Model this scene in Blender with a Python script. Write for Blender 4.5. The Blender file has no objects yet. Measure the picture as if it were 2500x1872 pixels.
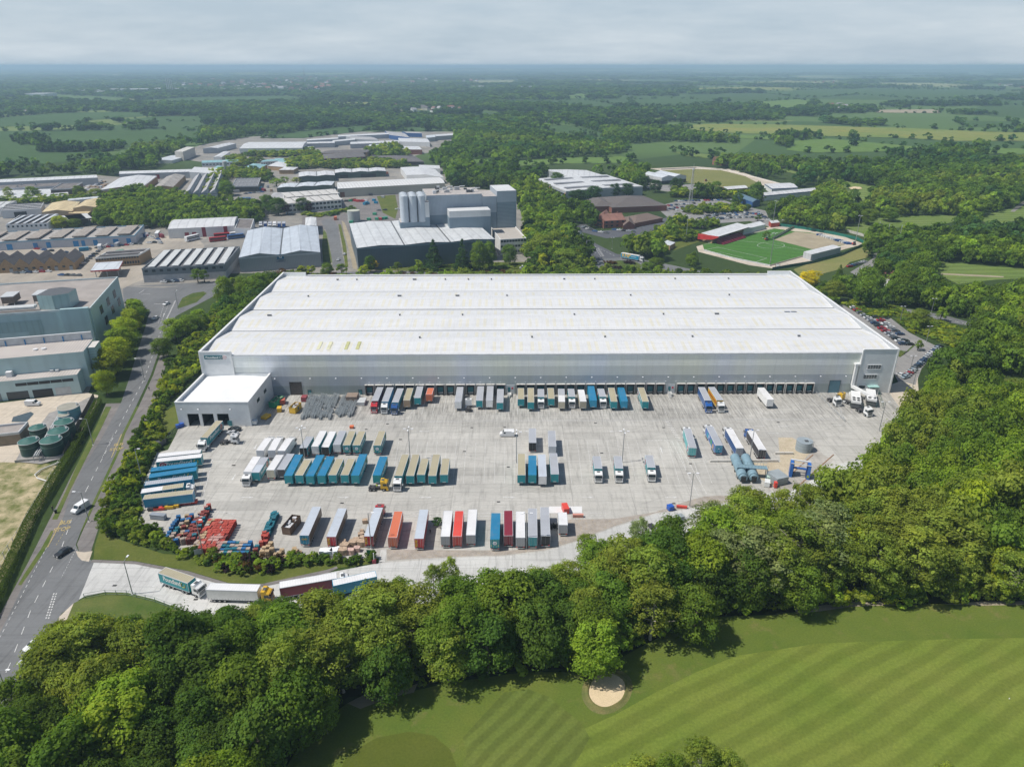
import bpy, math, random
import numpy as np
from mathutils import Vector, Matrix
from mathutils.geometry import tessellate_polygon
random.seed(7); RS=np.random.RandomState(11)
sc=bpy.context.scene; COL=sc.collection
R=math.radians; PI=math.pi
# ---------------------------------------------------------------- camera geometry (drone 120 m up) used as a survey tool
F=1734.0; H=120.0; TH=math.atan(775/1734.0); SN,CS=math.sin(TH),math.cos(TH)
def P(x,y,z=0.0):
    u=(x-1250)/F; v=(936-y)/F; t=(H-z)/(SN-v*CS); return Vector((u*t,t*(CS+v*SN),z))
def topx(X,Y,z=0.0):
    d=Y*CS+(H-z)*SN; return (1250+F*X/d, 936-F*(Y*SN-(H-z)*CS)/d)
def zat(y,Y):
    v=(936-y)/F; return H-Y/(CS+v*SN)*(SN-v*CS)
cam=bpy.data.cameras.new('drone_camera'); co=bpy.data.objects.new('drone_camera',cam); COL.objects.link(co)
cam.sensor_fit='HORIZONTAL'; cam.sensor_width=36; cam.lens=36*F/2500; cam.clip_start=1; cam.clip_end=120000
co.location=(0,0,H); co.rotation_euler=(PI/2-TH,0,0); sc.camera=co
# ---------------------------------------------------------------- materials
def newmat(name):
    m=bpy.data.materials.new(name); m.use_nodes=True; nt=m.node_tree; b=nt.nodes['Principled BSDF']; return m,nt,b
def N(nt,t,**k):
    n=nt.nodes.new(t)
    for a,v in k.items():
        if a.startswith('i_'):
            key=a[2:]; key=int(key) if key.isdigit() else key.replace('_',' ')
            n.inputs[key].default_value=v
        else: setattr(n,a,v)
    return n
def mathn(nt,op,a,b=None,c=None):
    n=nt.nodes.new('ShaderNodeMath'); n.operation=op
    for i,q in enumerate((a,b,c)):
        if q is None: continue
        if isinstance(q,(int,float)): n.inputs[i].default_value=q
        else: nt.links.new(q,n.inputs[i])
    return n.outputs[0]
def mixc(nt,fac,a,b,mode='MIX'):
    n=nt.nodes.new('ShaderNodeMix'); n.data_type='RGBA'; n.blend_type=mode
    for i,q in ((0,fac),(6,a),(7,b)):
        if isinstance(q,(int,float)): n.inputs[i].default_value=q
        elif isinstance(q,tuple): n.inputs[i].default_value=(*q[:3],1)
        else: nt.links.new(q,n.inputs[i])
    return n.outputs[2]
def ocoord(nt,kind='Object'): return N(nt,'ShaderNodeTexCoord').outputs[kind]
def gcoord(nt): return N(nt,'ShaderNodeNewGeometry').outputs['Position']
def noise(nt,co_,scale,detail=3,rough=.55,sx=None):
    if sx:
        mp=N(nt,'ShaderNodeMapping'); mp.inputs['Scale'].default_value=sx; nt.links.new(co_,mp.inputs[0]); co_=mp.outputs[0]
    n=N(nt,'ShaderNodeTexNoise',i_Scale=scale,i_Detail=detail,i_Roughness=rough); nt.links.new(co_,n.inputs['Vector']); return n.outputs[0]
def ramp(nt,f,lo,hi,a=0.0,b=1.0):
    n=N(nt,'ShaderNodeMapRange'); n.inputs[1].default_value=lo; n.inputs[2].default_value=hi; n.inputs[3].default_value=a; n.inputs[4].default_value=b
    nt.links.new(f,n.inputs[0]); return n.outputs[0]
def band(nt,val,period,width,off=0.0,soft=None):   # 1 inside a thin line each period
    a=mathn(nt,'DIVIDE',mathn(nt,'ADD',val,off),period); a=mathn(nt,'FRACT',a)
    return mathn(nt,'LESS_THAN',a,width/period)
_MC={}
def M(name,col,rough=.6,var=.12,scale=.5,metal=0.0,dirt=0.0,coat=0.0):
    if name in _MC: return _MC[name]
    m,nt,b=newmat(name); b.inputs['Roughness'].default_value=rough; b.inputs['Metallic'].default_value=metal
    if coat: b.inputs['Coat Weight'].default_value=coat
    g=gcoord(nt); n1=noise(nt,g,scale,4); f=ramp(nt,n1,.3,.7,1-var,1+var)
    c=mixc(nt,1.0,tuple(col),(1,1,1),'MULTIPLY')
    v=N(nt,'ShaderNodeHueSaturation'); v.inputs['Color'].default_value=(*col,1); nt.links.new(f,v.inputs['Value']); out=v.outputs[0]
    if dirt:
        n2=noise(nt,g,.9,5,.7,(1,1,.25)); out=mixc(nt,ramp(nt,n2,.5,.8,0,dirt),out,(.16,.13,.1))
    nt.links.new(out,b.inputs['Base Color']); _MC[name]=m; return m
def ribmat(name,col,period=1.0,axis=0,depth=.12,rough=.45,var=.06,metal=0.0,stain=.1):
    """profiled metal sheet: ribs as a bump, object space"""
    if name in _MC: return _MC[name]
    m,nt,b=newmat(name); b.inputs['Roughness'].default_value=rough; b.inputs['Metallic'].default_value=metal
    o=ocoord(nt); s=N(nt,'ShaderNodeSeparateXYZ'); nt.links.new(o,s.inputs[0])
    fr=mathn(nt,'FRACT',mathn(nt,'DIVIDE',s.outputs[axis],period)); rib=ramp(nt,mathn(nt,'ABSOLUTE',mathn(nt,'SUBTRACT',fr,.5)),.3,.42)
    g=gcoord(nt); f=ramp(nt,noise(nt,g,.12,5),.3,.7,1-var,1+var); f=mathn(nt,'MULTIPLY',f,ramp(nt,rib,0,1,1,1-depth))
    if 'roof' in name and 'skin' not in name:   # translucent strips, sheet laps and run-off streaks
        u,w_=s.outputs[0],s.outputs[1]
        f=mathn(nt,'MULTIPLY',f,mathn(nt,'SUBTRACT',1,mathn(nt,'MULTIPLY',band(nt,u,6.3,1.0),.17))); f=mathn(nt,'MULTIPLY',f,mathn(nt,'SUBTRACT',1,mathn(nt,'MULTIPLY',band(nt,w_,9.0,.3),.2)))
        f=mathn(nt,'MULTIPLY',f,ramp(nt,noise(nt,g,.3,6,.75,(1,.35,1)),.35,.75,1.05,.78))
    v=N(nt,'ShaderNodeHueSaturation'); v.inputs['Color'].default_value=(*col,1); nt.links.new(f,v.inputs['Value'])
    out=mixc(nt,ramp(nt,noise(nt,g,.35,6,.7),.52,.8,0,stain),v.outputs[0],(.3,.26,.2)); nt.links.new(out,b.inputs['Base Color'])
    bp=N(nt,'ShaderNodeBump',i_Strength=.25,i_Distance=.05); nt.links.new(rib,bp.inputs['Height']); nt.links.new(bp.outputs[0],b.inputs['Normal'])
    _MC[name]=m; return m
def hsv(c,h=0,s=1,v=1):
    import colorsys; a=colorsys.rgb_to_hsv(*c); return colorsys.hsv_to_rgb((a[0]+h)%1,min(1,a[1]*s),a[2]*v)
# ---------------------------------------------------------------- object helpers
def tag(o,label=None,cat=None,group=None,kind=None):
    if label: o['label']=label
    if cat: o['category']=cat
    if group: o['group']=group
    if kind: o['kind']=kind
    return o
def empty(name,loc,rz=0.0,label=None,cat=None,group=None):
    o=bpy.data.objects.new(name,None); COL.objects.link(o); o.location=loc; o.rotation_euler=(0,0,rz); o.empty_display_size=.2
    return tag(o,label,cat,group)
class MB:
    def __init__(s): s.v=[]; s.f=[]; s.m=[]; s.mats=[]
    def mi(s,mat):
        if mat not in s.mats: s.mats.append(mat)
        return s.mats.index(mat)
    def add(s,vs,fs,mat):
        b=len(s.v); s.v+= [tuple(q) for q in vs]; k=s.mi(mat)
        for f in fs: s.f.append([b+i for i in f]); s.m.append(k)
        return s
    def box(s,x0,x1,y0,y1,z0,z1,mat,top=None):
        vs=[(x0,y0,z0),(x1,y0,z0),(x1,y1,z0),(x0,y1,z0),(x0,y0,z1),(x1,y0,z1),(x1,y1,z1),(x0,y1,z1)]
        s.add(vs,[(0,3,2,1),(0,1,5,4),(1,2,6,5),(2,3,7,6),(3,0,4,7)],mat); s.add(vs[4:],[(0,1,2,3)],top or mat); return s
    def prism(s,pts,z0,z1,mat,top=None,cap=True):
        n=len(pts); a=sum(pts[i][0]*pts[(i+1)%n][1]-pts[(i+1)%n][0]*pts[i][1] for i in range(n))
        if a<0: pts=pts[::-1]
        vs=[(p[0],p[1],z0) for p in pts]+[(p[0],p[1],z1) for p in pts]
        s.add(vs,[(i,(i+1)%n,(i+1)%n+n,i+n) for i in range(n)],mat)
        if cap:
            t=tessellate_polygon([[Vector((p[0],p[1],0)) for p in pts]])
            s.add([(p[0],p[1],z1) for p in pts],[tuple(q) for q in t],top or mat)
        return s
    def profile(s,prof,x0,x1,mat):   # side profile (y,z) extruded along x, closed
        n=len(prof); vs=[(x0,p[0],p[1]) for p in prof]+[(x1,p[0],p[1]) for p in prof]
        fs=[(i,i+n,(i+1)%n+n,(i+1)%n) for i in range(n)]
        t=tessellate_polygon([[Vector((p[0],p[1],0)) for p in prof]])
        s.add(vs,fs+[tuple(q) for q in t]+[tuple(k+n for k in q)[::-1] for q in t],mat); return s
    def cyl(s,c,r,z0,z1,mat,n=16,r1=None,axis='z',top=None):
        r1=r if r1 is None else r1; vs=[]
        for z,rr in ((z0,r),(z1,r1)):
            for i in range(n):
                a=2*PI*i/n; p,q=rr*math.cos(a),rr*math.sin(a)
                vs.append({'z':(c[0]+p,c[1]+q,z),'x':(z,c[0]+p,c[1]+q),'y':(c[0]+p,z,c[1]+q)}[axis])
        s.add(vs,[(i,(i+1)%n,(i+1)%n+n,i+n) for i in range(n)],mat)
        s.add(vs[n:],[tuple(range(n))],top or mat); s.add(vs[:n],[tuple(range(n))[::-1]],mat); return s
    def tube(s,pts,r,mat,n=8,r1=None):
        pts=[Vector(p) for p in pts]; m_=len(pts); base=len(s.v); vs=[]
        for k,p in enumerate(pts):
            d=(pts[min(k+1,m_-1)]-pts[max(k-1,0)]).normalized(); a=d.orthogonal().normalized(); b=d.cross(a)
            rr=r if r1 is None else r+(r1-r)*k/(m_-1)
            for i in range(n):
                t=2*PI*i/n; q=p+a*rr*math.cos(t)+b*rr*math.sin(t); vs.append(q)
        fs=[(k*n+i,k*n+(i+1)%n,(k+1)*n+(i+1)%n,(k+1)*n+i) for k in range(m_-1) for i in range(n)]
        fs+=[tuple(range(n))[::-1],tuple((m_-1)*n+i for i in range(n))]
        s.add(vs,fs,mat); return s
    def bar(s,a,b,w,h,mat):
        a,b=Vector(a),Vector(b); d=(b-a).normalized(); side=Vector((-d.y,d.x,0)); side=side.normalized()*w/2 if side.length>1e-6 else Vector((w/2,0,0)); up=d.cross(side).normalized()*h/2
        vs=[a-side-up,a+side-up,a+side+up,a-side+up,b-side-up,b+side-up,b+side+up,b-side+up]
        s.add(vs,[(0,1,2,3),(4,7,6,5),(0,4,5,1),(1,5,6,2),(2,6,7,3),(3,7,4,0)],mat); return s
    def mesh(s,name):
        me=bpy.data.meshes.new(name); me.from_pydata([tuple(v) for v in s.v],[],s.f)
        for m in s.mats: me.materials.append(m)
        me.polygons.foreach_set('material_index',s.m); me.update()
        import bmesh
        bm=bmesh.new(); bm.from_mesh(me); bmesh.ops.recalc_face_normals(bm,faces=bm.faces); bm.to_mesh(me); bm.free()
        return me
    def build(s,name,parent=None,me=None,loc=None):
        o=bpy.data.objects.new(name,me or s.mesh(name)); COL.objects.link(o)
        if parent: o.parent=parent
        if loc: o.location=loc
        return o
def link(name,me,parent=None,loc=(0,0,0),rz=0.0):
    o=bpy.data.objects.new(name,me); COL.objects.link(o); o.parent=parent; o.location=loc; o.rotation_euler=(0,0,rz); return o
def smooth(o):
    o.data.polygons.foreach_set('use_smooth',[True]*len(o.data.polygons)); return o
def kids(o): return [c for c in COL.objects if c.parent==o]
def copy_tree(o,chmap,parent=None):
    c=o.copy(); COL.objects.link(c); c.parent=parent
    for ch in chmap.get(o,[]): copy_tree(ch,chmap,c)
    return c
def chmap_of(root):
    m={}
    def rec(o):
        m[o]=list(o.children)
        for c in o.children: rec(c)
    bpy.context.view_layer.update(); rec(root); return m
# polygon sheets on the ground, corners surveyed from the photograph
def sheet(name,pts,z,mat,label=None,cat=None,kind='structure',world=False):
    w=[Vector((p[0],p[1],z)) if world else P(p[0],p[1],0) for p in pts]
    for q in w: q.z=z
    a=sum(w[i].x*w[(i+1)%len(w)].y-w[(i+1)%len(w)].x*w[i].y for i in range(len(w)))
    if a<0: w=w[::-1]
    t=tessellate_polygon([[Vector((p.x,p.y,0)) for p in w]])
    o=MB().add(w,[tuple(q) for q in t],mat).build(name); tag(o,label,cat,None,kind); return o
def inpoly(x,y,poly):
    c=False; j=len(poly)-1
    for i in range(len(poly)):
        xi,yi=poly[i]; xj,yj=poly[j]
        if (yi>y)!=(yj>y) and x<(xj-xi)*(y-yi)/(yj-yi)+xi: c=not c
        j=i
    return c
def inpolyv(X,Y,poly):
    c=np.zeros(len(X),bool); j=len(poly)-1
    for i in range(len(poly)):
        xi,yi=poly[i]; xj,yj=poly[j]
        if yi!=yj:
            k=((yi>Y)!=(yj>Y))&(X<(xj-xi)*(Y-yi)/(yj-yi)+xi); c^=k
        j=i
    return c
# ---------------------------------------------------------------- light, sky, haze
SUN_AZ=R(190)   # direction light comes from (math angle, from +X), elevation 59
SUN_EL=R(58)
sd=Vector((math.cos(SUN_AZ)*math.cos(SUN_EL),math.sin(SUN_AZ)*math.cos(SUN_EL),math.sin(SUN_EL)))
L=bpy.data.lights.new('sun','SUN'); L.energy=4.4; L.angle=R(.53); L.color=(1,.95,.87)
lo=bpy.data.objects.new('sun',L); COL.objects.link(lo); lo.rotation_euler=(-sd).to_track_quat('-Z','Y').to_euler(); lo.location=(0,0,400)
w=bpy.data.worlds.new('World'); sc.world=w; w.use_nodes=True; nt=w.node_tree; bg=nt.nodes['Background']
sky=N(nt,'ShaderNodeTexSky',sky_type='NISHITA',sun_disc=False,sun_elevation=SUN_EL,altitude=100,air_density=1.0,dust_density=1.2,ozone_density=1.6)
sky.sun_rotation=(PI/2-SUN_AZ)%(2*PI)
g=ocoord(nt,'Generated'); sp=N(nt,'ShaderNodeSeparateXYZ'); nt.links.new(g,sp.inputs[0])
den=mathn(nt,'MAXIMUM',mathn(nt,'ADD',sp.outputs[2],.16),.08)
cx=mathn(nt,'DIVIDE',sp.outputs[0],den); cy=mathn(nt,'DIVIDE',sp.outputs[1],den); cb=N(nt,'ShaderNodeCombineXYZ'); nt.links.new(cx,cb.inputs[0]); nt.links.new(cy,cb.inputs[1])
n1=noise(nt,cb.outputs[0],.33,6,.6,(1,1.5,1)); n2=noise(nt,cb.outputs[0],1.1,5,.6)
cl=mathn(nt,'MULTIPLY',ramp(nt,n1,.28,.62,.86,.98),ramp(nt,n2,.2,.7,.86,1.0))
br=ramp(nt,mathn(nt,'ADD',mathn(nt,'MULTIPLY',n1,.6),mathn(nt,'MULTIPLY',n2,.4)),.42,.62,0,1)
cc=mixc(nt,br,(6.5,7.9,9.2),(8.5,9.4,10.1)); cl=mathn(nt,'MULTIPLY',cl,ramp(nt,sp.outputs[2],.08,.20,1,.05))
out=mixc(nt,cl,sky.outputs[0],cc); nt.links.new(out,bg.inputs[0]); bg.inputs[1].default_value=.08
sc.view_settings.view_transform='Standard'; sc.view_settings.look='None'; sc.view_settings.gamma=1; sc.view_settings.exposure=0.0
sc.cycles.max_bounces=6; sc.cycles.volume_bounces=1; sc.cycles.transparent_max_bounces=4; sc.cycles.diffuse_bounces=3; sc.cycles.glossy_bounces=2
sc.cycles.use_adaptive_sampling=True; sc.cycles.adaptive_threshold=.02; sc.cycles.use_denoising=True
def haze():
    m=bpy.data.materials.new('haze_air'); m.use_nodes=True; nt=m.node_tree; nt.nodes.clear()
    o=N(nt,'ShaderNodeOutputMaterial'); v=N(nt,'ShaderNodeVolumePrincipled'); v.inputs['Color'].default_value=(.56,.77,1,1)
    v.inputs['Density'].default_value=1.35e-4; v.inputs['Anisotropy'].default_value=.1; nt.links.new(v.outputs[0],o.inputs['Volume'])
    b=MB().box(-52000,52000,-3000,62000,-3,135,m).build('haze'); tag(b,None,None,None,'stuff'); b['label']='thin blue haze over the far countryside'
haze()
# ---------------------------------------------------------------- ground materials
def grassmat(name,a,b,s1=.05,s2=1.5,c=None,stripe=None):
    m,nt,bs=newmat(name); g=gcoord(nt); n1=noise(nt,g,s1,5,.6); n2=noise(nt,g,s2,4,.7)
    out=mixc(nt,ramp(nt,n1,.35,.65),a,b); 
    if stripe:
        ang,per,amt=stripe; s=N(nt,'ShaderNodeSeparateXYZ'); nt.links.new(g,s.inputs[0])
        q=mathn(nt,'ADD',mathn(nt,'MULTIPLY',s.outputs[0],-math.sin(ang)),mathn(nt,'MULTIPLY',s.outputs[1],math.cos(ang)))
        q=mathn(nt,'ADD',q,mathn(nt,'ADD',mathn(nt,'MULTIPLY',noise(nt,g,.045,2),3.0),mathn(nt,'MULTIPLY',noise(nt,g,.9,4,.7),.7)))
        sw=mathn(nt,'SINE',mathn(nt,'MULTIPLY',q,2*PI/per)); sw=ramp(nt,sw,-.45,.45,1-amt,1+amt)
        sw=mathn(nt,'MULTIPLY',sw,ramp(nt,noise(nt,g,.22,5,.65),.3,.7,.93,1.07))
        h=N(nt,'ShaderNodeHueSaturation'); nt.links.new(out,h.inputs['Color']); nt.links.new(sw,h.inputs['Value']); out=h.outputs[0]
    if c: out=mixc(nt,ramp(nt,noise(nt,g,s1*2.3,6,.7),.55,.7,0,.8),out,c)
    h=N(nt,'ShaderNodeHueSaturation'); nt.links.new(out,h.inputs['Color']); nt.links.new(ramp(nt,n2,.25,.75,.8,1.2),h.inputs['Value']); 
    nt.links.new(h.outputs[0],bs.inputs['Base Color']); bs.inputs['Roughness'].default_value=.95; bs.inputs['Specular IOR Level'].default_value=.1; return m
G_base=grassmat('ground_grass',(.035,.06,.018),(.055,.085,.025),.006,.35,(.03,.055,.022))
def farbase():
    m=G_base; nt=m.node_tree; b=nt.nodes['Principled BSDF']; src=b.inputs['Base Color'].links[0].from_socket; g=gcoord(nt)
    s=N(nt,'ShaderNodeSeparateXYZ'); nt.links.new(g,s.inputs[0]); v=N(nt,'ShaderNodeTexVoronoi',voronoi_dimensions='2D',i_Scale=.0024); mp=N(nt,'ShaderNodeMapping'); mp.inputs['Scale'].default_value=(1,.62,1); mp.inputs['Rotation'].default_value=(0,0,.4); nt.links.new(g,mp.inputs[0]); nt.links.new(mp.outputs[0],v.inputs['Vector'])
    r=N(nt,'ShaderNodeValToRGB'); r.color_ramp.interpolation='CONSTANT'; e=r.color_ramp.elements; e[0].color=(.055,.10,.03,1); e[1].position=.25; e[1].color=(.09,.15,.045,1)
    for p,c in ((.45,(.06,.11,.035)),(.58,(.15,.20,.06)),(.72,(.07,.12,.04)),(.8,(.27,.27,.13)),(.88,(.10,.16,.05))): q=e.new(p); q.color=(*c,1)
    sc_=N(nt,'ShaderNodeSeparateColor'); nt.links.new(v.outputs['Color'],sc_.inputs[0]); nt.links.new(sc_.outputs[0],r.inputs[0])
    nt.links.new(mixc(nt,ramp(nt,s.outputs[1],950,1150),src,r.outputs[0]),b.inputs['Base Color'])
farbase()
G_verge=grassmat('verge_grass',(.07,.115,.025),(.13,.15,.045),.12,2.2)
G_lawn=grassmat('lawn_grass',(.085,.115,.022),(.125,.14,.035),.12,1.5)
G_rough=grassmat('rough_grass',(.05,.09,.02),(.1,.12,.03),.1,1.2,(.2,.18,.08))
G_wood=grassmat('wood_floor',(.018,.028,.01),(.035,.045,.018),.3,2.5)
G_field=grassmat('crop_field',(.052,.10,.030),(.062,.115,.034),.004,.05)
G_meadow=grassmat('meadow_grass',(.15,.21,.05),(.24,.24,.07),.006,.08,(.28,.24,.05))
G_green=grassmat('pasture_grass',(.10,.18,.04),(.13,.20,.05),.008,.08)
G_pale=grassmat('pale_crop',(.22,.25,.12),(.30,.30,.14),.004,.03)
G_tan=grassmat('bare_soil',(.30,.26,.19),(.36,.31,.22),.01,.1)
G_golf=grassmat('golf_turf',(.094,.14,.024),(.126,.158,.03),.07,2.4,(.17,.16,.055))
G_fair=grassmat('fairway_turf',(.122,.170,.027),(.155,.188,.036),.05,1.6,stripe=(R(29),4.5,.10))
G_fair2=grassmat('mown_turf',(.10,.138,.028),(.126,.153,.034),.05,1.6,stripe=(R(50),3.2,.12))
G_fair3=grassmat('far_fairway',(.14,.20,.05),(.16,.21,.06),.04,1.0,stripe=(R(20),9,.16))
G_pitch=grassmat('pitch_turf',(.06,.155,.028),(.07,.17,.035),.02,.5,stripe=(R(-28),10,.06))
G_fairH=grassmat('far_fairway_two',(.12,.18,.045),(.15,.2,.055),.04,1.0,stripe=(R(2),9,.1))
G_sand=grassmat('bunker_sand',(.60,.48,.31),(.66,.53,.35),.3,6)
G_waste=grassmat('waste_ground',(.48,.40,.26),(.13,.15,.045),.22,2.6,(.07,.105,.025))
def concrete(name,a,b,slab=6.1,slaby=4.9,stain=.35,dark=(.25,.25,.24),joint=.5,dock=0):
    m,nt,bs=newmat(name); g=gcoord(nt); s=N(nt,'ShaderNodeSeparateXYZ'); nt.links.new(g,s.inputs[0])
    cx=mathn(nt,'FLOOR',mathn(nt,'DIVIDE',s.outputs[0],slab*3.0)); cy=mathn(nt,'FLOOR',mathn(nt,'DIVIDE',s.outputs[1],slaby)); cb=N(nt,'ShaderNodeCombineXYZ'); nt.links.new(cx,cb.inputs[0]); nt.links.new(cy,cb.inputs[1])
    wn=N(nt,'ShaderNodeTexWhiteNoise',noise_dimensions='2D'); nt.links.new(cb.outputs[0],wn.inputs['Vector'])
    out=mixc(nt,ramp(nt,noise(nt,g,.06,5,.6),.3,.7),a,b)
    v=mathn(nt,'MULTIPLY',ramp(nt,wn.outputs[0],0,1,.89,1.06),ramp(nt,noise(nt,g,1.4,6,.7),.25,.75,.92,1.08))
    sv=noise(nt,g,.55,5,.65,(1.6,.16,1)); sh=noise(nt,g,.5,5,.65,(.13,1.7,1))   # tyre streaks
    v=mathn(nt,'MULTIPLY',v,ramp(nt,sv,.5,.75,1,.68)); v=mathn(nt,'MULTIPLY',v,ramp(nt,sh,.5,.78,1,.76))
    if dock:   # rubber and oil in front of the docks, curved tyre marks in the lanes
        near=mathn(nt,'MULTIPLY',ramp(nt,s.outputs[1],222,240),ramp(nt,noise(nt,g,1.1,4,.6,(1.4,.12,1)),.42,.62)); v=mathn(nt,'MULTIPLY',v,mathn(nt,'SUBTRACT',1,mathn(nt,'MULTIPLY',near,.34)))
        for ang,sc2 in ((.35,.6),(-.5,.5)):
            mp=N(nt,'ShaderNodeMapping'); mp.inputs['Rotation'].default_value=(0,0,ang); nt.links.new(g,mp.inputs[0]); n3=noise(nt,mp.outputs[0],sc2,3,.5,(.07,2.6,1)); v=mathn(nt,'MULTIPLY',v,ramp(nt,n3,.6,.7,1,.84))
    jl=mathn(nt,'MAXIMUM',band(nt,s.outputs[0],slab*3,.14),band(nt,s.outputs[1],slaby,.12)); v=mathn(nt,'MULTIPLY',v,mathn(nt,'SUBTRACT',1,mathn(nt,'MULTIPLY',jl,joint*.6)))
    out=mixc(nt,ramp(nt,noise(nt,g,.035,6,.75),.55,.75,0,stain),out,dark)
    h=N(nt,'ShaderNodeHueSaturation'); nt.links.new(out,h.inputs['Color']); nt.links.new(v,h.inputs['Value'])
    st=ramp(nt,noise(nt,g,.9,3,.5),.68,.76,0,.45*min(1,joint*2)); nt.links.new(mixc(nt,st,h.outputs[0],(.09,.085,.08)),bs.inputs['Base Color']); bs.inputs['Roughness'].default_value=.85; return m
C_yard=concrete('yard_concrete',(.41,.397,.368),(.51,.497,.462),dock=1)
C_road=concrete('access_concrete',(.50,.50,.49),(.60,.60,.58),8,30,.15)
C_estate=concrete('estate_concrete',(.19,.185,.175),(.33,.305,.265),9,11,.7,(.11,.11,.115),.3)
C_tan=concrete('tan_paving',(.52,.45,.36),(.58,.51,.42),7,7,.25,(.35,.3,.24),.3)
A_road=concrete('road_asphalt',(.135,.14,.145),(.18,.185,.19),40,60,.3,(.09,.09,.095),0)
A_path=concrete('path_asphalt',(.17,.16,.155),(.22,.20,.19),30,3.0,.3,(.12,.11,.11),.3)
A_new=concrete('dark_asphalt',(.085,.09,.105),(.11,.115,.13),40,60,.2,(.07,.07,.08),0)
A_car=concrete('car_park_asphalt',(.23,.225,.22),(.29,.28,.27),20,20,.4,(.15,.15,.15),.2)
W_line=M('white_road_paint',(.58,.58,.57),.7,.35,2.5); Y_line=M('yellow_road_paint',(.42,.33,.14),.7,.35,2.5)
Gravel=grassmat('gravel_stones',(.30,.27,.24),(.40,.36,.32),.5,3.5,(.42,.33,.2))
# ---------------------------------------------------------------- the ground and what is laid on it
sheet('ground',[(-50000,-2000),(50000,-2000),(50000,60000),(-50000,60000)],0,G_base,kind='structure',world=True)
CLEAR=[]   # picture polygons kept free of self-sown trees
def S(name,pts,z,mat,clear=True,**k):
    if clear: CLEAR.append(pts)
    return sheet(name,pts,z,mat,**k)
fields=[('field',[(-250,322),(200,320),(380,319),(500,322),(480,336),(430,338),(380,345),(330,352),(250,372),(230,382),(170,396),(100,402),(-250,405)],G_field),
('field',[(-100,303),(0,288),(133,277),(269,274),(405,275.6),(348,285),(215,294.6),(202,305.6),(139,307),(-100,312)],G_field),
('field',[(278,296),(380,285),(506,283.5),(494,294.6),(316,300)],G_field),
('field',[(342,245.5),(443,239),(700,234.4),(774,244),(700,247),(601,248),(348,250)],G_field),
('field',[(638,338),(726,321),(830,312),(916,305),(922,314),(880,322),(806,330),(740,338)],G_field),
('field',[(967,313.5),(1084,309),(1075,320),(975,321)],G_field),
('meadow',[(774,250),(919,251),(932,258),(790,257)],G_meadow),
('field',[(1131,197),(1271,196.5),(1249,203),(1144,205)],G_pale),
('field',[(1263,307),(1377,307),(1447,316),(1478,329),(1466,336),(1333,318)],G_field),
('field',[(1532,244),(1643,240.8),(1750,245.5),(1744,252),(1700,257),(1652,261),(1548,256)],G_field),
('field',[(1374,235),(1421,228),(1453,239),(1390,241)],G_green),
('field',[(1210,244),(1440,246),(1500,256),(1560,262),(1440,262),(1330,252),(1220,250)],G_field),
('meadow',[(1659,307),(1738,303.4),(1900,305),(2000,308),(2200,313),(2400,322),(2700,330),(2700,350),(2500,345),(2338,345),(2180,337),(1996,332.5),(1800,326),(1674,317)],G_meadow),
('pasture',[(1936,345),(2021,339),(2227,358),(2338,364),(2180,371),(1977,374),(1920,367)],G_green),
('pasture',[(2410,361),(2500,364),(2700,366),(2700,384),(2500,377),(2401,377)],G_green),
('pasture',[(1800,331),(1900,335),(1880,342),(1800,338)],G_green),
('field',[(1847,225),(2021,218.6),(2164,215.4),(2401,221.8),(2600,228),(2464,234),(2259,244),(2100,231),(1990,239),(1930,236)],G_field),
('meadow',[(1841,201),(2066,196.5),(2069,201),(1846,204)],G_meadow),('field',[(2140,203),(2270,203),(2400,210),(2330,214),(2150,209)],G_pale),
('field',[(1690,216),(1850,213),(1990,216),(1850,221),(1700,221)],G_meadow),
('bare_field',[(2132,269),(2300,267.7),(2295,277),(2140,275.6)],G_tan),('bare_field',[(1585,278),(1640,281),(1720,285),(1720,289),(1590,285)],G_tan),
('field',[(2328,294.6),(2474,297.7),(2483,310),(2353,310)],G_field),('field',[(2430,246),(2600,248),(2600,262),(2440,256)],G_field),
('field',[(1835,250),(1950,243),(1990,250),(1935,268),(1905,268)],G_green),
('pasture',[(1238,393.6),(1335,386.8),(1516,382),(1550,388),(1534,398),(1403,399),(1268,405)],G_green),
('pasture',[(1140,389),(1200,387),(1215,394),(1150,400)],G_green),
('fairway',[(1640,370),(1757,380),(1754,389.5),(1675,383)],G_fairH),
('fairway',[(1878,410),(1917,413.6),(2012,431.6),(2150,458.8),(2145,468),(2122,490),(2075,495),(2075,472),(2034,449.7),(1955,425),(1887,418)],G_fair3),
('fairway',[(2063,562),(2068,549),(2135,535),(2192,528),(2248,526),(2330,527),(2373,531),(2441,517),(2500,501),(2640,480),(2640,545),(2500,535),(2430,549),(2373,534),(2271,553),(2135,558),(2113,576)],G_fairH),
('fairway',[(2271,653),(2283,637),(2339,642),(2418,651),(2500,655),(2640,660),(2640,705),(2500,680),(2430,683),(2339,694),(2283,667)],G_fairH),
('grass_clearing',[(2310,985),(2370,925),(2440,915),(2560,930),(2640,1010),(2560,1070),(2440,1050),(2350,1040)],G_rough),
]
for i,(n,p,m) in enumerate(fields): S(n,p,.06 if p[0][1]>380 else .5,m)
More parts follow.
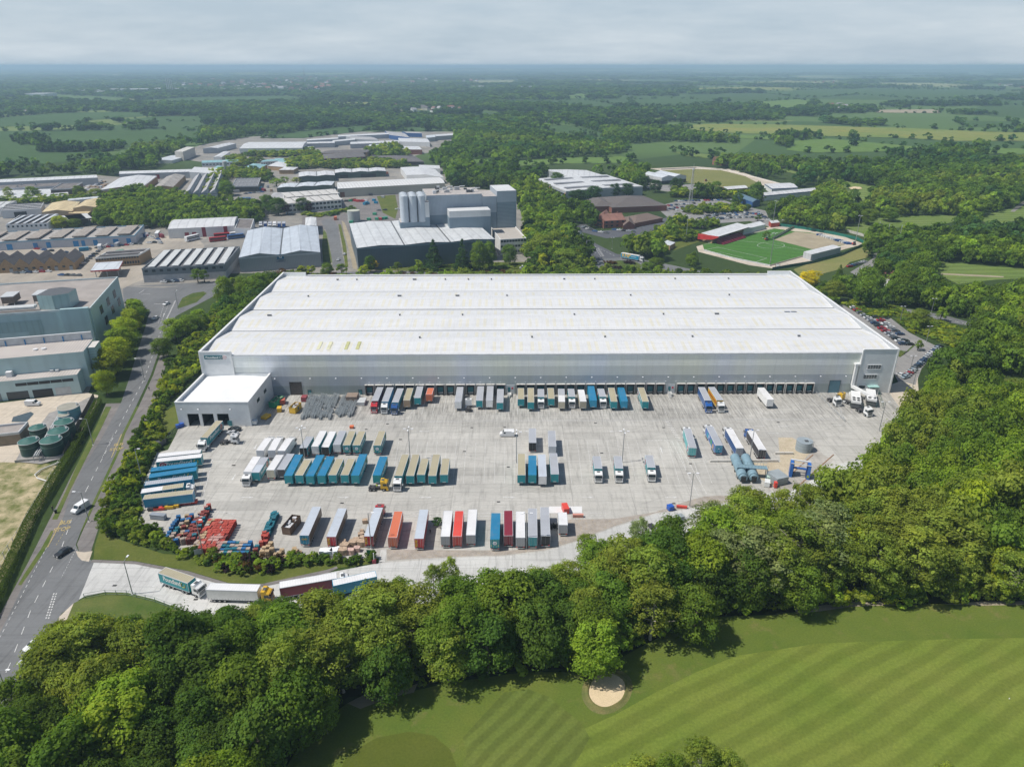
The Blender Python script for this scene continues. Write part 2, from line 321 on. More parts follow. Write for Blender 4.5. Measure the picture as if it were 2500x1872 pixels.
# golf hole in the foreground
golf=[(640,2300),(690,1960),(700,1872),(745,1790),(850,1715),(950,1700),(1100,1665),(1280,1640),(1450,1640),(1600,1560),(1680,1508),(1750,1505),(1900,1500),(2000,1485),(2200,1475),(2500,1472),(2900,1465),(3300,2300)]
S('golf_course_turf',golf,.02,G_golf)
S('fairway',[(1230,2300),(1400,1790),(1500,1745),(1600,1690),(1700,1640),(1800,1600),(2000,1570),(2300,1560),(2600,1555),(3100,1560),(3300,2300)],.03,G_fair,clear=False)
S('mown_apron',[(1000,2250),(1140,1840),(1130,1800),(1230,1690),(1290,1682),(1340,1700),(1420,1765),(1440,1800),(1400,1872),(1300,2250)],.034,G_fair2,clear=False)
S('putting_green',[(820,1900),(850,1840),(920,1800),(1000,1785),(1060,1795),(1100,1830),(1115,1872),(1110,2000),(830,2000)],.026,grassmat('green_turf',(.085,.11,.018),(.10,.12,.022),.1,2),clear=False)
bk=[(1482+44*math.cos(a)*(1+.07*math.sin(2*a)),1683-42*math.sin(a)*(1+.06*math.cos(3*a))) for a in [i*2*PI/28 for i in range(28)]]
tag(S('sand_bunker',bk,.05,G_sand,clear=False),'round pale sand bunker in the golf fairway','bunker')
nb_=40; vs=[];cw=P(1482,1683)
for (f,z) in ((1.0,.05),(1.03,.30),(1.09,.34),(1.22,.12),(1.4,.022)):
    for k in range(nb_):
        a=2*PI*k/nb_; q=P(1482+44*math.cos(a)*(1+.07*math.sin(2*a)),1683-42*math.sin(a)*(1+.06*math.cos(3*a))); q=cw+(q-cw)*f; vs.append((q.x,q.y,z+.05*math.sin(5*a)*(1.0<f<1.3)))
fs=[(r*nb_+k,r*nb_+(k+1)%nb_,(r+1)*nb_+(k+1)%nb_,(r+1)*nb_+k) for r in range(4) for k in range(nb_)]
tag(MB().add(vs,fs,grassmat('lip_turf',(.12,.14,.045),(.19,.17,.07),.5,3)).build('bunker_lip'),kind='structure')
S('dirt_path',[(848,1716),(900,1690),(950,1680),(1000,1675),(1020,1668),(1010,1690),(950,1702),(880,1730)],.04,G_tan,clear=False)
for e in [[(1940,1497),(2000,1478),(2080,1468),(2180,1470),(2190,1477),(2080,1480),(2000,1492)],[(2300,1474),(2400,1468),(2600,1466),(2600,1474),(2400,1478)]]: S('dirt_path',e,.04,G_tan,clear=False)
tag(MB().cyl((0,0),.09,0,.18,M('white_marker',(.8,.8,.8))).build('tee_marker',loc=P(2464,1705,.03)),'small white marker standing on the striped fairway','marker')
S('bunker_far',[(2072,459),(2085,456),(2100,457),(2105,461),(2090,463),(2075,462)],.15,G_sand,clear=False)
# woodland floor
near_wood=[(-60,2300),(-30,1990),(40,1845),(92,1712),(168,1602),(210,1545),(330,1520),(460,1530),(600,1520),(800,1520),(1000,1510),(1200,1490),(1400,1440),(1600,1385),(1750,1335),(1900,1290),(2060,1240),(2130,1180),(2200,1080),(2260,1000),(2700,1000),(2700,1470),(2500,1472),(2200,1475),(2000,1485),(1900,1500),(1750,1505),(1680,1508),(1600,1560),(1450,1630),(1280,1635),(1100,1660),(950,1695),(850,1700),(760,1760),(700,1872),(690,1960),(640,2300)]
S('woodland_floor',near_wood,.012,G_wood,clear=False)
# distribution yard and access road
yard=[(441,1033),(426,1068),(410,1098),(383,1105),(350,1180),(345,1200),(348,1249),(333,1275),(395,1290),(398,1330),(472,1352),(560,1366),(700,1362),(845,1366),(925,1372),(930,1400),(1100,1400),(1320,1372),(1480,1330),(1700,1275),(1900,1225),(2060,1190),(2110,1140),(2160,1060),(2230,990),(2240,950),(2200,930),(2170,940),(600,940),(600,1000)]
S('yard',yard,.02,C_yard)
acc=[(190,1371),(225,1372),(330,1376),(450,1400),(560,1432),(640,1432),(800,1398),(925,1374),(1100,1362),(1230,1358),(1330,1345),(1400,1325),(1500,1287),(1600,1255),(1720,1236),(1820,1222),(1877,1203),(1960,1160),(2060,1130),(2120,1120),(2090,1185),(2040,1215),(1900,1262),(1700,1310),(1550,1358),(1400,1398),(1200,1452),(1000,1478),(760,1508),(560,1530),(459,1497),(372,1469),(300,1446),(259,1445),(207,1455),(178,1472),(150,1480)]
S('lawn',[(437,985),(446,1030),(425,1045),(405,1062),(385,1040),(400,1005)],.03,G_lawn)
CLEAR.append([(2200,764),(2290,780),(2385,803),(2385,832),(2330,848),(2296,845),(2240,812)])
S('access_road',acc,.03,C_road)
grv=[(945,1341),(1100,1343),(1250,1343),(1361,1333),(1372,1296),(1389,1268),(1500,1266),(1600,1250),(1680,1222),(1718,1212),(1760,1209),(1820,1216),(1800,1224),(1720,1234),(1600,1252),(1500,1284),(1400,1322),(1330,1342),(1230,1355),(1100,1359),(945,1368)]
S('gravel_strip',grv,.045,Gravel)
S('gravel_patch',[(1900,1068),(1935,1068),(1990,1108),(1992,1122),(1925,1185),(1900,1192),(1850,1165),(1820,1130),(1905,1128)],.045,grassmat('sandy_gravel',(.44,.37,.27),(.52,.45,.34),.3,2.5,(.30,.30,.16)),clear=False)
S('footpath',[(225,1366),(330,1370),(460,1394),(560,1424),(640,1425),(800,1390),(822,1382),(825,1387),(800,1398),(640,1433),(560,1432),(450,1401),(330,1377),(222,1373)],.06,A_path)
S('kerb_path',[(929,1341),(944,1341),(940,1372),(925,1373)],.06,C_road,clear=False)
tag(S('concrete_patch',[(1341,1236),(1421,1236),(1421,1252),(1338,1252)],.05,M('fresh_concrete',(.68,.68,.68),.8,.05),clear=False),kind='structure')
S('lawn',[(400,1352),(472,1356),(560,1375),(700,1368),(850,1364),(925,1362),(925,1373),(800,1390),(640,1425),(560,1423),(460,1393),(330,1369),(228,1365),(232,1330),(245,1290),(300,1320)],.05,G_lawn,clear=False)
S('verge',[(205,1460),(259,1447),(311,1447),(380,1464),(450,1490),(500,1515),(420,1520),(300,1510),(230,1530),(165,1560),(145,1520),(180,1472)],.05,G_verge,clear=False)
S('wash_pad',[(1885,1196),(1940,1150),(1990,1090),(2010,1110),(2035,1122),(2000,1160),(1950,1190),(1900,1212)],.05,concrete('wash_concrete',(.36,.34,.31),(.44,.41,.37),3,3,.5),clear=False)
# main road on the left
road=[(300,700),(400,703),(522,690),(540,712),(515,727),(429,772),(405,830),(387,861),(368,916),(332,992),(299,1058),(285,1102),(223,1235),(196,1300),(185,1330),(195,1352),(230,1371),(190,1470),(150,1497),(95,1600),(52,1662),(31,1728),(-20,1860),(-150,2150),(-420,2150),(-200,1800),(0,1545),(52,1438),(117,1330),(155,1262),(174,1200),(201,1145),(244,1077),(296,982),(317,920),(338,851),(355,798),(366,757),(330,745),(302,740)]
S('main_road',road,.04,A_road)
S('pavement',[(378,1000),(345,1060),(299,1160),(240,1290),(224,1340),(217,1371),(195,1352),(188,1328),(200,1300),(230,1235),(292,1102),(306,1058),(339,992),(374,916),(393,861),(412,858),(395,930)],.035,A_path)
S('verge',[(332,992),(339,992),(306,1058),(292,1102),(230,1235),(202,1292),(196,1300),(223,1235),(285,1102),(299,1058)],.06,G_verge,clear=False)
S('pavement',[(259,985),(240,1030),(190,1130),(130,1250),(70,1370),(0,1500),(-90,1640),(-60,1630),(0,1548),(52,1440),(117,1332),(155,1264),(174,1202),(201,1147),(244,1079),(296,984)],.03,A_path)
S('verge',[(272,993),(250,1040),(205,1130),(170,1200),(140,1268),(127,1268),(160,1200),(190,1130),(235,1040),(258,993)],.055,G_verge,clear=False)
S('verge',[(125,1295),(100,1340),(60,1400),(44,1428),(52,1428),(75,1395),(115,1335),(132,1295)],.055,G_verge,clear=False)
S('waste_ground',[(-400,1080),(70,1120),(150,1140),(120,1200),(60,1320),(-10,1440),(-300,1800),(-700,1800)],.03,G_waste)
S('works_yard',[(-400,1000),(-10,985),(210,958),(240,965),(235,985),(200,1050),(170,1110),(100,1130),(-400,1120)],.035,C_tan)
S('bellmouth_kerb',[(185,1345),(205,1348),(226,1345),(217,1371),(200,1368),(190,1358)],.07,C_tan,clear=False)
S('bellmouth_kerb',[(180,1472),(160,1520),(140,1560),(128,1570),(145,1505)],.07,C_tan,clear=False)
# industrial estate ground
S('estate_ground',[(-500,462),(0,447),(235,428),(285,432),(480,421),(505,398),(440,388),(430,374),(480,358),(500,352),(600,335),(830,322),(1115,322),(1110,340),(1060,370),(920,402),(1000,410),(1090,410),(1100,455),(1250,470),(1290,560),(1300,640),(1220,662),(550,668),(540,690),(400,703),(330,706),(310,765),(250,870),(215,962),(-500,1010)],.03,C_estate)
S('works_forecourt',[(740,520),(930,475),(1000,470),(990,560),(860,570),(790,560),(735,560)],.05,A_path,clear=False)
S('lawn',[(920,480),(965,476),(972,510),(965,535),(935,520)],.06,G_lawn,clear=False)
S('estate_street',[(0,640),(0,612),(330,585),(470,570),(500,600),(480,640),(330,690),(300,705),(200,705),(0,690)],.05,concrete('lane_concrete',(.30,.27,.23),(.44,.39,.32),6,8,.5,(.17,.16,.15),.3),clear=False)
S('back_road',[(300,700),(560,686),(700,668),(920,662),(1100,666),(1300,664),(1440,665),(1452,650),(1450,640),(1438,610),(1425,590),(1405,570),(1390,560),(1400,556),(1420,570),(1460,600),(1500,625),(1560,632),(1643,648),(1700,660),(1900,690),(2050,728),(2200,752),(2300,768),(2389,793),(2385,800),(2290,782),(2190,762),(2050,740),(1900,705),(1700,676),(1580,660),(1570,672),(1440,676),(1100,676),(920,671),(700,677),(560,697)],.05,A_road)
S('dark_road',[(1417,579),(1425,577),(1460,598),(1505,620),(1560,630),(1555,638),(1500,632),(1470,630),(1452,640),(1447,640),(1440,612)],.06,A_new,clear=False)
S('side_road',[(784,540),(796,563),(806,610),(813,652),(843,655),(834,610),(824,552),(818,540),(800,533)],.07,A_road,clear=False)
S('verge',[(826,548),(832,548),(845,600),(850,652),(843,652),(836,600)],.08,G_lawn,clear=False)
S('dirt_path',[(834,538),(842,545),(866,610),(872,658),(862,656),(852,610),(838,560)],.08,G_tan,clear=False)
S('verge',[(790,560),(797,570),(812,640),(790,655),(786,600)],.06,G_verge,clear=False)
S('factory_lawn',[(870,656),(1000,645),(1215,640),(1300,640),(1280,664),(1100,664),(920,660)],.06,G_lawn,clear=False)
isl=[(1520+46*math.cos(a),650+14*math.sin(a)) for a in [i*2*PI/24 for i in range(24)]]
ring=[(1520+66*math.cos(a),651+22*math.sin(a)) for a in [i*2*PI/24 for i in range(24)]]
S('roundabout_ring',ring,.065,A_road); S('roundabout_island',isl,.09,G_rough,clear=False)
S('junction_island',[(445,728),(470,716),(497,712),(505,716),(480,738),(440,752),(432,752)],.07,G_rough,clear=False)
# right side: leisure, stadium
S('pub_car_park',[(1390,560),(1425,545),(1460,565),(1560,555),(1630,530),(1640,545),(1560,575),(1480,582),(1440,572)],.05,A_new)
S('car_park',[(1600,505),(1660,490),(1760,487),(1800,500),(1870,515),(1880,545),(1960,560),(2000,575),(1960,575),(1900,560),(1830,540),(1760,545),(1700,560),(1640,540)],.05,A_car)
S('car_park',[(1570,445),(1620,452),(1700,450),(1700,470),(1640,470),(1580,460)],.05,A_car)
cp=[(1614,416),(1700,412),(1760,415),(1820,430),(1862,452),(1800,461),(1730,454),(1680,447),(1640,440)]
S('cricket_outfield',cp,.07,grassmat('outfield_turf',(.17,.18,.06),(.2,.2,.07),.02,.4))
S('stand_terrace',[(1585,412),(1700,407),(1790,414),(1870,440),(1920,455),(1900,462),(1862,453),(1820,431),(1760,416),(1700,413),(1614,417)],.08,C_tan)
pit=[(1715,597),(1890,558),(1940,565),(1977,568),(2028,580),(2075,594),(1978,622),(1880,650),(1850,642),(1720,612)]
S('pitch_surround',[(1700,602),(1885,552),(1960,560),(2060,578),(2110,596),(2050,612),(1976,640),(1890,656),(1830,648),(1705,615)],.06,C_tan)
S('football_pitch',pit,.09,G_pitch,clear=False)
S('bare_pitch_end',[(1890,586),(1941,566),(1980,570),(2040,582),(2082,594),(2050,600),(1982,609),(1940,598)],.12,G_tan,clear=False)
S('embankment_lawn',[(1937,658),(1985,640),(2053,622),(2112,602),(2128,616),(2115,630),(2075,640),(2060,655),(2010,668),(1985,690),(1960,680)],.07,grassmat('dry_lawn',(.17,.19,.06),(.24,.22,.09),.03,.5))
S('lawn',[(1620,600),(1680,585),(1705,578),(1708,590),(1650,610),(1600,618)],.07,G_lawn)
S('car_park',[(2075,665),(2130,632),(2135,610),(2150,604),(2166,618),(2150,640),(2090,672)],.08,A_car)
S('car_park',[(2040,742),(2060,745),(2120,780),(2160,773),(2175,777),(2220,812),(2280,842),(2295,846),(2250,900),(2235,940),(2200,945),(2170,890)],.04,A_car)
S('verge',[(2150,850),(2165,862),(2198,872),(2225,846),(2235,838),(2232,845),(2218,858)],.07,G_rough,clear=False)
S('pavement',[(2165,945),(2200,930),(2235,940),(2240,920),(2245,985),(2200,1000),(2175,965)],.05,C_tan,clear=False)
S('verge',[(2290,790),(2350,800),(2370,830),(2330,845),(2300,830)],.06,G_lawn)
S('golf_track',[(2271,665),(2290,667),(2400,672),(2450,675),(2450,678),(2380,675),(2285,670)],.1,G_tan,clear=False)
S('golf_track',[(2466,517),(2480,505),(2500,490),(2520,480),(2520,488),(2500,500),(2476,518)],.1,C_estate,clear=False)
CLEAR.append([(2040,738),(2120,768),(2300,833),(2325,852),(2280,908),(2262,955),(2235,1005),(2160,960)])
def line(a,b,w,mat=W_line,z=.09,name=None,mb=None):
    a=P(*a);b=P(*b); d=(b-a); n=Vector((-d.y,d.x,0)).normalized()*w/2; a.z=b.z=z
    (mb if mb else MBL).add([a-n,b-n,b+n,a+n],[(0,1,2,3)],mat)
MBL=MB()
def dashes(a,b,w,dl,gl,mat=W_line,z=.09):
    A=P(*a);B=P(*b);d=(B-A);Ln=d.length;d.normalize();n=Vector((-d.y,d.x,0))*w/2;t=0
    while t<Ln:
        p=A+d*t;q=A+d*min(Ln,t+dl);p.z=q.z=z; MBL.add([p-n,q-n,q+n,p+n],[(0,1,2,3)],mat); t+=dl+gl
def arrow(a,b,mat=W_line,z=.09,w=.28):
    A=P(*a);B=P(*b);A.z=B.z=z;d=(B-A);Ln=d.length;d.normalize();n=Vector((-d.y,d.x,0)); C=B-d*Ln*.36
    MBL.add([A-n*w/2,C-n*w/2,C+n*w/2,A+n*w/2],[(0,1,2,3)],mat); MBL.add([C-n*w*1.7,B,C+n*w*1.7],[(0,1,2)],mat)
# road centre and edge lines
cl=[(392,810),(372,870),(350,930),(312,1000),(270,1080),(214,1190),(176,1265),(146,1350),(75,1490),(25,1620),(-60,1800)]
for a,b in zip(cl[:-1],cl[1:]): dashes(a,b,.17,2.6,3.2)
dashes((114,1336),(0,1556),.13,1.0,1.0); dashes((186,1340),(150,1410),.1,.6,.5)
for k in range(2): dashes((132+k*6,1448),(112+k*6,1512),.3,.55,.45)
line((262,1418),(287,1418),.15);line((340,1418),(362,1418),.15)
for a,b in [((370,1430),(400,1438)),((420,1440),(450,1450)),((455,1462),(480,1470))]: line(a,b,.15)
line((152,1269),(116,1336),.25,Y_line);line((297,1060),(272,1117),.25,Y_line)
dashes((176,1266),(136,1333),.12,.8,.7,Y_line);dashes((277,1060),(250,1117),.12,.8,.7)
dashes((413,740),(392,790),.15,1.5,1.2);dashes((428,735),(404,785),.7,1.0,.9);dashes((399,748),(386,790),.15,2,1.5)
line((376,742),(400,743),.35);arrow((398,775),(402,764));line((340,716),(352,708),.3);line((346,719),(366,718),.3)
# yard lines
for dy in (0,2.6): line((870,1028+dy),(2045,1022+dy*1.0),.16,z=.06)
for dy in (0,6.5): line((930,1254+dy),(1480,1252+dy),.16,z=.06)
for dy in (0,7): line((470,1243-dy),(570,1254+dy*.2),.12,z=.06)
for k in range(13):   # middle row bays
    x=965+k*24.3; line((x+ (1250-x)*.03,1078),(x-(1250-x)*.035,1180),.1,z=.06)
for k in range(20):
    x=1360+k*24.3
    if x<1715: line((x,1075),(x+(x-1250)*.085,1180),.1,z=.06)
for k in range(7):
    x=1560+k*33; line((x+70,1080),(x+100,1130),.1,z=.06)
for x in [895+i*24.5 for i in range(45)]:
    line((x+(x-1250)*.004,968),(x+(x-1250)*.062,1012),.12,z=.06)
for a,b in [((1640,1076),(1705,1210)),((1653,1078),(1725,1205)),((505,1120),(475,1240)),((520,1120),(490,1235))]: line(a,b,.14,z=.06)
for k in range(12): line((1625+k*2.6,1030+k*4.1),(1634+k*2.7,1029+k*4.1),.35,z=.06)
dashes((1575,1075),(1637,1075),.3,.6,.5,z=.06)
for x in (588,823,1024,1228,1420,1624): arrow((x,1214),(x+31,1214),z=.06)
for x in (1048,1513,1305): arrow((x,1053),(x-27,1053),z=.06)
for a,b in [((627,1085),(620,1097)),((575,1158),(566,1172)),((1617,1106),(1612,1091))]: arrow(a,b,z=.06)
for x,y in [(1840,1040),(1900,1040),(1875,1058),(2030,1038)]: line((x,y),(x+26,y),.25,z=.06)
# bays in the car parks, pitch markings
for k in range(26): x=2085+k*5.4; y=757+k*4.6; line((x,y),(x+26,y+1),.1,z=.09)
for a,b in [((1792,588),(1850,592)),((1850,592),(1990,616)),((1720,611),(1752,604)),((1752,604),(1872,631)),((1872,631),(1842,641)),((1740,620),(1760,616)),((1760,616),(1815,630)),((1720,597),(1888,560)),((1870,575),(1920,564)),((1860,582),(1885,574))]: line(a,b,.25,z=.13)
el=[(1882+33*math.cos(i*PI/12),599.5+7.5*math.sin(i*PI/12)) for i in range(25)]
for a,b in zip(el[:-1],el[1:]): line(a,b,.25,z=.13)
for a,b in [((1430,595),(1455,618)),((1445,598),(1500,625)),((1456,609),(1468,628))]: dashes(a,b,.3,2.5,2.2,z=.12)
for k in range(8): line((1458+k*1.6,608+k*2.6),(1464+k*1.6,607+k*2.6),.6,z=.12)
for k in range(10): line((2205+k*18,757+k*3.9),(2216+k*18,760+k*3.9),.35,z=.1)
dashes((1404,565),(1447,640),.2,3,3,z=.12)
tag(MBL.build('road_markings'),kind='structure')
def text_mesh(s,size,mat,ext=.01,key=None):
    cu=bpy.data.curves.new('lettering','FONT'); cu.body=s; cu.size=size; cu.extrude=ext; cu.align_x='CENTER'; cu.align_y='CENTER'; cu.offset=size*.018
    o=bpy.data.objects.new('tmp',cu); COL.objects.link(o); bpy.context.view_layer.update()
    me=bpy.data.meshes.new_from_object(o.evaluated_get(bpy.context.evaluated_depsgraph_get())); me.name='lettering'
    bpy.data.objects.remove(o); bpy.data.curves.remove(cu); me.materials.clear(); me.materials.append(mat); return me
for (x,y,s) in ((287,1091,1),(155,1284,1)):
    A=P(270,1080);B=P(176,1265);ang=math.atan2((A-B).y,(A-B).x)-PI/2
    for t,dy in (('BUS',1.7),('STOP',-1.7)):
        me=text_mesh(t,1.75,Y_line,.004); o=link('road_lettering',me,None,P(x,y)+Vector((-math.sin(ang)*dy,math.cos(ang)*dy,.1)),ang); o.scale=(1,1.5,1); tag(o,kind='structure')
for x,y in [(946,1035),(894,1048),(1152,1044),(1232,1043),(1454,1033),(1620,1044),(978,1073),(1134,1102),(1469,1106),(1241,1140),(1217,1225),(835,1228),(570,1136),(1900,1031),(571,1136),(280,1429),(478,1463),(1686,1132),(1645,1229)]:
    g=P(x,y); o=MB().box(-.5,.5,-.3,.3,.0,.02,M('iron_grate',(.05,.05,.05))).build('drain_cover',loc=(g.x,g.y,.06)); tag(o,kind='structure'); o.name='drain_cover'
# ---------------------------------------------------------------- the big warehouse
def wallmat():
    m,nt,b=newmat('warehouse_cladding'); o=ocoord(nt); s=N(nt,'ShaderNodeSeparateXYZ'); nt.links.new(o,s.inputs[0]); z=s.outputs[2]
    out=(.66,.68,.68)
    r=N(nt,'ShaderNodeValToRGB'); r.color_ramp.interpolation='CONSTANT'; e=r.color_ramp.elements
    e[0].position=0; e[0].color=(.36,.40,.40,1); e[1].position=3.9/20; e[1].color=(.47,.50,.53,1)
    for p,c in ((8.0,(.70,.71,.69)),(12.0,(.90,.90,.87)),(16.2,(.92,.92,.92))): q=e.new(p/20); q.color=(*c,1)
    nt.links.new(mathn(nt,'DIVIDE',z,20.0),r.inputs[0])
    hx=noise(nt,o,.055,2,.5,(1,0,0)); tint=mixc(nt,ramp(nt,hx,.35,.65),(.97,1.0,.90),(.93,.97,1.07))
    c=mixc(nt,1.0,r.outputs[0],tint,'MULTIPLY')
    fr=band(nt,z,1.0,.07); fx=band(nt,s.outputs[0],6.1,.12)
    v=mathn(nt,'MULTIPLY',mathn(nt,'SUBTRACT',1,mathn(nt,'MULTIPLY',mathn(nt,'MAXIMUM',fr,mathn(nt,'MULTIPLY',fx,.6)),.2)),ramp(nt,noise(nt,o,.4,5,.7,(1.5,1,.25)),.3,.75,.93,1.05))
    h=N(nt,'ShaderNodeHueSaturation'); nt.links.new(c,h.inputs['Color']); nt.links.new(v,h.inputs['Value']); nt.links.new(h.outputs[0],b.inputs['Base Color'])
    b.inputs['Roughness'].default_value=.38; b.inputs['Metallic'].default_value=.12; return m
def roofmat():
    m,nt,b=newmat('warehouse_roof'); o=ocoord(nt); s=N(nt,'ShaderNodeSeparateXYZ'); nt.links.new(o,s.inputs[0]); x,y=s.outputs[0],s.outputs[1]
    # rooflights: paired strips on every slope, surface pattern
    fy=mathn(nt,'FRACT',mathn(nt,'DIVIDE',y,28.75)); d=mathn(nt,'ABSOLUTE',mathn(nt,'SUBTRACT',fy,.5))
    iny=mathn(nt,'MULTIPLY',mathn(nt,'GREATER_THAN',d,.10),mathn(nt,'LESS_THAN',d,.38))
    fx=mathn(nt,'FRACT',mathn(nt,'DIVIDE',x,7.6)); a=mathn(nt,'LESS_THAN',fx,.18); bb=mathn(nt,'MULTIPLY',mathn(nt,'GREATER_THAN',fx,.40),mathn(nt,'LESS_THAN',fx,.58))
    cb=N(nt,'ShaderNodeCombineXYZ'); nt.links.new(mathn(nt,'FLOOR',mathn(nt,'DIVIDE',x,3.8)),cb.inputs[0]); nt.links.new(mathn(nt,'FLOOR',mathn(nt,'DIVIDE',y,14.375)),cb.inputs[1])
    wn=N(nt,'ShaderNodeTexWhiteNoise',noise_dimensions='2D'); nt.links.new(cb.outputs[0],wn.inputs['Vector'])
    mk=mathn(nt,'MULTIPLY',mathn(nt,'MULTIPLY',iny,mathn(nt,'MAXIMUM',a,bb)),ramp(nt,wn.outputs[0],0,1,.5,.95))
    mk=mathn(nt,'MULTIPLY',mk,mathn(nt,'SUBTRACT',1,mathn(nt,'MULTIPLY',band(nt,y,1.5,.2),.5)))
    base=mixc(nt,ramp(nt,noise(nt,o,.05,5,.6),.3,.7),(.66,.67,.68),(.71,.715,.72))
    c=mixc(nt,mk,base,(.69,.665,.55))
    v=mathn(nt,'SUBTRACT',1,mathn(nt,'MULTIPLY',mathn(nt,'MAXIMUM',band(nt,y,4.8,.12),band(nt,x,1.0,.1)),.045)); v=mathn(nt,'MULTIPLY',v,mathn(nt,'MULTIPLY',ramp(nt,noise(nt,o,.25,6,.7,(.25,2,1)),.4,.75,1,.86),ramp(nt,noise(nt,o,.5,6,.75,(2.2,.18,1)),.45,.75,1,.88)))
    h=N(nt,'ShaderNodeHueSaturation'); nt.links.new(c,h.inputs['Color']); nt.links.new(v,h.inputs['Value']); nt.links.new(h.outputs[0],b.inputs['Base Color']); b.inputs['Roughness'].default_value=.5
    return m
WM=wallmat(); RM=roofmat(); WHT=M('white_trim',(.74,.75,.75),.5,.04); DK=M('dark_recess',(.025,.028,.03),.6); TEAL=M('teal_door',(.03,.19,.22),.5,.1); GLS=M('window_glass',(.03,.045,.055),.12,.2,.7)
DKG=M('dark_grey_metal',(.10,.105,.11),.5,.1); LG=M('light_grey_metal',(.52,.54,.55),.45,.08); PAR=M('parapet_inner',(.45,.47,.49),.6,.06)
WX,WY=273.3,115.5; ROT=math.atan2(3.0,273.3)
wh=empty('warehouse',(-121.6,256.8,0),ROT,'huge white distribution warehouse with four-span roof and a long row of loading docks','warehouse')
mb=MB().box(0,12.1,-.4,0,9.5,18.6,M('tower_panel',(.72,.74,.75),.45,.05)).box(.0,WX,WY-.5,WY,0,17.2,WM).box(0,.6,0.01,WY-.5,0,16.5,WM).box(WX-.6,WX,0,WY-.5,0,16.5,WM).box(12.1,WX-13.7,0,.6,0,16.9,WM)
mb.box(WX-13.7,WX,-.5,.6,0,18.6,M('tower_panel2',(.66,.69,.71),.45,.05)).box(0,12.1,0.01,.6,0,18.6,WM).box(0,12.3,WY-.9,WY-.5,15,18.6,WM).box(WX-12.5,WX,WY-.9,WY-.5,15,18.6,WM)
mb.box(0,.6,.6,WY-.9,16.5,18.7,PAR).box(WX-.6,WX,.6,WY-.9,16.5,18.7,PAR)
mb.build('wall',wh)
t=MB(); # coping and fascia
t.box(-.12,.75,-.5,WY+.1,18.7,18.95,WHT).box(WX-.75,WX+.12,-.6,WY+.1,18.7,18.95,WHT).box(.75,12.3,-.55,.2,18.6,18.9,WHT).box(WX-13.9,WX-.75,-.7,.2,18.6,18.9,WHT).box(.75,12.3,WY-.95,WY+.05,18.6,18.85,WHT).box(WX-12.5,WX-.75,WY-.95,WY+.05,18.6,18.85,WHT)
t.box(12.3,WX-13.9,-.25,.7,16.9,17.25,M('eaves_gutter',(.55,.57,.58),.4)).box(12.3,WX-12.5,WY-.9,WY+.1,17.2,17.5,WHT)
t.box(12.1,12.6,-.6,-.02,0.0,18.6,WHT).box(WX-14.2,WX-13.7,-.65,-.02,0,18.6,WHT).box(WX-.5,WX+.05,-.75,-.52,0,18.6,WHT).box(-.1,.35,-.6,-.42,9.5,18.6,WHT)
t.build('coping',wh)
# roof of four low spans
vs=[];fs=[];ny=48
for j in range(ny+1):
    y=.6+(WY-1.5)*j/ny; f=(y/28.875)%1.0; q=1-abs(f-.5)*2; z=16.55+1.75*(q**.8 if q>0 else 0)
    if j==ny: z=16.9
    vs+=[(.6,y,z),(WX-.6,y,z)]
fs=[(2*j,2*j+1,2*j+3,2*j+2) for j in range(ny)]
smooth(MB().add(vs,fs,RM).build('roof',wh))
gv=MB()
for k in (1,2,3): gv.box(.7,WX-.7,28.875*k-.3,28.875*k+.3,16.3,16.72,M('valley_gutter',(.13,.14,.15),.5))
gv.build('gutter',wh)
for x in (55,59.5,44,48): MB().add([(x,5.2,17.37+.06),(x+1.3,5.2,17.43),(x+1.3,11.8,18.25),(x,11.8,18.25)],[(0,1,2,3)],M('aged_rooflight' if x>50 else 'aged_rooflight2',(.50,.50,.24) if x>50 else (.66,.65,.45),.4)).build('rooflight',wh)
sp=MB()
for i in range(2): sp.add([(WX-27+i*3,44+0,17.8),(WX-24.4+i*3,44,17.8),(WX-24.4+i*3,50,17.15+.6),(WX-27+i*3,50,17.75)],[(0,1,2,3)],M('solar_panel',(.03,.05,.10),.2))
sp.build('solar_panel',wh)
for (x,k) in [(32,3.5),(42,3.5),(72,3.5),(88,3.5),(100,3.5),(112,3.5),(150,3.5),(166,3.5),(208,3.5),(236,3.5),(24,2.5),(68,2.5),(96,2.5),(120,2.5),(180,2.5),(228,2.5),(14,1.5),(72,1.5),(100,1.5),(150,1.5),(190,1.5),(214,1.5),(84,.5),(130,.5),(160,.5),(196,.5),(240,.5)]:
    w_=random.choice((.6,.6,1.0,1.8)); z0=16.5+1.7
    MB().box(-w_/2,w_/2,-.3,.3,0,.55,M('vent_metal',(.18,.19,.2),.5)).box(-w_/2-.1,w_/2+.1,-.38,.38,.55,.65,DKG).build('roof_vent',wh,loc=(x,28.875*k+1.2,z0))
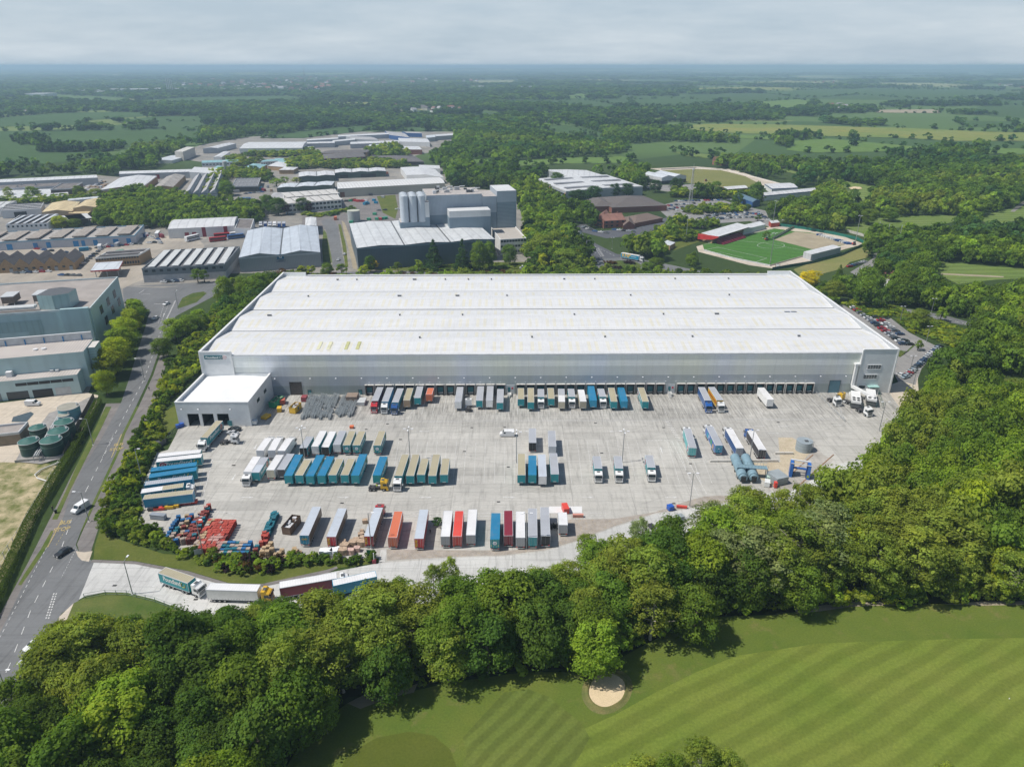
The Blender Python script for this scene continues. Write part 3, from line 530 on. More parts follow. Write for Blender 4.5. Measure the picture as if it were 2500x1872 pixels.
# gable doors and small items on the front
def doorpart(x,wd,h,m,name='door',y=-.08,z=0): 
    o=MB().box(x-wd/2,x+wd/2,y,0,z,h,m).build(name,wh)
    fr=MB().box(x-wd/2-.15,x-wd/2,y-.06,0,z,h+.15,DKG).box(x+wd/2,x+wd/2+.15,y-.06,0,z,h+.15,DKG).box(x-wd/2,x+wd/2,y-.06,0,h,h+.15,DKG).build('door_frame',o)
    return o
def wxl(x): return (x-1250)*.1636+121.4
doorpart(wxl(726),4.6,5.6,M('strip_curtain',(.07,.06,.055),.6,.5,3),'strip_curtain_door')
for x in (758,881): doorpart(wxl(x),1.3,2.2,TEAL)
doorpart(wxl(2041),4.3,5.3,M('blue_roller',(.09,.20,.26),.5,.1),'roller_door')
for x,y0 in ((WX-8.4,10.6),(WX-9.2,6.4)):
    o=MB().box(x-2.6,x+2.6,-.62,-.5,y0,y0+1.5,GLS).build('window',wh); f=MB().box(x-2.8,x+2.8,-.68,-.5,y0-.2,y0,WHT).box(x-2.8,x+2.8,-.68,-.5,y0+1.5,y0+1.7,WHT)
    for k in range(6): f.box(x-2.65+k*1.05,x-2.57+k*1.05,-.66,-.62,y0,y0+1.5,WHT)
    f.box(x-2.6,x+2.6,-.66,-.62,y0+.7,y0+.78,WHT).build('window_frame',o)
x=WX-11.6; o=MB().box(x-1.3,x+1.3,-.62,-.5,2.0,3.3,GLS).build('window',wh); MB().box(x-1.5,x+1.5,-.66,-.5,1.8,2.0,WHT).box(x-1.5,x+1.5,-.66,-.5,3.3,3.45,WHT).build('window_frame',o)
x=WX-7.6; pc=MB().box(x-2.1,x+2.1,-2.6,-.5,3.1,3.5,M('teal_canopy',(.35,.55,.52),.5)).box(x-2,x-1.8,-2.5,-2.3,0,3.1,WHT).box(x+1.8,x+2,-2.5,-2.3,0,3.1,WHT).build('porch',wh); MB().box(x-1.2,x+1.2,-.6,-.5,0,2.5,GLS).build('entrance_door',pc)
du=MB().box(WX-16.2,WX-15.2,-1.4,-.3,3.5,12.2,WHT).box(WX-16.4,WX-14.4,-1.5,0,12.2,13.0,WHT).bar((WX-15.8,-1,3.2),(WX-12.5,-13,3.6),1.2,1.0,WHT)
du.build('air_duct',wh)
cx0=wxl(892.5)
def gap(i): return cx0+i*3.98
docks=[(wxl(904.8)+i*4.02,0) for i in range(14)]+[(wxl(1272.8)+i*3.975,0) for i in range(15)]+[(wxl(1663.5)+i*3.97,0) for i in range(9)]+[(wxl(1882)+i*3.97,1) for i in range(5)]
BK=M('black_rubber',(.02,.02,.022),.8); CRM=M('cream_frame',(.62,.60,.56),.5)
def dockme(white):
    f=CRM if white else M('grey_shelter_frame',(.28,.27,.26),.6)
    a=MB().box(-1.8,-1.5,-.9,0,.0,4.3,f).box(1.5,1.8,-.9,0,.0,4.3,f).box(-1.8,1.8,-.9,0,4.3,4.5,f,CRM).box(-1.5,-1.1,-.85,-.02,.9,4.3,BK).box(1.1,1.5,-.85,-.02,.9,4.3,BK).box(-1.1,1.1,-.85,-.02,3.6,4.3,BK)
    d=MB().box(-1.1,1.1,-.1,-.02,1.0,3.6,TEAL if True else BK)
    e=MB().box(-1.25,-.85,-1.3,-.02,.25,1.0,BK).box(.85,1.25,-1.3,-.02,.25,1.0,BK).box(-1.0,1.0,-.7,-.02,.95,1.05,LG)
    return a.mesh('dock_shelter'),d.mesh('dock_door'),e.mesh('dock_buffer')
DM=[dockme(0),dockme(1)]
for x,wt in docks:
    a=link('dock_shelter',DM[wt][0],wh,(x,0,0)); link('dock_door',DM[wt][1],a); link('dock_buffer',DM[wt][2],a)
WLM=MB().box(-.1,.1,-.3,0,0,.16,M('lamp_white',(.85,.86,.88),.4)).mesh('wall_lamp')
for i in range(44):
    x=wxl(904.8)+i*4.0+(i>13)*2; 
    if x<wxl(1990): link('wall_lamp',WLM,wh,(x,0,5.3))
FLm=MB().bar((0,0,0),(0,-1.0,.3),.1,.1,DKG).box(-.25,.25,-1.4,-.95,.25,.42,M('lamp_white',(.85,.86,.88))).mesh('floodlight')
for x in [wxl(632),wxl(680)]+[wxl(765)+i*10.1 for i in range(22)]: link('floodlight',FLm,wh,(x,0,7.3))
for x in (wxl(1246),wxl(1638)):
    st=MB().box(x-1.7,x+1.9,-.12,0,0,4.0,M('pale_bay_panel',(.60,.62,.63),.5)).box(x-1.0,x+.6,-3.0,-.12,0,1.0,C_road)
    for k in range(4): st.box(x-1.0,x+.0,-3.4-k*.35,-3.0-k*.35,0,.85-k*.2,C_road)
    o=st.build('dock_stairs',wh); MB().box(x-.8,x+.2,-.2,-.12,1,3.1,TEAL).build('door',o); MB().cyl((x+1.0,2.6),.4,-.2,-.13,M('red_sign',(.55,.03,.05)),14,axis='y').build('round_sign',o)
    r=MB()
    for yy in (-.2,-1.6,-3.0): r.box(x-1.0,x-.93,yy-.04,yy+.04,1,2.1,LG)
    r.box(x-1.0,x-.93,-3.0,-.2,2.05,2.12,LG).box(x-1.0,x-.93,-3.0,-.2,1.5,1.56,LG).build('handrail',o)
# sign
sg=MB().box(1.9,8.9,-.62,-.4,15.75,17.25,M('sign_teal',(.01,.13,.16),.5,.05)).build('sign_board',wh)
WL=M('sign_white',(.85,.85,.83),.5,.03)
me=text_mesh('Poundland',1.3,WL); o=link('lettering',me,sg,(4.9,-.65,16.5)); o.rotation_euler=(PI/2,0,0); o.scale=(.9,1,1); o=link('ring_mark',MB().tube([(.42*math.cos(k*PI/8),-.65,.42*math.sin(k*PI/8)) for k in range(15)],.07,WL,5).mesh('ring_mark'),sg,(8.25,0,16.5))
o=MB().cyl((9.8,16.5),.85,-.6,-.41,WL,24,axis='y').cyl((9.8,16.5),.72,-.63,-.6,M('sign_red',(.45,.03,.06)),24,axis='y').cyl((9.8,16.5),.6,-.65,-.63,WL,24,axis='y').build('round_sign',wh)
o2=link('lettering',text_mesh('£1',.8,M('sign_red',(.45,.03,.06))),o,(9.8,-.67,16.5)); o2.rotation_euler=(PI/2,0,0)
# ---------------------------------------------------------------- annex
an=empty('loading_annex',(-121.4,230.8,0),0,'low white annex with flat roof and three open doorways in front of the warehouse corner','annex')
AW,AD,AH=26.4,26.0,9.5; AM=M('annex_cladding',(.66,.69,.71),.45,.06)
a=MB(); dx=[5.7,11.0,16.5]; xs=[0]+[v for d in dx for v in (d-2.1,d+2.1)]+[AW]
for i in range(0,len(xs),2): a.box(xs[i],xs[i+1],-.4,0,0,5.0,AM)
a.box(0,AW,-.4,0,5.0,AH,AM).box(0,.4,0,AD,0,AH,AM).box(AW-.4,AW,0,AD,0,AH,AM).box(.4,AW-.4,AD-.2,AD-.02,0,AH,AM); a.build('wall',an)
MB().add([(.4,0,8.3),(AW/2,0,8.9),(AW-.4,0,8.3),(.4,AD-.2,8.3),(AW/2,AD-.2,8.9),(AW-.4,AD-.2,8.3)],[(0,1,4,3),(1,2,5,4)],M('annex_roof',(.80,.81,.81),.5,.05,.2)).build('roof',an)
MB().box(-.1,.6,-.5,AD-.1,AH,AH+.25,WHT).box(AW-.6,AW+.1,-.5,AD-.1,AH,AH+.25,WHT).box(.6,AW-.6,-.5,.15,AH,AH+.25,WHT).build('coping',an)
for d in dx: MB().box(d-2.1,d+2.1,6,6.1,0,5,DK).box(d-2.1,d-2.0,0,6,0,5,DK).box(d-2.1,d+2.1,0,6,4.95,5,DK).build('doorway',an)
for y in (9.5,17.5): MB().box(AW,AW+.06,y-1.4,y+1.4,5.2,6.6,GLS).build('window',an)
MB().box(18.2,19.4,-.5,-.4,0,2.2,TEAL).build('door',an)
for x in (2.5,8.5,20): link('floodlight',FLm,an,(x,-.4,7))
# ---------------------------------------------------------------- generic buildings
def frame3(fl,fr,b,h,side):
    A=P(*fl,h);B=P(*fr,h);C=P(*b,h)
    if side=='R': D=A+(C-B)      # b is back right
    else: D=C; C=B+(D-A)
    return A,B,C,D
BCLR=[]; BPX=[]
def bldg(name,label,cat,fl,fr,b,h,wall,roof,kind='gable',rise=1.5,side='R',n=1,win=None,doors=None,trim=None,group=None,along=False,extra=None,par=0,chim=0,skip=False,base=None,ribs=True):
    """fl, fr: front eaves corners in the photograph at height h, b: a back eaves corner"""
    A,B,C,D=frame3(fl,fr,b,h,side); ux=(B-A); W=ux.length; ux.normalize(); uy=(D-A); Dp=uy.length; uy.normalize()
    org=Vector((A.x,A.y,0)); rz=math.atan2(ux.y,ux.x); e=empty(name,org,rz,label,cat,group)
    rot=Matrix.Rotation(-rz,3,'Z'); vy=rot@(D-A); sh=vy.x/max(vy.y,.01); Dl=vy.y
    def q(u,v,z): return (u*W+v*vy.x, v*Dl, z)
    BCLR.append([(p.x,p.y) for p in (A,B,C,D)]); BPX.append([topx(A.x,A.y,0),topx(B.x,B.y,0),topx(C.x,C.y,h+rise),topx(D.x,D.y,h+rise)])
    w_=MB(); c4=[q(0,0,0),q(1,0,0),q(1,1,0),q(0,1,0)]
    top=[(x,y,h) for x,y,_ in c4]
    w_.add(c4+top,[(0,1,5,4),(1,2,6,5),(2,3,7,6),(3,0,4,7)],wall)
    if trim: 
        tt=[(x,y,h-.9) for x,y,_ in [q(-.002,-.004,0),q(1.002,-.004,0),q(1.002,1.004,0),q(-.002,1.004,0)]]; t2=[(x,y,h+.02) for x,y,_ in tt]
        MB().add(tt+t2,[(0,1,5,4),(1,2,6,5),(2,3,7,6),(3,0,4,7)],trim).build('fascia',e)
    if base:
        tt=[(x,y,0) for x,y,_ in [q(-.002,-.004,0),q(1.002,-.004,0),q(1.002,1.004,0),q(-.002,1.004,0)]]; t2=[(x,y,h*.5) for x,y,_ in tt]
        MB().add(tt+t2,[(0,1,5,4),(1,2,6,5),(2,3,7,6),(3,0,4,7)],base).build('plinth',e)
    r=MB(); ov=.3/max(W,1); 
    if kind=='flat':
        zt=h-(.7 if par else 0)
        if par:
            w_.add([q(0,0,h),q(1,0,h),q(1,1,h),q(0,1,h),q(.4/W,.4/Dl,h),q(1-.4/W,.4/Dl,h),q(1-.4/W,1-.4/Dl,h),q(.4/W,1-.4/Dl,h),q(.4/W,.4/Dl,zt),q(1-.4/W,.4/Dl,zt),q(1-.4/W,1-.4/Dl,zt),q(.4/W,1-.4/Dl,zt)],[(0,1,5,4),(1,2,6,5),(2,3,7,6),(3,0,4,7),(4,5,9,8),(5,6,10,9),(6,7,11,10),(7,4,8,11)],trim or WHT)
        r.add([q(.001,.001,zt-.02),q(.999,.001,zt-.02),q(.999,.999,zt-.02),q(.001,.999,zt-.02)],[(0,1,2,3)],roof)
    elif kind in('gable','barrel'):
        K=8 if kind=='barrel' else 2
        for i in range(n):
            pv=[]
            for k in range(K+1):
                f=k/K; z=h+.03+rise*(math.sin(PI*f) if kind=='barrel' else 1-abs(2*f-1)); pv.append(((i+f)/n,z))
            for k in range(K):
                (u0,z0),(u1,z1)=pv[k],pv[k+1]
                if along: a=[q(0,u0,z0),q(1,u0,z0),q(1,u1,z1),q(0,u1,z1)]
                else: a=[q(u0,0,z0),q(u1,0,z1),q(u1,1,z1),q(u0,1,z0)]
                r.add(a,[(0,1,2,3)],roof)
            for vv in (0,1):
                if along: w_.add([q(vv,u,z-.02) for u,z in pv]+[q(vv,i/n,h),q(vv,(i+1)/n,h)],[tuple(range(K+1))],wall)
                else: w_.add([q(u,vv,z-.02) for u,z in pv],[tuple(range(K+1))],wall)
    elif kind=='saw':
        for i in range(n):
            u0,u1=i/n,(i+1)/n; um=u0+(u1-u0)*.8
            r.add([q(u0,0,h),q(um,0,h+rise),q(um,1,h+rise),q(u0,1,h)],[(0,1,2,3)],roof)
            r.add([q(um,0,h+rise),q(u1,0,h),q(u1,1,h),q(um,1,h+rise)],[(0,1,2,3)],trim or GLS)
            for vv in (0,1): w_.add([q(u0,vv,h),q(um,vv,h+rise-.02),q(u1,vv,h)],[(0,1,2)],wall)
    elif kind=='hip':
        ins=min(.5*Dl/W,.45) if W>Dl else .5
        if W>Dl: rd=[q(ins,.5,h+rise),q(1-ins,.5,h+rise)]; 
        else: ii=min(.5*W/Dl,.45); rd=[q(.5,ii,h+rise),q(.5,1-ii,h+rise)]
        E=[q(-ov,-ov,h),q(1+ov,-ov,h),q(1+ov,1+ov,h),q(-ov,1+ov,h)]+rd
        r.add(E,[(0,1,5,4),(1,2,5),(2,3,4,5),(3,0,4)] if W>Dl else [(0,1,4),(1,2,5,4),(2,3,5),(3,0,4,5)],roof)
    w_.build('wall',e); ro=r.build('roof',e)
    if kind=='gable' and n>1 and not name.startswith('brick_w'):
        gm=MB()
        for i in range(1,n):
            a,b_=(q(0,i/n,0),q(1,i/n,0)) if along else (q(i/n,0,0),q(i/n,1,0)); gm.bar((a[0],a[1],h+.14),(b_[0],b_[1],h+.14),.8,.16,DKG)
        gm.build('gutter',ro)
    if chim:
        for k in range(chim): x,y,_=q(.2+.6*k/max(1,chim-1),.5,0); MB().box(x-.4,x+.4,y-.4,y+.4,h+rise*.3,h+rise+1.2,M('chimney_brick',(.30,.14,.10))).build('chimney',ro)
    if win:   # rows, cols, glass height, margin
        rows,cols,gh=win[:3]; wmf=win[3] if len(win)>3 else .62
        for rr in range(rows):
            z0=h/rows*(rr+.42)
            for cc in range(cols):
                u0=(cc+.5-wmf/2)/cols; u1=(cc+.5+wmf/2)/cols; a=q(u0,0,0);b2=q(u1,0,0)
                MB().box(a[0],b2[0],-.06,-.01,z0,z0+gh,GLS).build('window',e)
    if doors:
        dm,lst,dh=doors
        for u0,u1 in lst: a=q(u0,0,0);b2=q(u1,0,0); MB().box(a[0],b2[0],-.08,-.01,0,dh,dm).build('door',e)
    if extra: extra(e,q,W,Dl,h)
    return e
wG=ribmat('grey_clad',(.40,.43,.46)); wL=ribmat('pale_clad',(.60,.62,.64)); wW=ribmat('white_clad',(.68,.69,.69)); wT=ribmat('tan_brickclad',(.42,.32,.20)); wDg=ribmat('dark_green_clad',(.06,.10,.085)); wDk=ribmat('black_clad',(.05,.055,.06))
BR=M('red_brick',(.27,.11,.08),.9,.2,2); BRt=M('tan_brick',(.36,.24,.13),.9,.2,1.5); STN=M('render_white',(.72,.72,.70),.8,.08)
rW=ribmat('white_roof',(.66,.67,.68),1,0,.06); rG=ribmat('grey_roof',(.42,.42,.43),1,0,.15,.7,.15,0,.4); rP=ribmat('pale_roof',(.62,.66,.70),1,0,.06); rD=ribmat('felt_roof',(.17,.155,.15),3,0,.06,.9,.2,0,.3); rY=ribmat('yellow_roof',(.62,.50,.29),1.2,0,.12,.6,.1,0,.4); rT=ribmat('teal_roof',(.27,.47,.50),1,0,.1); rB=ribmat('slate_roof',(.14,.13,.13),.6,1,.2,.8,.1,0,.3); rC=ribmat('clay_roof',(.26,.13,.10),.5,1,.2,.9,.15)
rBl=ribmat('blue_sheet_roof',(.12,.20,.27),1,0,.15); wBl=ribmat('blue_clad',(.03,.10,.28)); BLD=M('blue_door',(.03,.22,.48),.5); MAR=M('maroon_panel',(.25,.03,.05),.6)
def skylights(cols,rows,m,along=0,wd=.5,ln=.7):
    def f(e,q,W,Dl,h):
        mb=MB()
        for i in range(cols):
            for j in range(rows):
                u=(i+.5)/cols; v=(j+.5)/rows; a=q(u-wd/2/cols,v-ln/2/rows,0); b=q(u+wd/2/cols,v+ln/2/rows,0); mb.box(min(a[0],b[0]),max(a[0],b[0]),a[1],b[1],h-.1,h+.35,m)
        mb.build('skylight',e)
    return f
SKL=M('skylight_white',(.58,.59,.58),.4); HVAC=M('hvac_metal',(.40,.41,.42),.5)
def units(nn,seed=1,zs=1.6):
    def f(e,q,W,Dl,h):
        rr=random.Random(seed)
        for i in range(nn):
            x,y,_=q(rr.uniform(.1,.9),rr.uniform(.15,.85),0); s_=rr.uniform(.6,1.6); MB().box(-s_,s_,-s_*.6,s_*.6,0,zs*rr.uniform(.5,1),HVAC).cyl((0,0),.4*s_,zs*.5,zs*1.1,DKG,10).build('roof_unit',e,loc=(x,y,h))
    return f
def g_extra(e,q,W,Dl,h):
    x=W*.5; bd=MB().box(x-2.2,x+2.2,-.25,-.05,h-2.6,h+.4,M('sign_navy',(.01,.13,.25),.5)).build('sign_board',e)
    o=link('lettering',text_mesh('G',2.6,WL),bd,(x,-.3,h-1.1)); o.rotation_euler=(PI/2,0,0)
    for k,s_ in enumerate((6.2,3.4,5.6)): MB().box(x-s_/2,x+s_/2,-.12,-.05,h-3.3-k*.55,h-3.05-k*.55,M('navy_letters',(.02,.06,.12))).build('lettering',e)
def blue_ex(e,q,W,Dl,h):
    for k in range(8):
        a=q((k+.12)/8,.1,0);b=q((k+.88)/8,.9,0); MB().box(a[0]+1,b[0]-1,a[1],b[1],h-.1,h+.5+.3*(k%2),M('felt_brown',(.14,.115,.10) if k%3 else (.30,.27,.24),.9,.3,.6),None).build('roof_bay',e)
def mar_ex(e,q,W,Dl,h):
    for u in (.53,.86): a=q(u,0,0); MB().box(a[0]-1.4,a[0]+1.4,-.1,-.02,0,h,MAR).build('wall_stripe',e)
    for u in (.27,.38): a=q(u,0,0); MB().box(a[0]-1.5,a[0]+1.5,-.1,-.02,0,4,MAR).build('door',e)
B=bldg
B('storage_shed','long pale grey shed with narrow white roof at the far left of the estate','shed',(-110,451),(238.5,434),(235,427),8,wG,rW,'gable',1.2,along=True)
B('flat_roof_factory','dark flat-roofed factory with white roof band beside the scrap heaps','factory',(123,462),(176,460),(201,445),8,M('dark_brown_clad',(.12,.10,.09)),rD,'flat',par=1,trim=M('pale_band',(.55,.58,.6)))
B('flat_roof_factory','long low dark-roofed block behind the white flat roof at the left edge','factory',(-110,466),(136,454),(148,446),7,wL,rD,'flat',extra=units(5,3))
B('low_workshop','low workshop with broad white flat roof at the left edge','workshop',(-90,488),(122,480),(126,461),5,BRt,rW,'flat',win=(1,14,1.2))
B('low_workshop','small white-roofed workshop tucked under the dark factory','workshop',(124,480),(168,476.5),(166,469),5,BRt,rW,'flat')
B('yellow_roof_shed','tallest yellow-roofed shed of the tan pair','shed',(178.6,508.5),(233,506),(259,487),8,wT,rY,'gable',1.6)
B('yellow_roof_shed','broad lower yellow-roofed shed beside the tallest one','shed',(101.7,518.7),(176,516),(196,492.7),6,wT,rY,'gable',1.6,extra=skylights(5,3,M('yellow_light',(.66,.60,.40)),wd=.2))
B('low_workshop','rusty low lean-to workshop under the yellow roofs','workshop',(166,521),(214.7,521),(233,507),5,M('rust_clad',(.30,.22,.14)),rY,'flat')
B('low_workshop','pale flat workshop behind the yellow roofs','workshop',(164,490),(239,483.6),(245,479.5),5,wL,rP,'gable',.8,along=True)
B('small_shed','small grey gabled shed right of the yellow roofs','shed',(252,487),(271,487),(284,479),6,wG,rP,'gable',1)
B('striped_roof_works','works with thin black roof strips at the left edge','works',(2,514),(99.5,508.5),(107,493.8),7,wL,rW,'flat',extra=skylights(1,4,M('black_strip',(.05,.05,.055)),wd=.98,ln=.4),doors=(DK,[(.3,.62)],5))
B('low_workshop','grey workshop with slanting rooflights at the very left edge','workshop',(-70,514),(0,510),(40,490),7,wW,rG,'flat',extra=skylights(4,1,SKL,wd=.25))
B('office_works','white two-storey office with sawtooth roof bays behind','office',(13.6,549),(115,544.7),(142,522),8,STN,rB,'flat',par=1,win=(2,9,1.4,.42),extra=skylights(5,1,rP,wd=.35,ln=.9))
B('low_workshop','brown workshop with white roof strips next to the two-storey office','workshop',(150,541),(192,536.5),(216,521),6,M('brown_clad',(.16,.13,.11)),rG,'flat',extra=skylights(3,1,SKL,wd=.4,ln=.95))
B('trade_unit_row','long row of pale trade units with bright blue doors and brown roof bays','trade units',(-130,597),(328,574.5),(351,549),6.2,ribmat('lilac_clad',(.50,.52,.57)),M('unit_roof',(.36,.34,.32),.9,.2),'flat',par=1,trim=M('blue_band',(.25,.40,.50)),doors=(BLD,[(.44,.465),(.51,.535),(.655,.685),(.70,.72),(.765,.79),(.875,.905),(.95,.975),(.30,.33)],4.2),extra=blue_ex)
B('brick_workshop_row','row of six brown brick workshops with pointed slate gables','workshops',(-40,652),(181,642),(204.6,621),4.6,BRt,rB,'gable',4.4,n=6,win=(1,12,1.3,.4),doors=(M('grey_shutter',(.3,.32,.34)),[(i/6+.1,i/6+.14) for i in range(6)],2.6))
B('office_works','brown brick garage with white glazed upper floor behind the fuel canopy','garage',(231.7,629.4),(338,621.5),(366,605.7),7,BRt,rG,'flat',par=1,win=(2,16,1.6,.7),base=None,extra=skylights(1,2,rB,wd=.9,ln=.3),trim=STN)
def canopy(e,q,W,Dl,h):
    for u in (.1,.5,.9):
        for v in (.25,.75): x,y,_=q(u,v,0); MB().box(x-.2,x+.2,y-.2,y+.2,0,h-.8,LG).build('column',e)
ca=B('petrol_canopy','fuel station canopy with pale roof and red fascia on columns','canopy',(220.4,661),(289.3,656.6),(300,637),5.5,M('red_fascia',(.55,.04,.04)),rP,'flat',extra=canopy)
for c in list(ca.children):
    if c.name.startswith('wall'): 
        for v in c.data.vertices:
            if v.co.z<1: v.co.z=4.6
B('grey_office','dark grey workshop office with six slanted white rooflights','office',(345.8,655.4),(548,645.3),(585,602),8.8,ribmat('slate_clad',(.18,.21,.23)),M('felt_grey',(.13,.13,.14),.9,.25,.4),'flat',par=1,trim=M('slate_trim',(.22,.25,.27)),win=(2,11,1.5,.45),base=M('pale_plinth',(.45,.45,.46)),extra=skylights(7,1,SKL,wd=.22,ln=.92))
B('coach_depot','white coach depot with barrel roof and maroon wall stripes','depot',(409,559.4),(571.8,551.4),(581,529),7.3,wW,rW,'barrel',2,along=True,extra=mar_ex)
B('coach_depot','flat-roofed end block of the coach depot with dark roof well','depot',(573,557),(612.5,558),(620,534.5),7,wW,rD,'flat',par=1,doors=(MAR,[(.85,.95)],6))
B('twin_gable_warehouse','grey warehouse with two pale blue gables and a navy sign','warehouse',(582.6,629.4),(782,616),(604.6,562.7),9.5,ribmat('steel_clad',(.30,.33,.35)),ribmat('ice_roof',(.52,.57,.63),1,0,.05),'gable',2.0,side='L',n=2,extra=g_extra,trim=M('steel_trim',(.45,.48,.5)))
B('small_shed','small white-roofed store behind the twin-gable warehouse','shed',(745,553),(773,552),(772,531),7,wG,rW,'gable',.8)
B('beige_factory','long beige factory with ribbed white roof along the works yard','factory',(823.7,461),(1086,447),(1072.4,433),8.5,ribmat('beige_clad',(.46,.45,.38)),ribmat('ribbed_white',(.70,.70,.69),3.2,0,.25),'gable',1.6,along=True,trim=M('beige_trim',(.55,.54,.46)),doors=(M('rust_door',(.20,.09,.05)),[(.02,.06)],5))
B('rooflight_factory','white two-storey office factory with rows of grey roof lanterns','factory',(693.9,500),(832.9,489),(818,461),8,STN,M('concrete_roof',(.40,.39,.37),.9,.3,.3),'flat',par=1,win=(2,15,2,.72),extra=skylights(6,2,M('lantern',(.52,.51,.49),.8,.2),wd=.3,ln=.85))
B('low_workshop','dark lean-to against the lantern-roofed factory','workshop',(655,486),(695,486),(706,470),5,wDk,rG,'flat')
B('green_unit_row','white-roofed dark green unit behind the roof lanterns','trade units',(675.8,459.2),(810,452.4),(817,443),6,wDg,rP,'gable',.8,n=3)
B('green_unit_row','white-roofed dark green unit row nearest the brick office','trade units',(728.9,432),(817.7,428.3),(814.8,418),6.5,wDg,rW,'gable',1,n=2)
B('green_unit_row','dark green loading units with white roof and stacked yard goods','trade units',(817,422.6),(942,418),(939,410),6.5,wDg,rW,'gable',1,n=3,doors=(DK,[(.1,.25),(.5,.8)],4))
def bh(e,q,W,Dl,h): MB().box(W*.64,W*.76,-.12,-.02,h*.3,h*.62,WL).build('lettering_panel',e)
B('black_unit','black flat-roofed unit with white roof edge and small white lettering','unit',(565,455.4),(629.4,453.8),(636.2,434),6,wDk,M('dotted_roof',(.20,.20,.21)),'flat',par=1,trim=M('grey_trim',(.5,.52,.53)),extra=skylights(7,3,SKL,wd=.2,ln=.2))
B('sawtooth_works','grey sawtooth works with four steep roof bays','works',(448.6,474),(530,472),(545.8,430),6.5,ribmat('blue_grey_clad',(.34,.40,.44)),rG,'saw',4,n=4,trim=M('saw_glaze',(.2,.24,.27)))
B('gabled_works','brown-walled works with speckled grey gable roof','works',(371.8,461),(422.7,457),(452,428),6,BRt,ribmat('speckled_roof',(.36,.34,.32),2,0,.3,.9,.2,0,.5),'gable',2.4,win=(1,4,1.4),extra=None)
B('twin_gable_shed','white double-gabled shed behind the young trees','shed',(244,464),(343.6,459.5),(383,430),7,BRt,rW,'gable',2,n=1,win=(1,10,1.4),trim=wL)
B('storage_shed','long pale shed with red and teal doors behind the sawtooth works','shed',(290.5,425),(475.8,419.2),(473.5,413),7,wG,rW,'gable',1,along=True,doors=(MAR,[(.47,.52)],5))
B('storage_shed','thin grey shed between the long pale shed and teal roofs','shed',(484,421),(513,420),(510,410),6,wG,rP,'flat')
B('round_roof_block','white-roofed block behind the sawtooth works','shed',(462,420),(536,425),(545,412),8,wG,rW,'flat')
B('tower_block','beige slab-sided works tower beyond the long sheds','tower',(426,370),(446,371),(475,359.5),12,M('beige_panel',(.48,.46,.42)),M('beige_top',(.55,.54,.5)),'flat')
B('low_workshop','pale low shed at the foot of the beige tower','workshop',(372,392),(420,392),(462,380),4,wL,rP,'gable',.8)
B('small_shed','white gabled shed left of the great white warehouse','shed',(495,363.5),(531,362),(576,350.5),7,wG,rW,'gable',1.5)
B('small_shed','low white shed with open yard near the great white warehouse','shed',(521,384),(541,384),(562,371),5,wW,rW,'gable',1)
B('distribution_shed','great white distribution shed at the far end of the estate','warehouse',(583.9,362.6),(737.7,361.5),(749,346.5),10,wL,rW,'gable',2,along=True,trim=wW,doors=(DK,[(i/14+.02,i/14+.05) for i in range(13)],4))
B('low_workshop','white lean-to at the right end of the great white shed','workshop',(708,366),(758,364.5),(766,357.5),6,wL,rW,'flat')
for i,(a,b,c,l) in enumerate([((492,398),(593,394.5),(593,389),'teal-edged white unit row before the great white shed'),((636,395.5),(705,391),(718,386),'narrow teal-edged unit by the brick offices')]): B('teal_unit_row',l,'trade units',a,b,c,5,wL,rT,'gable',1,along=True,win=(1,12,1.2))
B('teal_roof_unit','teal hipped unit right of the grey sawtooth silo','unit',(514,415),(544,418),(560,407.5),5,wL,rT,'hip',2)
B('teal_roof_unit','teal hipped unit in the tree gap','unit',(598,408.5),(633,411.6),(652,402),5,BRt,rT,'hip',2)
B('teal_roof_unit','pale teal hipped unit with solar panels beside the hedge','unit',(690,402),(738,402),(716,387),5,wL,rT,'hip',1.6)
B('hip_roof_unit','white and brown hipped unit in the row of small units','unit',(654,405),(697,408.5),(719,398),5,BRt,rW,'hip',2)
B('hip_roof_unit','small white hipped unit in front of the brown one','unit',(681,415),(716,415),(728,408.5),5,BRt,rW,'hip',1.5)
def silo(e,q,W,Dl,h): pass
B('brick_office','three-storey red brick office with slate hipped roof','office',(791.5,388),(892.7,382.5),(885,371.5),9,BR,rB,'hip',3,win=(2,12,2,.5))
B('brick_office','tan office wing behind the red brick one','office',(780,375),(895,372),(905,366),8,BRt,rB,'hip',2.5,win=(2,12,1.6,.5))
B('hipped_office','low dark hipped office among trees beyond the works','office',(919.6,395),(1035,395),(1012,381),5,M('bronze_glass',(.10,.08,.07),.3),rB,'hip',4)
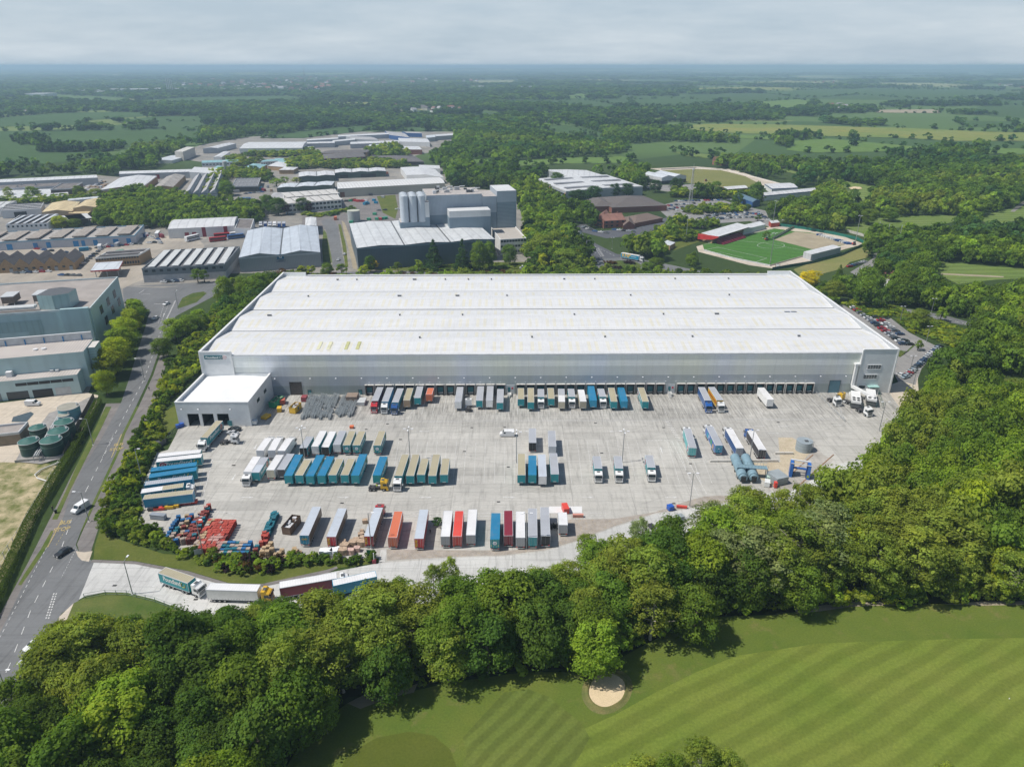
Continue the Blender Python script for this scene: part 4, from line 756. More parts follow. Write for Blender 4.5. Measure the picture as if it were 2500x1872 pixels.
for i,(a,b,c,l,wm,rm) in enumerate([((824.7,334),(951.3,328),(949.7,324.6),'farthest long white shed at the estate edge',wG,rW),((748.7,343.6),(826,339),(826,336),'second long white shed behind the great white one',wG,rW),((748.7,351),(816.8,349.2),(818,345.5),'white shed joined to the great white shed',wG,rW),((812,346.5),(867.4,341.4),(866,338),'white shed with dotted rooflights beyond the birch trees',wG,rW),((854.7,352),(973.4,348),(972,343),'grey-walled shed with long white roof by the round tree',wG,rW),((975,346),(1049.4,348),(1043,339),'bright white shed with chimneys by the far trees',wW,rW),((962.3,365.5),(1030.4,365.5),(1021,357.5),'white-roofed laboratory with thin steel stacks',BR,rW),((1063.6,333),(1111,330),(1108,326),'white shed nearest the dark wood',wG,rW),((951,330),(1000,336),(985,325),'slate-blue shed behind the long white roofs',wBl,rG),((896,361),(952,360),(957,352),'low brick unit with white canopy roof',BR,rP),((992,325),(1030,326),(1018,322.5),'small dark blue unit at the far estate end',wBl,rG),((1040,337),(1063,335),(1062,329),'grey block joined to the far white shed',wG,rP),((860,340),(925,342),(905,334.5),'grey shed in front of the farthest one',wG,rG)]): B('far_shed',l,'shed',a,b,c,7,wm,rm,'gable',1,along=True,group='sheds at the far end of the estate')
B('white_shed','white gabled shed right of the beige factory','shed',(992.4,428),(1084,433.5),(1062,413.5),7,wW,rW,'gable',2)
B('white_shed','white flat shed behind the gabled one','shed',(1022.5,410.5),(1074.7,412),(1073,404),7,wW,rW,'flat')
# right of centre
ORG=M('orange_frame',(.60,.33,.10),.5)
def ora(e,q,W,Dl,h):
    for v in (.02,.5,.98):
        a=q(0,v,0); MB().box(a[0]-.7,a[0],a[1]-.5,a[1]+.5,0,h-2,ORG).build('column',e)
    for z in (2.5,5.5): a=q(0,0,0);b=q(0,1,0); MB().bar((a[0]-.2,a[1],z),(b[0]-.2,b[1],z),.3,1.6,GLS).build('window_band',e)
B('orange_column_hall','white hall with orange columns and dark roof strips','hall',(1382,467),(1569.6,455),(1308.5,436.5),9,wG,rW,'gable',.8,side='L',extra=lambda e,q,W,Dl,h:(ora(e,q,W,Dl,h),skylights(2,3,M('dark_panel',(.16,.17,.19)),wd=.75,ln=.25)(e,q,W,Dl,h+.6)),trim=wW)
B('orange_column_hall','rear wing of the white hall with rows of pale rooflights','hall',(1396,434.5),(1500,436),(1335.6,414.5),9,wG,rW,'gable',.6,side='L',extra=lambda e,q,W,Dl,h:(skylights(8,3,SKL,wd=.4,ln=.2)(e,q,W,Dl,h+.3)),trim=wW)
B('events_hall','grey gabled events hall beside the cricket ground','hall',(1616,434.5),(1675.8,429),(1568,424.5),7,wL,rP,'gable',2,side='L',base=wDk,n=2)
B('brown_roof_office','long low office with brown hipped roof and atrium glazing','office',(1494,507),(1628.3,501.5),(1570.7,478.3),5,BR,ribmat('brown_slate',(.125,.11,.105),.6,1,.15,.9),'hip',5)
B('brown_roof_office','brown hipped office wing with white gutter joined on the left','office',(1449.8,504.5),(1500,503),(1478,487),5,BR,ribmat('brown_slate',(.125,.11,.105)),'hip',4)
B('pub','red brick two-storey pub with steep gables and white bay windows','pub',(1474.6,540),(1527.8,537),(1507,523),6,BR,rC,'gable',3.4,n=1,along=True,win=(2,4,1.3,.4),chim=2)
B('pub_wing','left gabled wing of the brick pub','pub',(1454,533),(1474,539),(1490,524),6,BR,rC,'gable',3.2,win=(2,1,1.4,.5))
B('pub_wing','long low brown-roofed rear wing of the brick pub','pub',(1550,545),(1618,532),(1580,520),3.5,BR,ribmat('brown_tile',(.17,.125,.105),.6,1,.15,.9),'hip',3)
B('pub_wing','porch building with white gable beside the pub','pub',(1521,551.5),(1550,550),(1548,538),3,BR,ribmat('brown_tile',(.17,.125,.105)),'gable',3.5)
def stand(e,q,W,Dl,h):
    for k in range(6): a=q(.05,0,0); MB().box(W*.04,W*.66,-3-k*.0-5.5+k*1.0,-2-5.5+k*1.0+.0,0,.7+k*.6,M('maroon_seats',(.22,.02,.05),.7,.3,3)).build('seat_row',e)
    MB().profile([(-5,h+.6),(-5,h-.2),(0,h-2.5),(Dl,h-4),(Dl,h+.2)],-.5,-.1,M('red_fascia',(.55,.04,.04))).build('fascia_panel',e)
    MB().add([(-.3,-5,h+.6),(W,-5,h+1.0),(W,.2,h+.1),(-.3,.2,h+.1)],[(0,1,2,3)],rW).build('roof_canopy',e)
B('grandstand','football grandstand with white cantilever roof, red gable panel and maroon seats','grandstand',(1740,577),(1828,551),(1712,569),5.5,BRt,rW,'flat',side='L',extra=stand)
B('low_stand','long low white-roofed stand joined to the grandstand','stand',(1816,560.5),(1869.3,548),(1856,540),4,wW,rW,'flat')
B('covered_stand','white covered stand with blank back wall at the pitch edge','stand',(1981,621.5),(2053.5,603.4),(1962,614.7),4.2,ribmat('stand_back',(.50,.52,.54)),rW,'flat',side='L')
B('changing_hut','small hut with white roof and red doors by the stadium gate','hut',(1883,545),(1904,543),(1898,537),3.5,M('red_doors',(.45,.07,.04)),rW,'flat')
B('kiosk','tan kiosk on the grass left of the stadium','kiosk',(1616,594),(1636,600),(1649,592),3.5,BRt,rP,'flat')
B('brick_pavilion','brick pavilion with white roof between cricket ground and car park','pavilion',(1771,463),(1826,459),(1818,452.5),5,BR,rW,'gable',.8,along=True)
B('clubhouse','white-roofed clubhouse with bright blue gable','clubhouse',(1885,461),(1948.4,458),(1928,446.5),5,STN,rW,'gable',1.2,along=True,trim=wBl)
B('sports_hall','blue-fronted sports hall with long white roof among the trees','hall',(1867,478),(1993.6,466),(1984.5,461),5,STN,rW,'gable',2,along=True,trim=wBl)
B('blue_roof_hall','blue-roofed hall with yellow rooflights above the car park','hall',(1837.6,494),(1856,489),(1792.4,477),5,wBl,rBl,'gable',1.5,side='L')
B('country_house','white house with brown tiled roof half hidden by trees','house',(2151,676),(2178,684),(2190,672.5),4.5,STN,rC,'gable',2.6,along=True,chim=2,win=(1,3,1.1,.4))
# the cream factory behind the warehouse
FW=ribmat('navy_clad',(.10,.14,.18)); FB=ribmat('steel_blue_clad',(.20,.27,.33)); FP=ribmat('pale_blue_clad',(.42,.48,.54))
B('low_factory','low factory with three pale roof bays and dark blue walls','factory',(871,606),(1208,584),(853,546),14.5,FW,ribmat('factory_roof',(.62,.64,.65),1,0,.05),'gable',.9,side='L',n=3,trim=FB)
def wbox(name,label,cat,x0,x1,y0,y1,z0,z1,lo,hi,zs,roof,extra=None,lou=None):
    e=empty(name,(x0,y0,0),R(12),label,cat); a=MB().box(0,x1-x0,0,y1-y0,0,zs,lo).box(0,x1-x0,0,y1-y0,zs,z1,hi,roof); a.build('wall',e); BCLR.append([(x0,y0),(x1,y0+12),(x1,y1),(x0,y1)])
    if extra: extra(e,x1-x0,y1-y0,z1)
    return e
RF=M('plant_roof',(.42,.39,.37),.9,.15)
def plant(e,W,Dl,h):
    rr=random.Random(5)
    for k in range(16):
        x=rr.uniform(6,W-4); y=rr.uniform(1,Dl-3); s_=rr.uniform(.8,2.2); mb=MB().box(-s_,s_,-s_*.7,s_*.7,0,rr.uniform(1,2.4),rr.choice((HVAC,DKG,LG,WHT)))
        if k%3==0: mb.tube([(0,0,1),(2.5,0,2.6),(6,0,2.6)],.35,LG)
        mb.build('roof_unit',e,loc=(x,y,h))
    for k in range(9): MB().bar((3+k*3.6,.4,h),(3+k*3.6,.4,h+1.1),.08,.08,LG).build('guard_post',e)
wbox('process_tower','tall pale and dark blue process building with crowded roof plant','tower',-61,-21,517,548,0,35.5,FB,FP,21.5,RF,plant)
wbox('process_tower','pale blue end block standing between the plant roof and the louvred tower','tower',-21.6,-11,525,552,0,33.5,FB,FP,22,RF)
wbox('louvre_tower','tallest grey tower with horizontal louvres and white sloping top','tower',-11,3.5,527.5,556,0,37,ribmat('louvres',(.26,.34,.40),1.0,2,.5),FP,29,wW)
wbox('process_block','free-standing blue block with white roof edge on the low factory roof','tower',-44,-14.5,503,515,0,27,FB,wW,22.5,wW)
wbox('silo_plinth','blue plinth building under the nine white silos','plinth',-79,-58,504,520,0,19,FB,FB,10,RF)
wbox('stair_core','narrow white stair core between silos and process tower','tower',-64,-58.3,507,513,0,32.5,FB,wW,22,RF)
sil=MB().cyl((0,0),2.75,0,18,M('silo_white',(.47,.52,.57),.5,.05),24).cyl((0,0),2.75,18,18.8,M('silo_white',(.74,.76,.78)),24,1.2).mesh('silo_shell')
sr=MB()
for k in range(10): a=2*PI*k/10; sr.bar((2.6*math.cos(a),2.6*math.sin(a),18),(2.6*math.cos(a),2.6*math.sin(a),19.1),.08,.08,LG)
sr=sr.mesh('guard_rail')
rn=['front','middle','rear']; cn=['left','middle','right']
for i in range(3):
    for j in range(3):
        e=empty('silo',(-75.6+i*5.9-j*1.2,506.5+i*1.1+j*5.8,19),0,'%s silo of the %s column in the white silo cluster'%(rn[j],cn[i]),'silo','white silos beside the process tower'); link('shell',sil,e); link('guard_rail',sr,e)
B('white_office','white office block with ribbon windows and glazed roof lantern','office',(1221.6,585),(1284.8,581),(1250,543),11,STN,M('gravel_roof',(.42,.39,.35),.9,.1),'flat',par=1,win=(3,9,1.5,.8))
e=B('brick_pit','','wall',(0,0),(1,0),(1,1),3,BR,BR) if False else None
# teal works at the left
TW=ribmat('teal_panel',(.43,.58,.60),6,0,.06,.35); TWd=ribmat('teal_panel_dark',(.33,.47,.48),2.5,0,.1,.35)
def teal_big(e,q,W,Dl,h):
    x=W-15; MB().prism([(x-7,5),(x,2.5),(x+6,5),(x+7,13),(x,17),(x-5,15)],h-.7,h+6,TWd,DKG).build('plant_enclosure',e)
    for k in range(4): MB().box(W-27-k*13,W-22-k*13,14,22,h+.6,h+3.6,M('coil_brown',(.17,.14,.12),.8,.3,2),DKG).box(W-27.3-k*13,W-21.7-k*13,13.7,22.3,h+3.6,h+3.9,LG).box(W-27-k*13,W-26.7-k*13,14,14.3,h-.7,h+.6,LG).box(W-22.3-k*13,W-22-k*13,14,14.3,h-.7,h+.6,LG).build('chiller',e)
    for y,r_ in ((3,.9),(5.2,.7)): MB().tube([(-5,y,h+1.3),(W-23,y,h+1.3)],r_,LG,10).build('duct_pipe',e)
    for i in range(5):
        for (z0,v) in ((h-6,.0),(h-13,.0)):
            pass
    for k,(v,z0) in enumerate(((.28,h-7.5),(.52,h-7.5),(.76,h-7.5),(.35,h-14),(.6,h-13),(.85,h-13))):
        a=q(1,v,0); MB().box(a[0]-.2,a[0]+.15,a[1]-2.2,a[1]+2.2,z0,z0+3.8,GLS).build('window',e)
    MB().box(W-80,W-21,-.15,-.02,4,h-4,TWd).box(W-80,W-27,-.25,-.15,8,h-9,TW).build('wall_panel',e)
    MB().box(W-12,W-.5,-1.8,-.02,0,h+.6,TW).build('corner_bay',e)
B('teal_works','big teal-clad works with grey flat roof, ducts and a plant enclosure','factory',(-330,789),(219.8,751.5),(287.5,675.4),19.8,TW,M('works_roof',(.33,.30,.28),.95,.12,.15),'flat',par=1,trim=M('teal_coping',(.55,.63,.64)),extra=teal_big)
def t2(e,q,W,Dl,h):
    for k in range(7): MB().box(W-4-k*7,W-3.6-k*7,Dl-.9,Dl-.6,h-.6,h+2.2,BLD).build('blue_post',e)
    for k in (16,19): MB().cyl((W-k,Dl*.45),.9,h,h+.5,WHT,12).build('roof_vent',e)
    MB().add([(0,Dl-.5,h-.1),(W,Dl-.5,h-.1),(W,Dl-.5,h+3),(0,Dl-.5,h+3)],[(0,1,2,3)],M('screen_grey',(.55,.57,.58))).box(0,W,Dl-.8,Dl-.2,h+3,h+3.3,WHT).build('screen_wall',e)
CR=ribmat('corrugated_grey',(.50,.46,.43),1.1,0,.3,.8,.1,0,.3)
B('teal_hall','upper teal hall with corrugated grey roof and blue steel posts','factory',(-240,897),(203,858),(228,826),15.3,TW,CR,'flat',trim=TW,extra=t2)
def t3(e,q,W,Dl,h):
    for k in range(2): MB().box(W-26-k*8,W-24-k*8,4,6,h,h+2,WHT).build('roof_vent',e)
    for k in (9,11): MB().box(W-k,W-k+1.2,3+k*.2,4+k*.2,h,h+.8,LG).build('roof_vent',e)
    for k in range(5): MB().box(W-1.6-(k+1)*4.1,W-1.8-k*4.1,-.1,-.02,h-2.6,h-1.4,DK).build('window',e)
    for k,(a,b) in enumerate(((3.5,9),(10,17),(18.5,26),(28,35),(37,44))): MB().box(W-b,W-a,-.1,-.02,0,3.4,(M('pale_shutter',(.5,.52,.53)),DK,GLS,M('roller_shade',(.18,.22,.24)),GLS)[k]).build('loading_door',e)
B('teal_hall','low teal hall with corrugated roof and row of loading doors','factory',(-240,954),(188,914),(207,887.8),8.2,TW,CR,'flat',trim=TW,extra=t3)
B('teal_stair_tower','narrow teal stair tower on the end of the teal halls','tower',(213.5,848.7),(231,847.6),(243,831.8),15,ribmat('teal_lines',(.35,.50,.50),1.2,2,.2),M('flat_top',(.6,.57,.53)),'flat')
B('brick_tank_house','low brown brick tank house with grey roof at the left edge','shed',(-60,1066),(46,1054),(68,1028.8),4.6,M('brown_render',(.26,.21,.15),.9,.15),M('works_roof2',(.33,.30,.28),.95,.12),'flat',par=1,trim=LG)
# ---------------------------------------------------------------- lorries and trailers
TY=M('tyre_rubber',(.025,.025,.027),.85); RIM=M('wheel_rim',(.35,.36,.37),.4,.1,3,.5); CH=M('chassis_black',(.035,.035,.04),.7)
whl=MB().cyl((0,0),.5,-.16,.16,TY,16,axis='x').cyl((0,0),.28,-.18,.18,RIM,12,axis='x').mesh('wheel')
def paint(name,c,r=.42): return M('paint_'+name,c,r,.07,.7,0,.12)
PC={'teal':(.01,.26,.30),'blue':(.01,.24,.42),'white':(.78,.79,.79),'grey':(.42,.44,.47),'cream':(.56,.52,.40),'red':(.50,.03,.04),'maroon':(.22,.02,.04),'orange':(.60,.16,.08),'navy':(.02,.09,.28),'sky':(.02,.28,.46),'black':(.05,.05,.06),'yellow':(.68,.42,.03),'pale':(.60,.63,.67),'royal':(.02,.12,.42),'lteal':(.10,.42,.44),'rust':(.42,.30,.20),'brightred':(.68,.07,.05),'green':(.02,.30,.16),'brown':(.14,.09,.06)}
def rf(c,rib=1):
    col={'cream':(.44,.40,.28),'grey':(.40,.42,.46),'blue':(.02,.19,.36),'white':(.72,.72,.73),'pale':(.50,.55,.62)}.get(c,PC.get(c,(.5,.5,.5)))
    return ribmat('roofskin_'+c,col,.62,1,.16 if c in('cream','grey','pale') else .07,.5,.08,0,.3 if c!='cream' else .4)
def contm(c): return ribmat('container_'+c,hsv(PC[c],0,1,.9),.32,1,.25,.5,.08,0,.35)
_VM={}
def cached(k,f):
    if k not in _VM: _VM[k]=f()
    return _VM[k]
def text(s,size,mat): return cached(('t',s,size,mat.name),lambda:text_mesh(s,size,mat))
LW=M('letter_white',(.85,.86,.84),.5,.02); LY=M('letter_yellow',(.75,.50,.02),.5,.02); LT=M('lamp_orange',(.8,.4,.05),.4); LR=M('lamp_red',(.6,.03,.03),.4); LWT=M('lamp_glass',(.8,.8,.78),.2)
def cab_parts(e,yf,col,h=3.75,dy=0):
    """tractor cab with its front at y=yf, parts parented to e"""
    pm=paint(col,PC[col],.3)
    def mk():
        a=MB().profile([(yf-2.25,1.0),(yf-.05,.95),(yf,1.9),(yf-.28,2.95),(yf-.9,3.2),(yf-1.3,h),(yf-2.2,h),(yf-2.25,1.0)][:-1],-1.2,1.2,pm)
        b=MB().add([(-1.12,yf+.02,1.92),(1.12,yf+.02,1.92),(1.05,yf-.27,2.92),(-1.05,yf-.27,2.92)],[(0,1,2,3)],GLS).add([(-1.12,yf+.02,1.92),(-1.12,yf-.1,1.92),(1.12,yf-.1,1.92),(1.12,yf+.02,1.92)],[(0,1,2,3)],GLS)
        c=MB().box(-1.22,-1.2,yf-1.5,yf-.4,1.95,2.75,GLS).box(1.2,1.22,yf-1.5,yf-.4,1.95,2.75,GLS)
        g=MB().box(-.85,.85,yf-.02,yf+.04,.95,1.75,DKG).box(-.75,.75,yf+.04,yf+.06,1.1,1.2,LG).box(-.75,.75,yf+.04,yf+.06,1.4,1.5,LG)
        bp=MB().box(-1.22,1.22,yf-.5,yf+.12,.35,.95,pm if col!='white' else LG).box(-.5,.5,yf+.12,yf+.14,.5,.75,LWT)
        return [x.mesh(n) for x,n in ((a,'cab_body'),(b,'windscreen'),(c,'side_window'),(g,'grille'),(bp,'bumper'))]+[MB().box(-.22,.22,-.06,.06,-.12,.12,LWT).mesh('headlight'),MB().box(-.08,.08,-.16,.16,-.4,.4,DKG).mesh('mirror'),MB().box(-.5,.5,-.35,.35,0,.06,DKG).mesh('roof_hatch'),MB().box(-1.1,1.1,-.04,.04,0,.28,pm).mesh('sun_visor')]
    k=cached(('cab',col,yf,h),mk)
    b=link('cab_body',k[0],e); 
    for m in k[1:5]: link(m.name.split('.')[0],m,b)
    for s in (-1,1): link('headlight',k[5],b,(s*.9,yf+.13,.75)); link('mirror',k[6],b,(s*1.42,yf-.1,2.35))
    link('roof_hatch',k[7],b,(0,yf-1.6,h+.0)); link('sun_visor',k[8],b,(0,yf+.0,2.9))
def chassis_unit(e,yf,col):
    k=cached(('uc',yf,col),lambda:(MB().box(-.45,.45,yf-6.1,yf-.4,.7,1.0,CH).cyl((0,yf-4.7),.55,1.0,1.15,M('fifth_wheel',(.07,.07,.07),.4),14).box(-1.25,1.25,yf-5.9,yf-5.5,.95,1.05,CH).box(-1.1,1.1,yf-5.2,yf-4.0,1.0,1.04,CH).mesh('chassis'),MB().box(-.35,.35,-.7,.7,-.3,.3,LG).mesh('fuel_tank')))
    link('chassis',k[0],e); link('fuel_tank',k[1],e,(-1.0,yf-3.0,.65))
    for y in (yf-1.35,yf-4.3,yf-5.5):
        for s in (-1.03,1.03): link('wheel',whl,e,(s,y,.5))
def trailer(rear,front,roof,side,label,cab=None,kind='curtain',front_c=None,rear_c=None,L_=None,group='trailers in the distribution yard',z=3.95,words=None,logo=False,rearmark=None,two=None,h0=1.1,rigid=False,wmat=None,side2=None,base_h=0.0,framec=None,script=0):
    A=P(*rear,z);B=P(*front,z); d=B-A; Ln=L_ or max(6.0,min(13.7,d.length)); ang=math.atan2(d.y,d.x)-PI/2; mid=(A+B)/2
    nm='articulated_lorry' if cab and not rigid else 'box_lorry' if rigid else 'container_trailer' if kind=='container' else 'trailer'
    e=empty(nm,(mid.x,mid.y,.03),ang,label,'lorry' if cab else 'trailer',group)
    y0,y1=-Ln/2,Ln/2; W=1.26; Ls=round(Ln,1); y0,y1=-Ls/2,Ls/2
    sm=contm(side) if kind=='container' else paint(side,PC[side]); fm=paint(front_c or side,PC[front_c or side]) if kind!='container' else contm(front_c or side)
    rm=rf(roof); fr=paint('frame_'+(framec or 'pale'),PC[framec or 'pale'])
    def body():
        a=MB(); a.box(-W,W,y0+.03,y1-.03,h0,z-.06,sm)
        # corner posts, cant rails
        for x in (-W-.015,W-.035):
            for y in (y0,y1-.09): a.box(x,x+.05,y,y+.09,h0-.05,z-.02,fr)
            a.box(x,x+.05,y0+.09,y1-.09,z-.14,z-.03,fr); a.box(x,x+.05,y0+.09,y1-.09,h0-.08,h0+.06,fr)
        if kind=='curtain':
            k=int(Ls/.7)
            for i in range(k):
                for x in (-W-.012,W): a.box(x,x+.012,y0+.3+i*.7,y0+.34+i*.7,h0-.05,h0+.35,CH)
        return a.mesh('body')
    link('body',cached(('b',side,Ls,h0,z,kind,framec),body),e)
    def roofm():
        r=MB(); s1=rm
        if two: r.box(-W+.04,W-.04,y0+.05,y0+(y1-y0)*.5,z-.06,z,s1).box(-W+.04,W-.04,y0+(y1-y0)*.5,y1-.05,z-.06,z+.002,rf(two))
        else: r.box(-W+.04,W-.04,y0+.05,y1-.05,z-.06,z,s1)
        r.box(-W,-W+.08,y0,y1,z-.04,z+.04,fr).box(W-.08,W,y0,y1,z-.04,z+.04,fr).box(-W+.08,W-.08,y0,y0+.08,z-.04,z+.04,fr).box(-W+.08,W-.08,y1-.08,y1,z-.04,z+.04,fr)
        if roof=='cream': 
            for k in range(int(Ls/.62)): r.box(-W+.1,W-.1,y0+.3+k*.62,y0+.34+k*.62,z,z+.02,M('rail_tan',(.42,.37,.26)))
        return r.mesh('roof')
    link('roof',cached(('r',roof,two,Ls,z,framec),roofm),e)
    link('front_panel',cached(('f',front_c or side,kind,h0,z,Ls),lambda:MB().box(-W+.08,W-.08,y1-.03,y1+.02,h0,z-.1,fm).box(-.5,.5,y1+.02,y1+.06,h0+.1,h0+.3,LG).mesh('front_panel')),e)
    def rear():
        c=rear_c or side; dm=DK if c=='open' else (contm(c) if kind=='container' else paint(c,PC[c])); r=MB()
        r.box(-W+.08,-.02,y0-.02,y0+.03,h0,z-.12,dm).box(.02,W-.08,y0-.02,y0+.03,h0,z-.12,dm)
        if c!='open':
            for x in (-.9,-.4,.4,.9): r.box(x-.025,x+.025,y0-.05,y0-.02,h0,z-.15,LG)
        for s in (-1,1): r.box(s*.95-.18,s*.95+.18,y0-.06,y0+.05,h0-.3,h0-.12,LR)
        r.box(-1.15,1.15,y0-.04,y0+.06,.45,.6,LG); return r.mesh('rear_door')
    ro=link('rear_door',cached(('rd',rear_c or side,kind,Ls,h0,z),rear),e)
    if rearmark=='P':
        q=cached('badge',lambda:MB().cyl((0,0),.55,-.02,.0,LW,22,axis='y').cyl((0,0),.33,-.03,-.02,paint('navy',PC['navy']),18,axis='y').box(-.12,.12,-.045,-.03,-.22,.22,LW).mesh('round_badge')); link('round_badge',q,ro,(0,y0-.05,2.7))
        for sx in (-.95,.95): link('marker_lamp',cached('mlamp',lambda:MB().box(-.12,.12,-.03,0,-.12,.12,M('lamp_yellow',(.8,.65,.1),.4)).mesh('marker_lamp')),ro,(sx,y0-.05,1.9))
    elif rearmark=='R': o=link('lettering',text('RE-RE',.85,LY),ro,(-.75,y0-.08,2.5)); o.rotation_euler=(PI/2,-PI/2,0)
    elif rearmark: o=link('lettering',text(rearmark,.75,LW if rearmark=='A' else LY),ro,(0,y0-.08,2.7)); o.rotation_euler=(PI/2,0,0)
    link('chassis',cached(('c',Ls,rigid),lambda:MB().box(-.5,-.35,y0+.1,y1-.2,.72,h0,CH).box(.35,.5,y0+.1,y1-.2,.72,h0,CH).box(-1.15,1.15,y0+1,y0+5,.75,.85,CH).mesh('chassis')),e)
    wy=(y0+1.6,y0+2.9,y0+4.2) if not rigid and Ls>9 else (y0+1.9,)
    for y in wy:
        for s in (-1.02,1.02): link('wheel',whl,e,(s,y,.5))
    if not cab: 
        for s in (-.7,.7): link('landing_leg',cached('leg',lambda:MB().box(-.08,.08,-.08,.08,0,1.1,CH).box(-.18,.18,-.15,.15,0,.05,CH).mesh('landing_leg')),e,(s,y1-2.6,0))
    if cab:
        yf=round(y1+(3.0 if not rigid else 2.55),1); cab_parts(e,yf,cab,3.7 if not rigid else 3.3)
        if rigid: link('wheel',whl,e,(-1.03,yf-1.3,.5)); link('wheel',whl,e,(1.03,yf-1.3,.5)); link('chassis',cached(('rc',yf),lambda:MB().box(-.45,.45,yf-5,yf-.4,.7,1.0,CH).mesh('chassis')),e)
        else: chassis_unit(e,yf,cab)
    if words:
        s,sz,mt=words
        for sx in (-1,1):
            off=(-2.6 if s=='KNP' else (0 if not logo else .4)-sx*.5)
            o=link('lettering',text(s,sz,mt),e,(sx*(W+.03),off,2.75)); o.rotation_euler=(PI/2,0,sx*PI/2); kq=min(1,Ls/13.6); o.scale=(kq,1,1)
            if s=='Poundland' and sz>1.6: link('horseshoe_mark',cached('hs',lambda:MB().tube([(0,.62*math.cos(k*PI/8+1.9),.62*math.sin(k*PI/8+1.9)) for k in range(14)],.11,M('mark_gold',(.38,.36,.08),.5),5).mesh('horseshoe_mark')),e,(sx*(W+.04),off+sx*5.2*kq,2.75))
            if s=='KNP': link('lettering',cached('knpl',lambda:MB().box(-.01,.01,-2,2,-.12,.12,LW).mesh('lettering')),e,(sx*(W+.03),3.0,2.7))
            if s=='script': pass
    if script:
        sm_=MB(); rq=random.Random(4)
        for k in range(9): y=y0+1.2+k*1.25; sm_.tube([(0,y,2.1),(0,y+.25,3.1),(0,y+.5,2.3),(0,y+.85,3.0)],.1,M('letter_red',(.5,.03,.03)),5)
        for sx in (-1,1): link('lettering',sm_.mesh('lettering'),e,(sx*(W+.02),0,0))
    if logo:
        lm=cached('logo',lambda:MB().cyl((0,0),1.15,-.012,.0,LW,26,axis='x').cyl((0,0),1.0,0,.006,M('logo_red',(.35,.03,.08)),26,axis='x').mesh('roundel'))
        for sx in (-1,1):
            o=link('roundel',lm,e,(sx*(W+.04),(y0+2.0),2.6),0 if sx>0 else PI); o2=link('lettering',text('£1',1.2,LW),e,(sx*(W+.06),(y0+2.0),2.6)); o2.rotation_euler=(PI/2,0,sx*PI/2)
    return e
PL=('Poundland',1.9,LW)
G1='lorries and trailers backed up to the docks'; G2='trailers in the back line of the middle bays'; G3='trailers in the front line of the middle bays'; G4='trailers along the lower yard edge'; G5='trailers parked along the left yard edge'
T=trailer
T((928.4,945.2),(914.8,978.7),'grey','maroon','red-cabbed lorry with maroon sides at the first used dock','red',group=G1)
T((952.8,945.6),(939.7,980.5),'grey','sky','white-cabbed lorry with blue sides between the red and dark-blue cabs','white',group=G1)
T((977.9,948.1),(964.3,982.3),'grey','sky','dark-blue-cabbed lorry right of the white cab at the docks','navy',group=G1)
T((1001.6,947.4),(992.4,977.4),'cream','rust','rusty cream container trailer beside the dark-blue-cabbed lorry',kind='container',group=G1)
T((1025.8,943),(1018.6,971.4),'grey','teal','dusty grey-roofed teal trailer left of the orange box',group=G1)
T((1051.7,947.9),(1047.2,962.4),'orange','orange','short bright orange container box at a dock',kind='container',L_=6.1,group=G1)
T((1124,942.7),(1117.7,983.2),'grey','pale','pale grey trailer standing left of the parked tractor unit at the docks',front_c='white',group=G1)
T((1173.7,943),(1170,977.8),'grey','white','grey-roofed trailer with teal front just right of the parked tractor unit',front_c='teal',group=G1)
T((1197.3,942.5),(1194.5,977.8),'grey','white','grey-roofed trailer with torn white front at the docks',front_c='white',group=G1)
T((1222,949.7),(1220.4,983.2),'grey','white','teal-fronted trailer with a roof patch left of the dock stairs',front_c='teal',group=G1)
T((1271.4,947.4),(1271.9,974.5),'cream','teal','short cream-roofed trailer first right of the red-signed dock stairs',front_c='teal',group=G1)
T((1295.6,947),(1296,982.3),'cream','teal','long cream-roofed trailer next to the short one by the dock stairs',group=G1)
T((1320.4,949.2),(1320.7,969.6),'grey','teal','grey box lorry with white cab between two cream-roofed trailers','white',rigid=True,L_=7.4,group=G1)
T((1344,947.4),(1346,973.2),'cream','teal','cream-roofed trailer left of the half-grey half-white container',group=G1)
T((1370,949.2),(1371.5,981),'grey','cream','half-grey half-white topped container at the docks',kind='container',two='white',group=G1)
T((1393.6,948.5),(1396.3,969.6),'grey','teal','white-cabbed box lorry left of the scuffed white container','white',rigid=True,L_=7.4,group=G1)
T((1418,951.2),(1424,980.5),'white','cream','scuffed white container trailer beside the bright blue dock trailer',kind='container',group=G1)
T((1442.4,942.5),(1449.3,977.8),'blue','sky','longest bright blue trailer at the docks',group=G1,framec='sky')
T((1466,948),(1472,969.6),'grey','teal','white-cabbed box lorry right of the bright blue dock trailer','white',rigid=True,L_=7.4,group=G1,logo=True)
T((1492,946.7),(1499.4,980.5),'cream','teal','cream-roofed teal trailer between the last box lorry and a blue trailer',logo=True,group=G1)
T((1515.7,946.3),(1524.7,979.6),'blue','sky','blue-roofed dock trailer beside two empty docks',group=G1,framec='sky')
T((1564.5,946),(1576.2,980.5),'cream','teal','lone cream-roofed trailer among empty docks',logo=True,words=('Poundland',1.5,LW),group=G1)
T((1712.6,945.2),(1728.8,977.8),'grey','navy','all-blue lorry paired with the yellow-sided one','royal',group=G1)
T((1737,944.7),(1758,977),'grey','yellow','yellow-sided lorry with white cab and red letters','white',script=1,group=G1)
T((1857.7,946.3),(1881.5,975.6),'white','white','white refrigerated trailer alone at the right-hand docks',group=G1,framec='white')
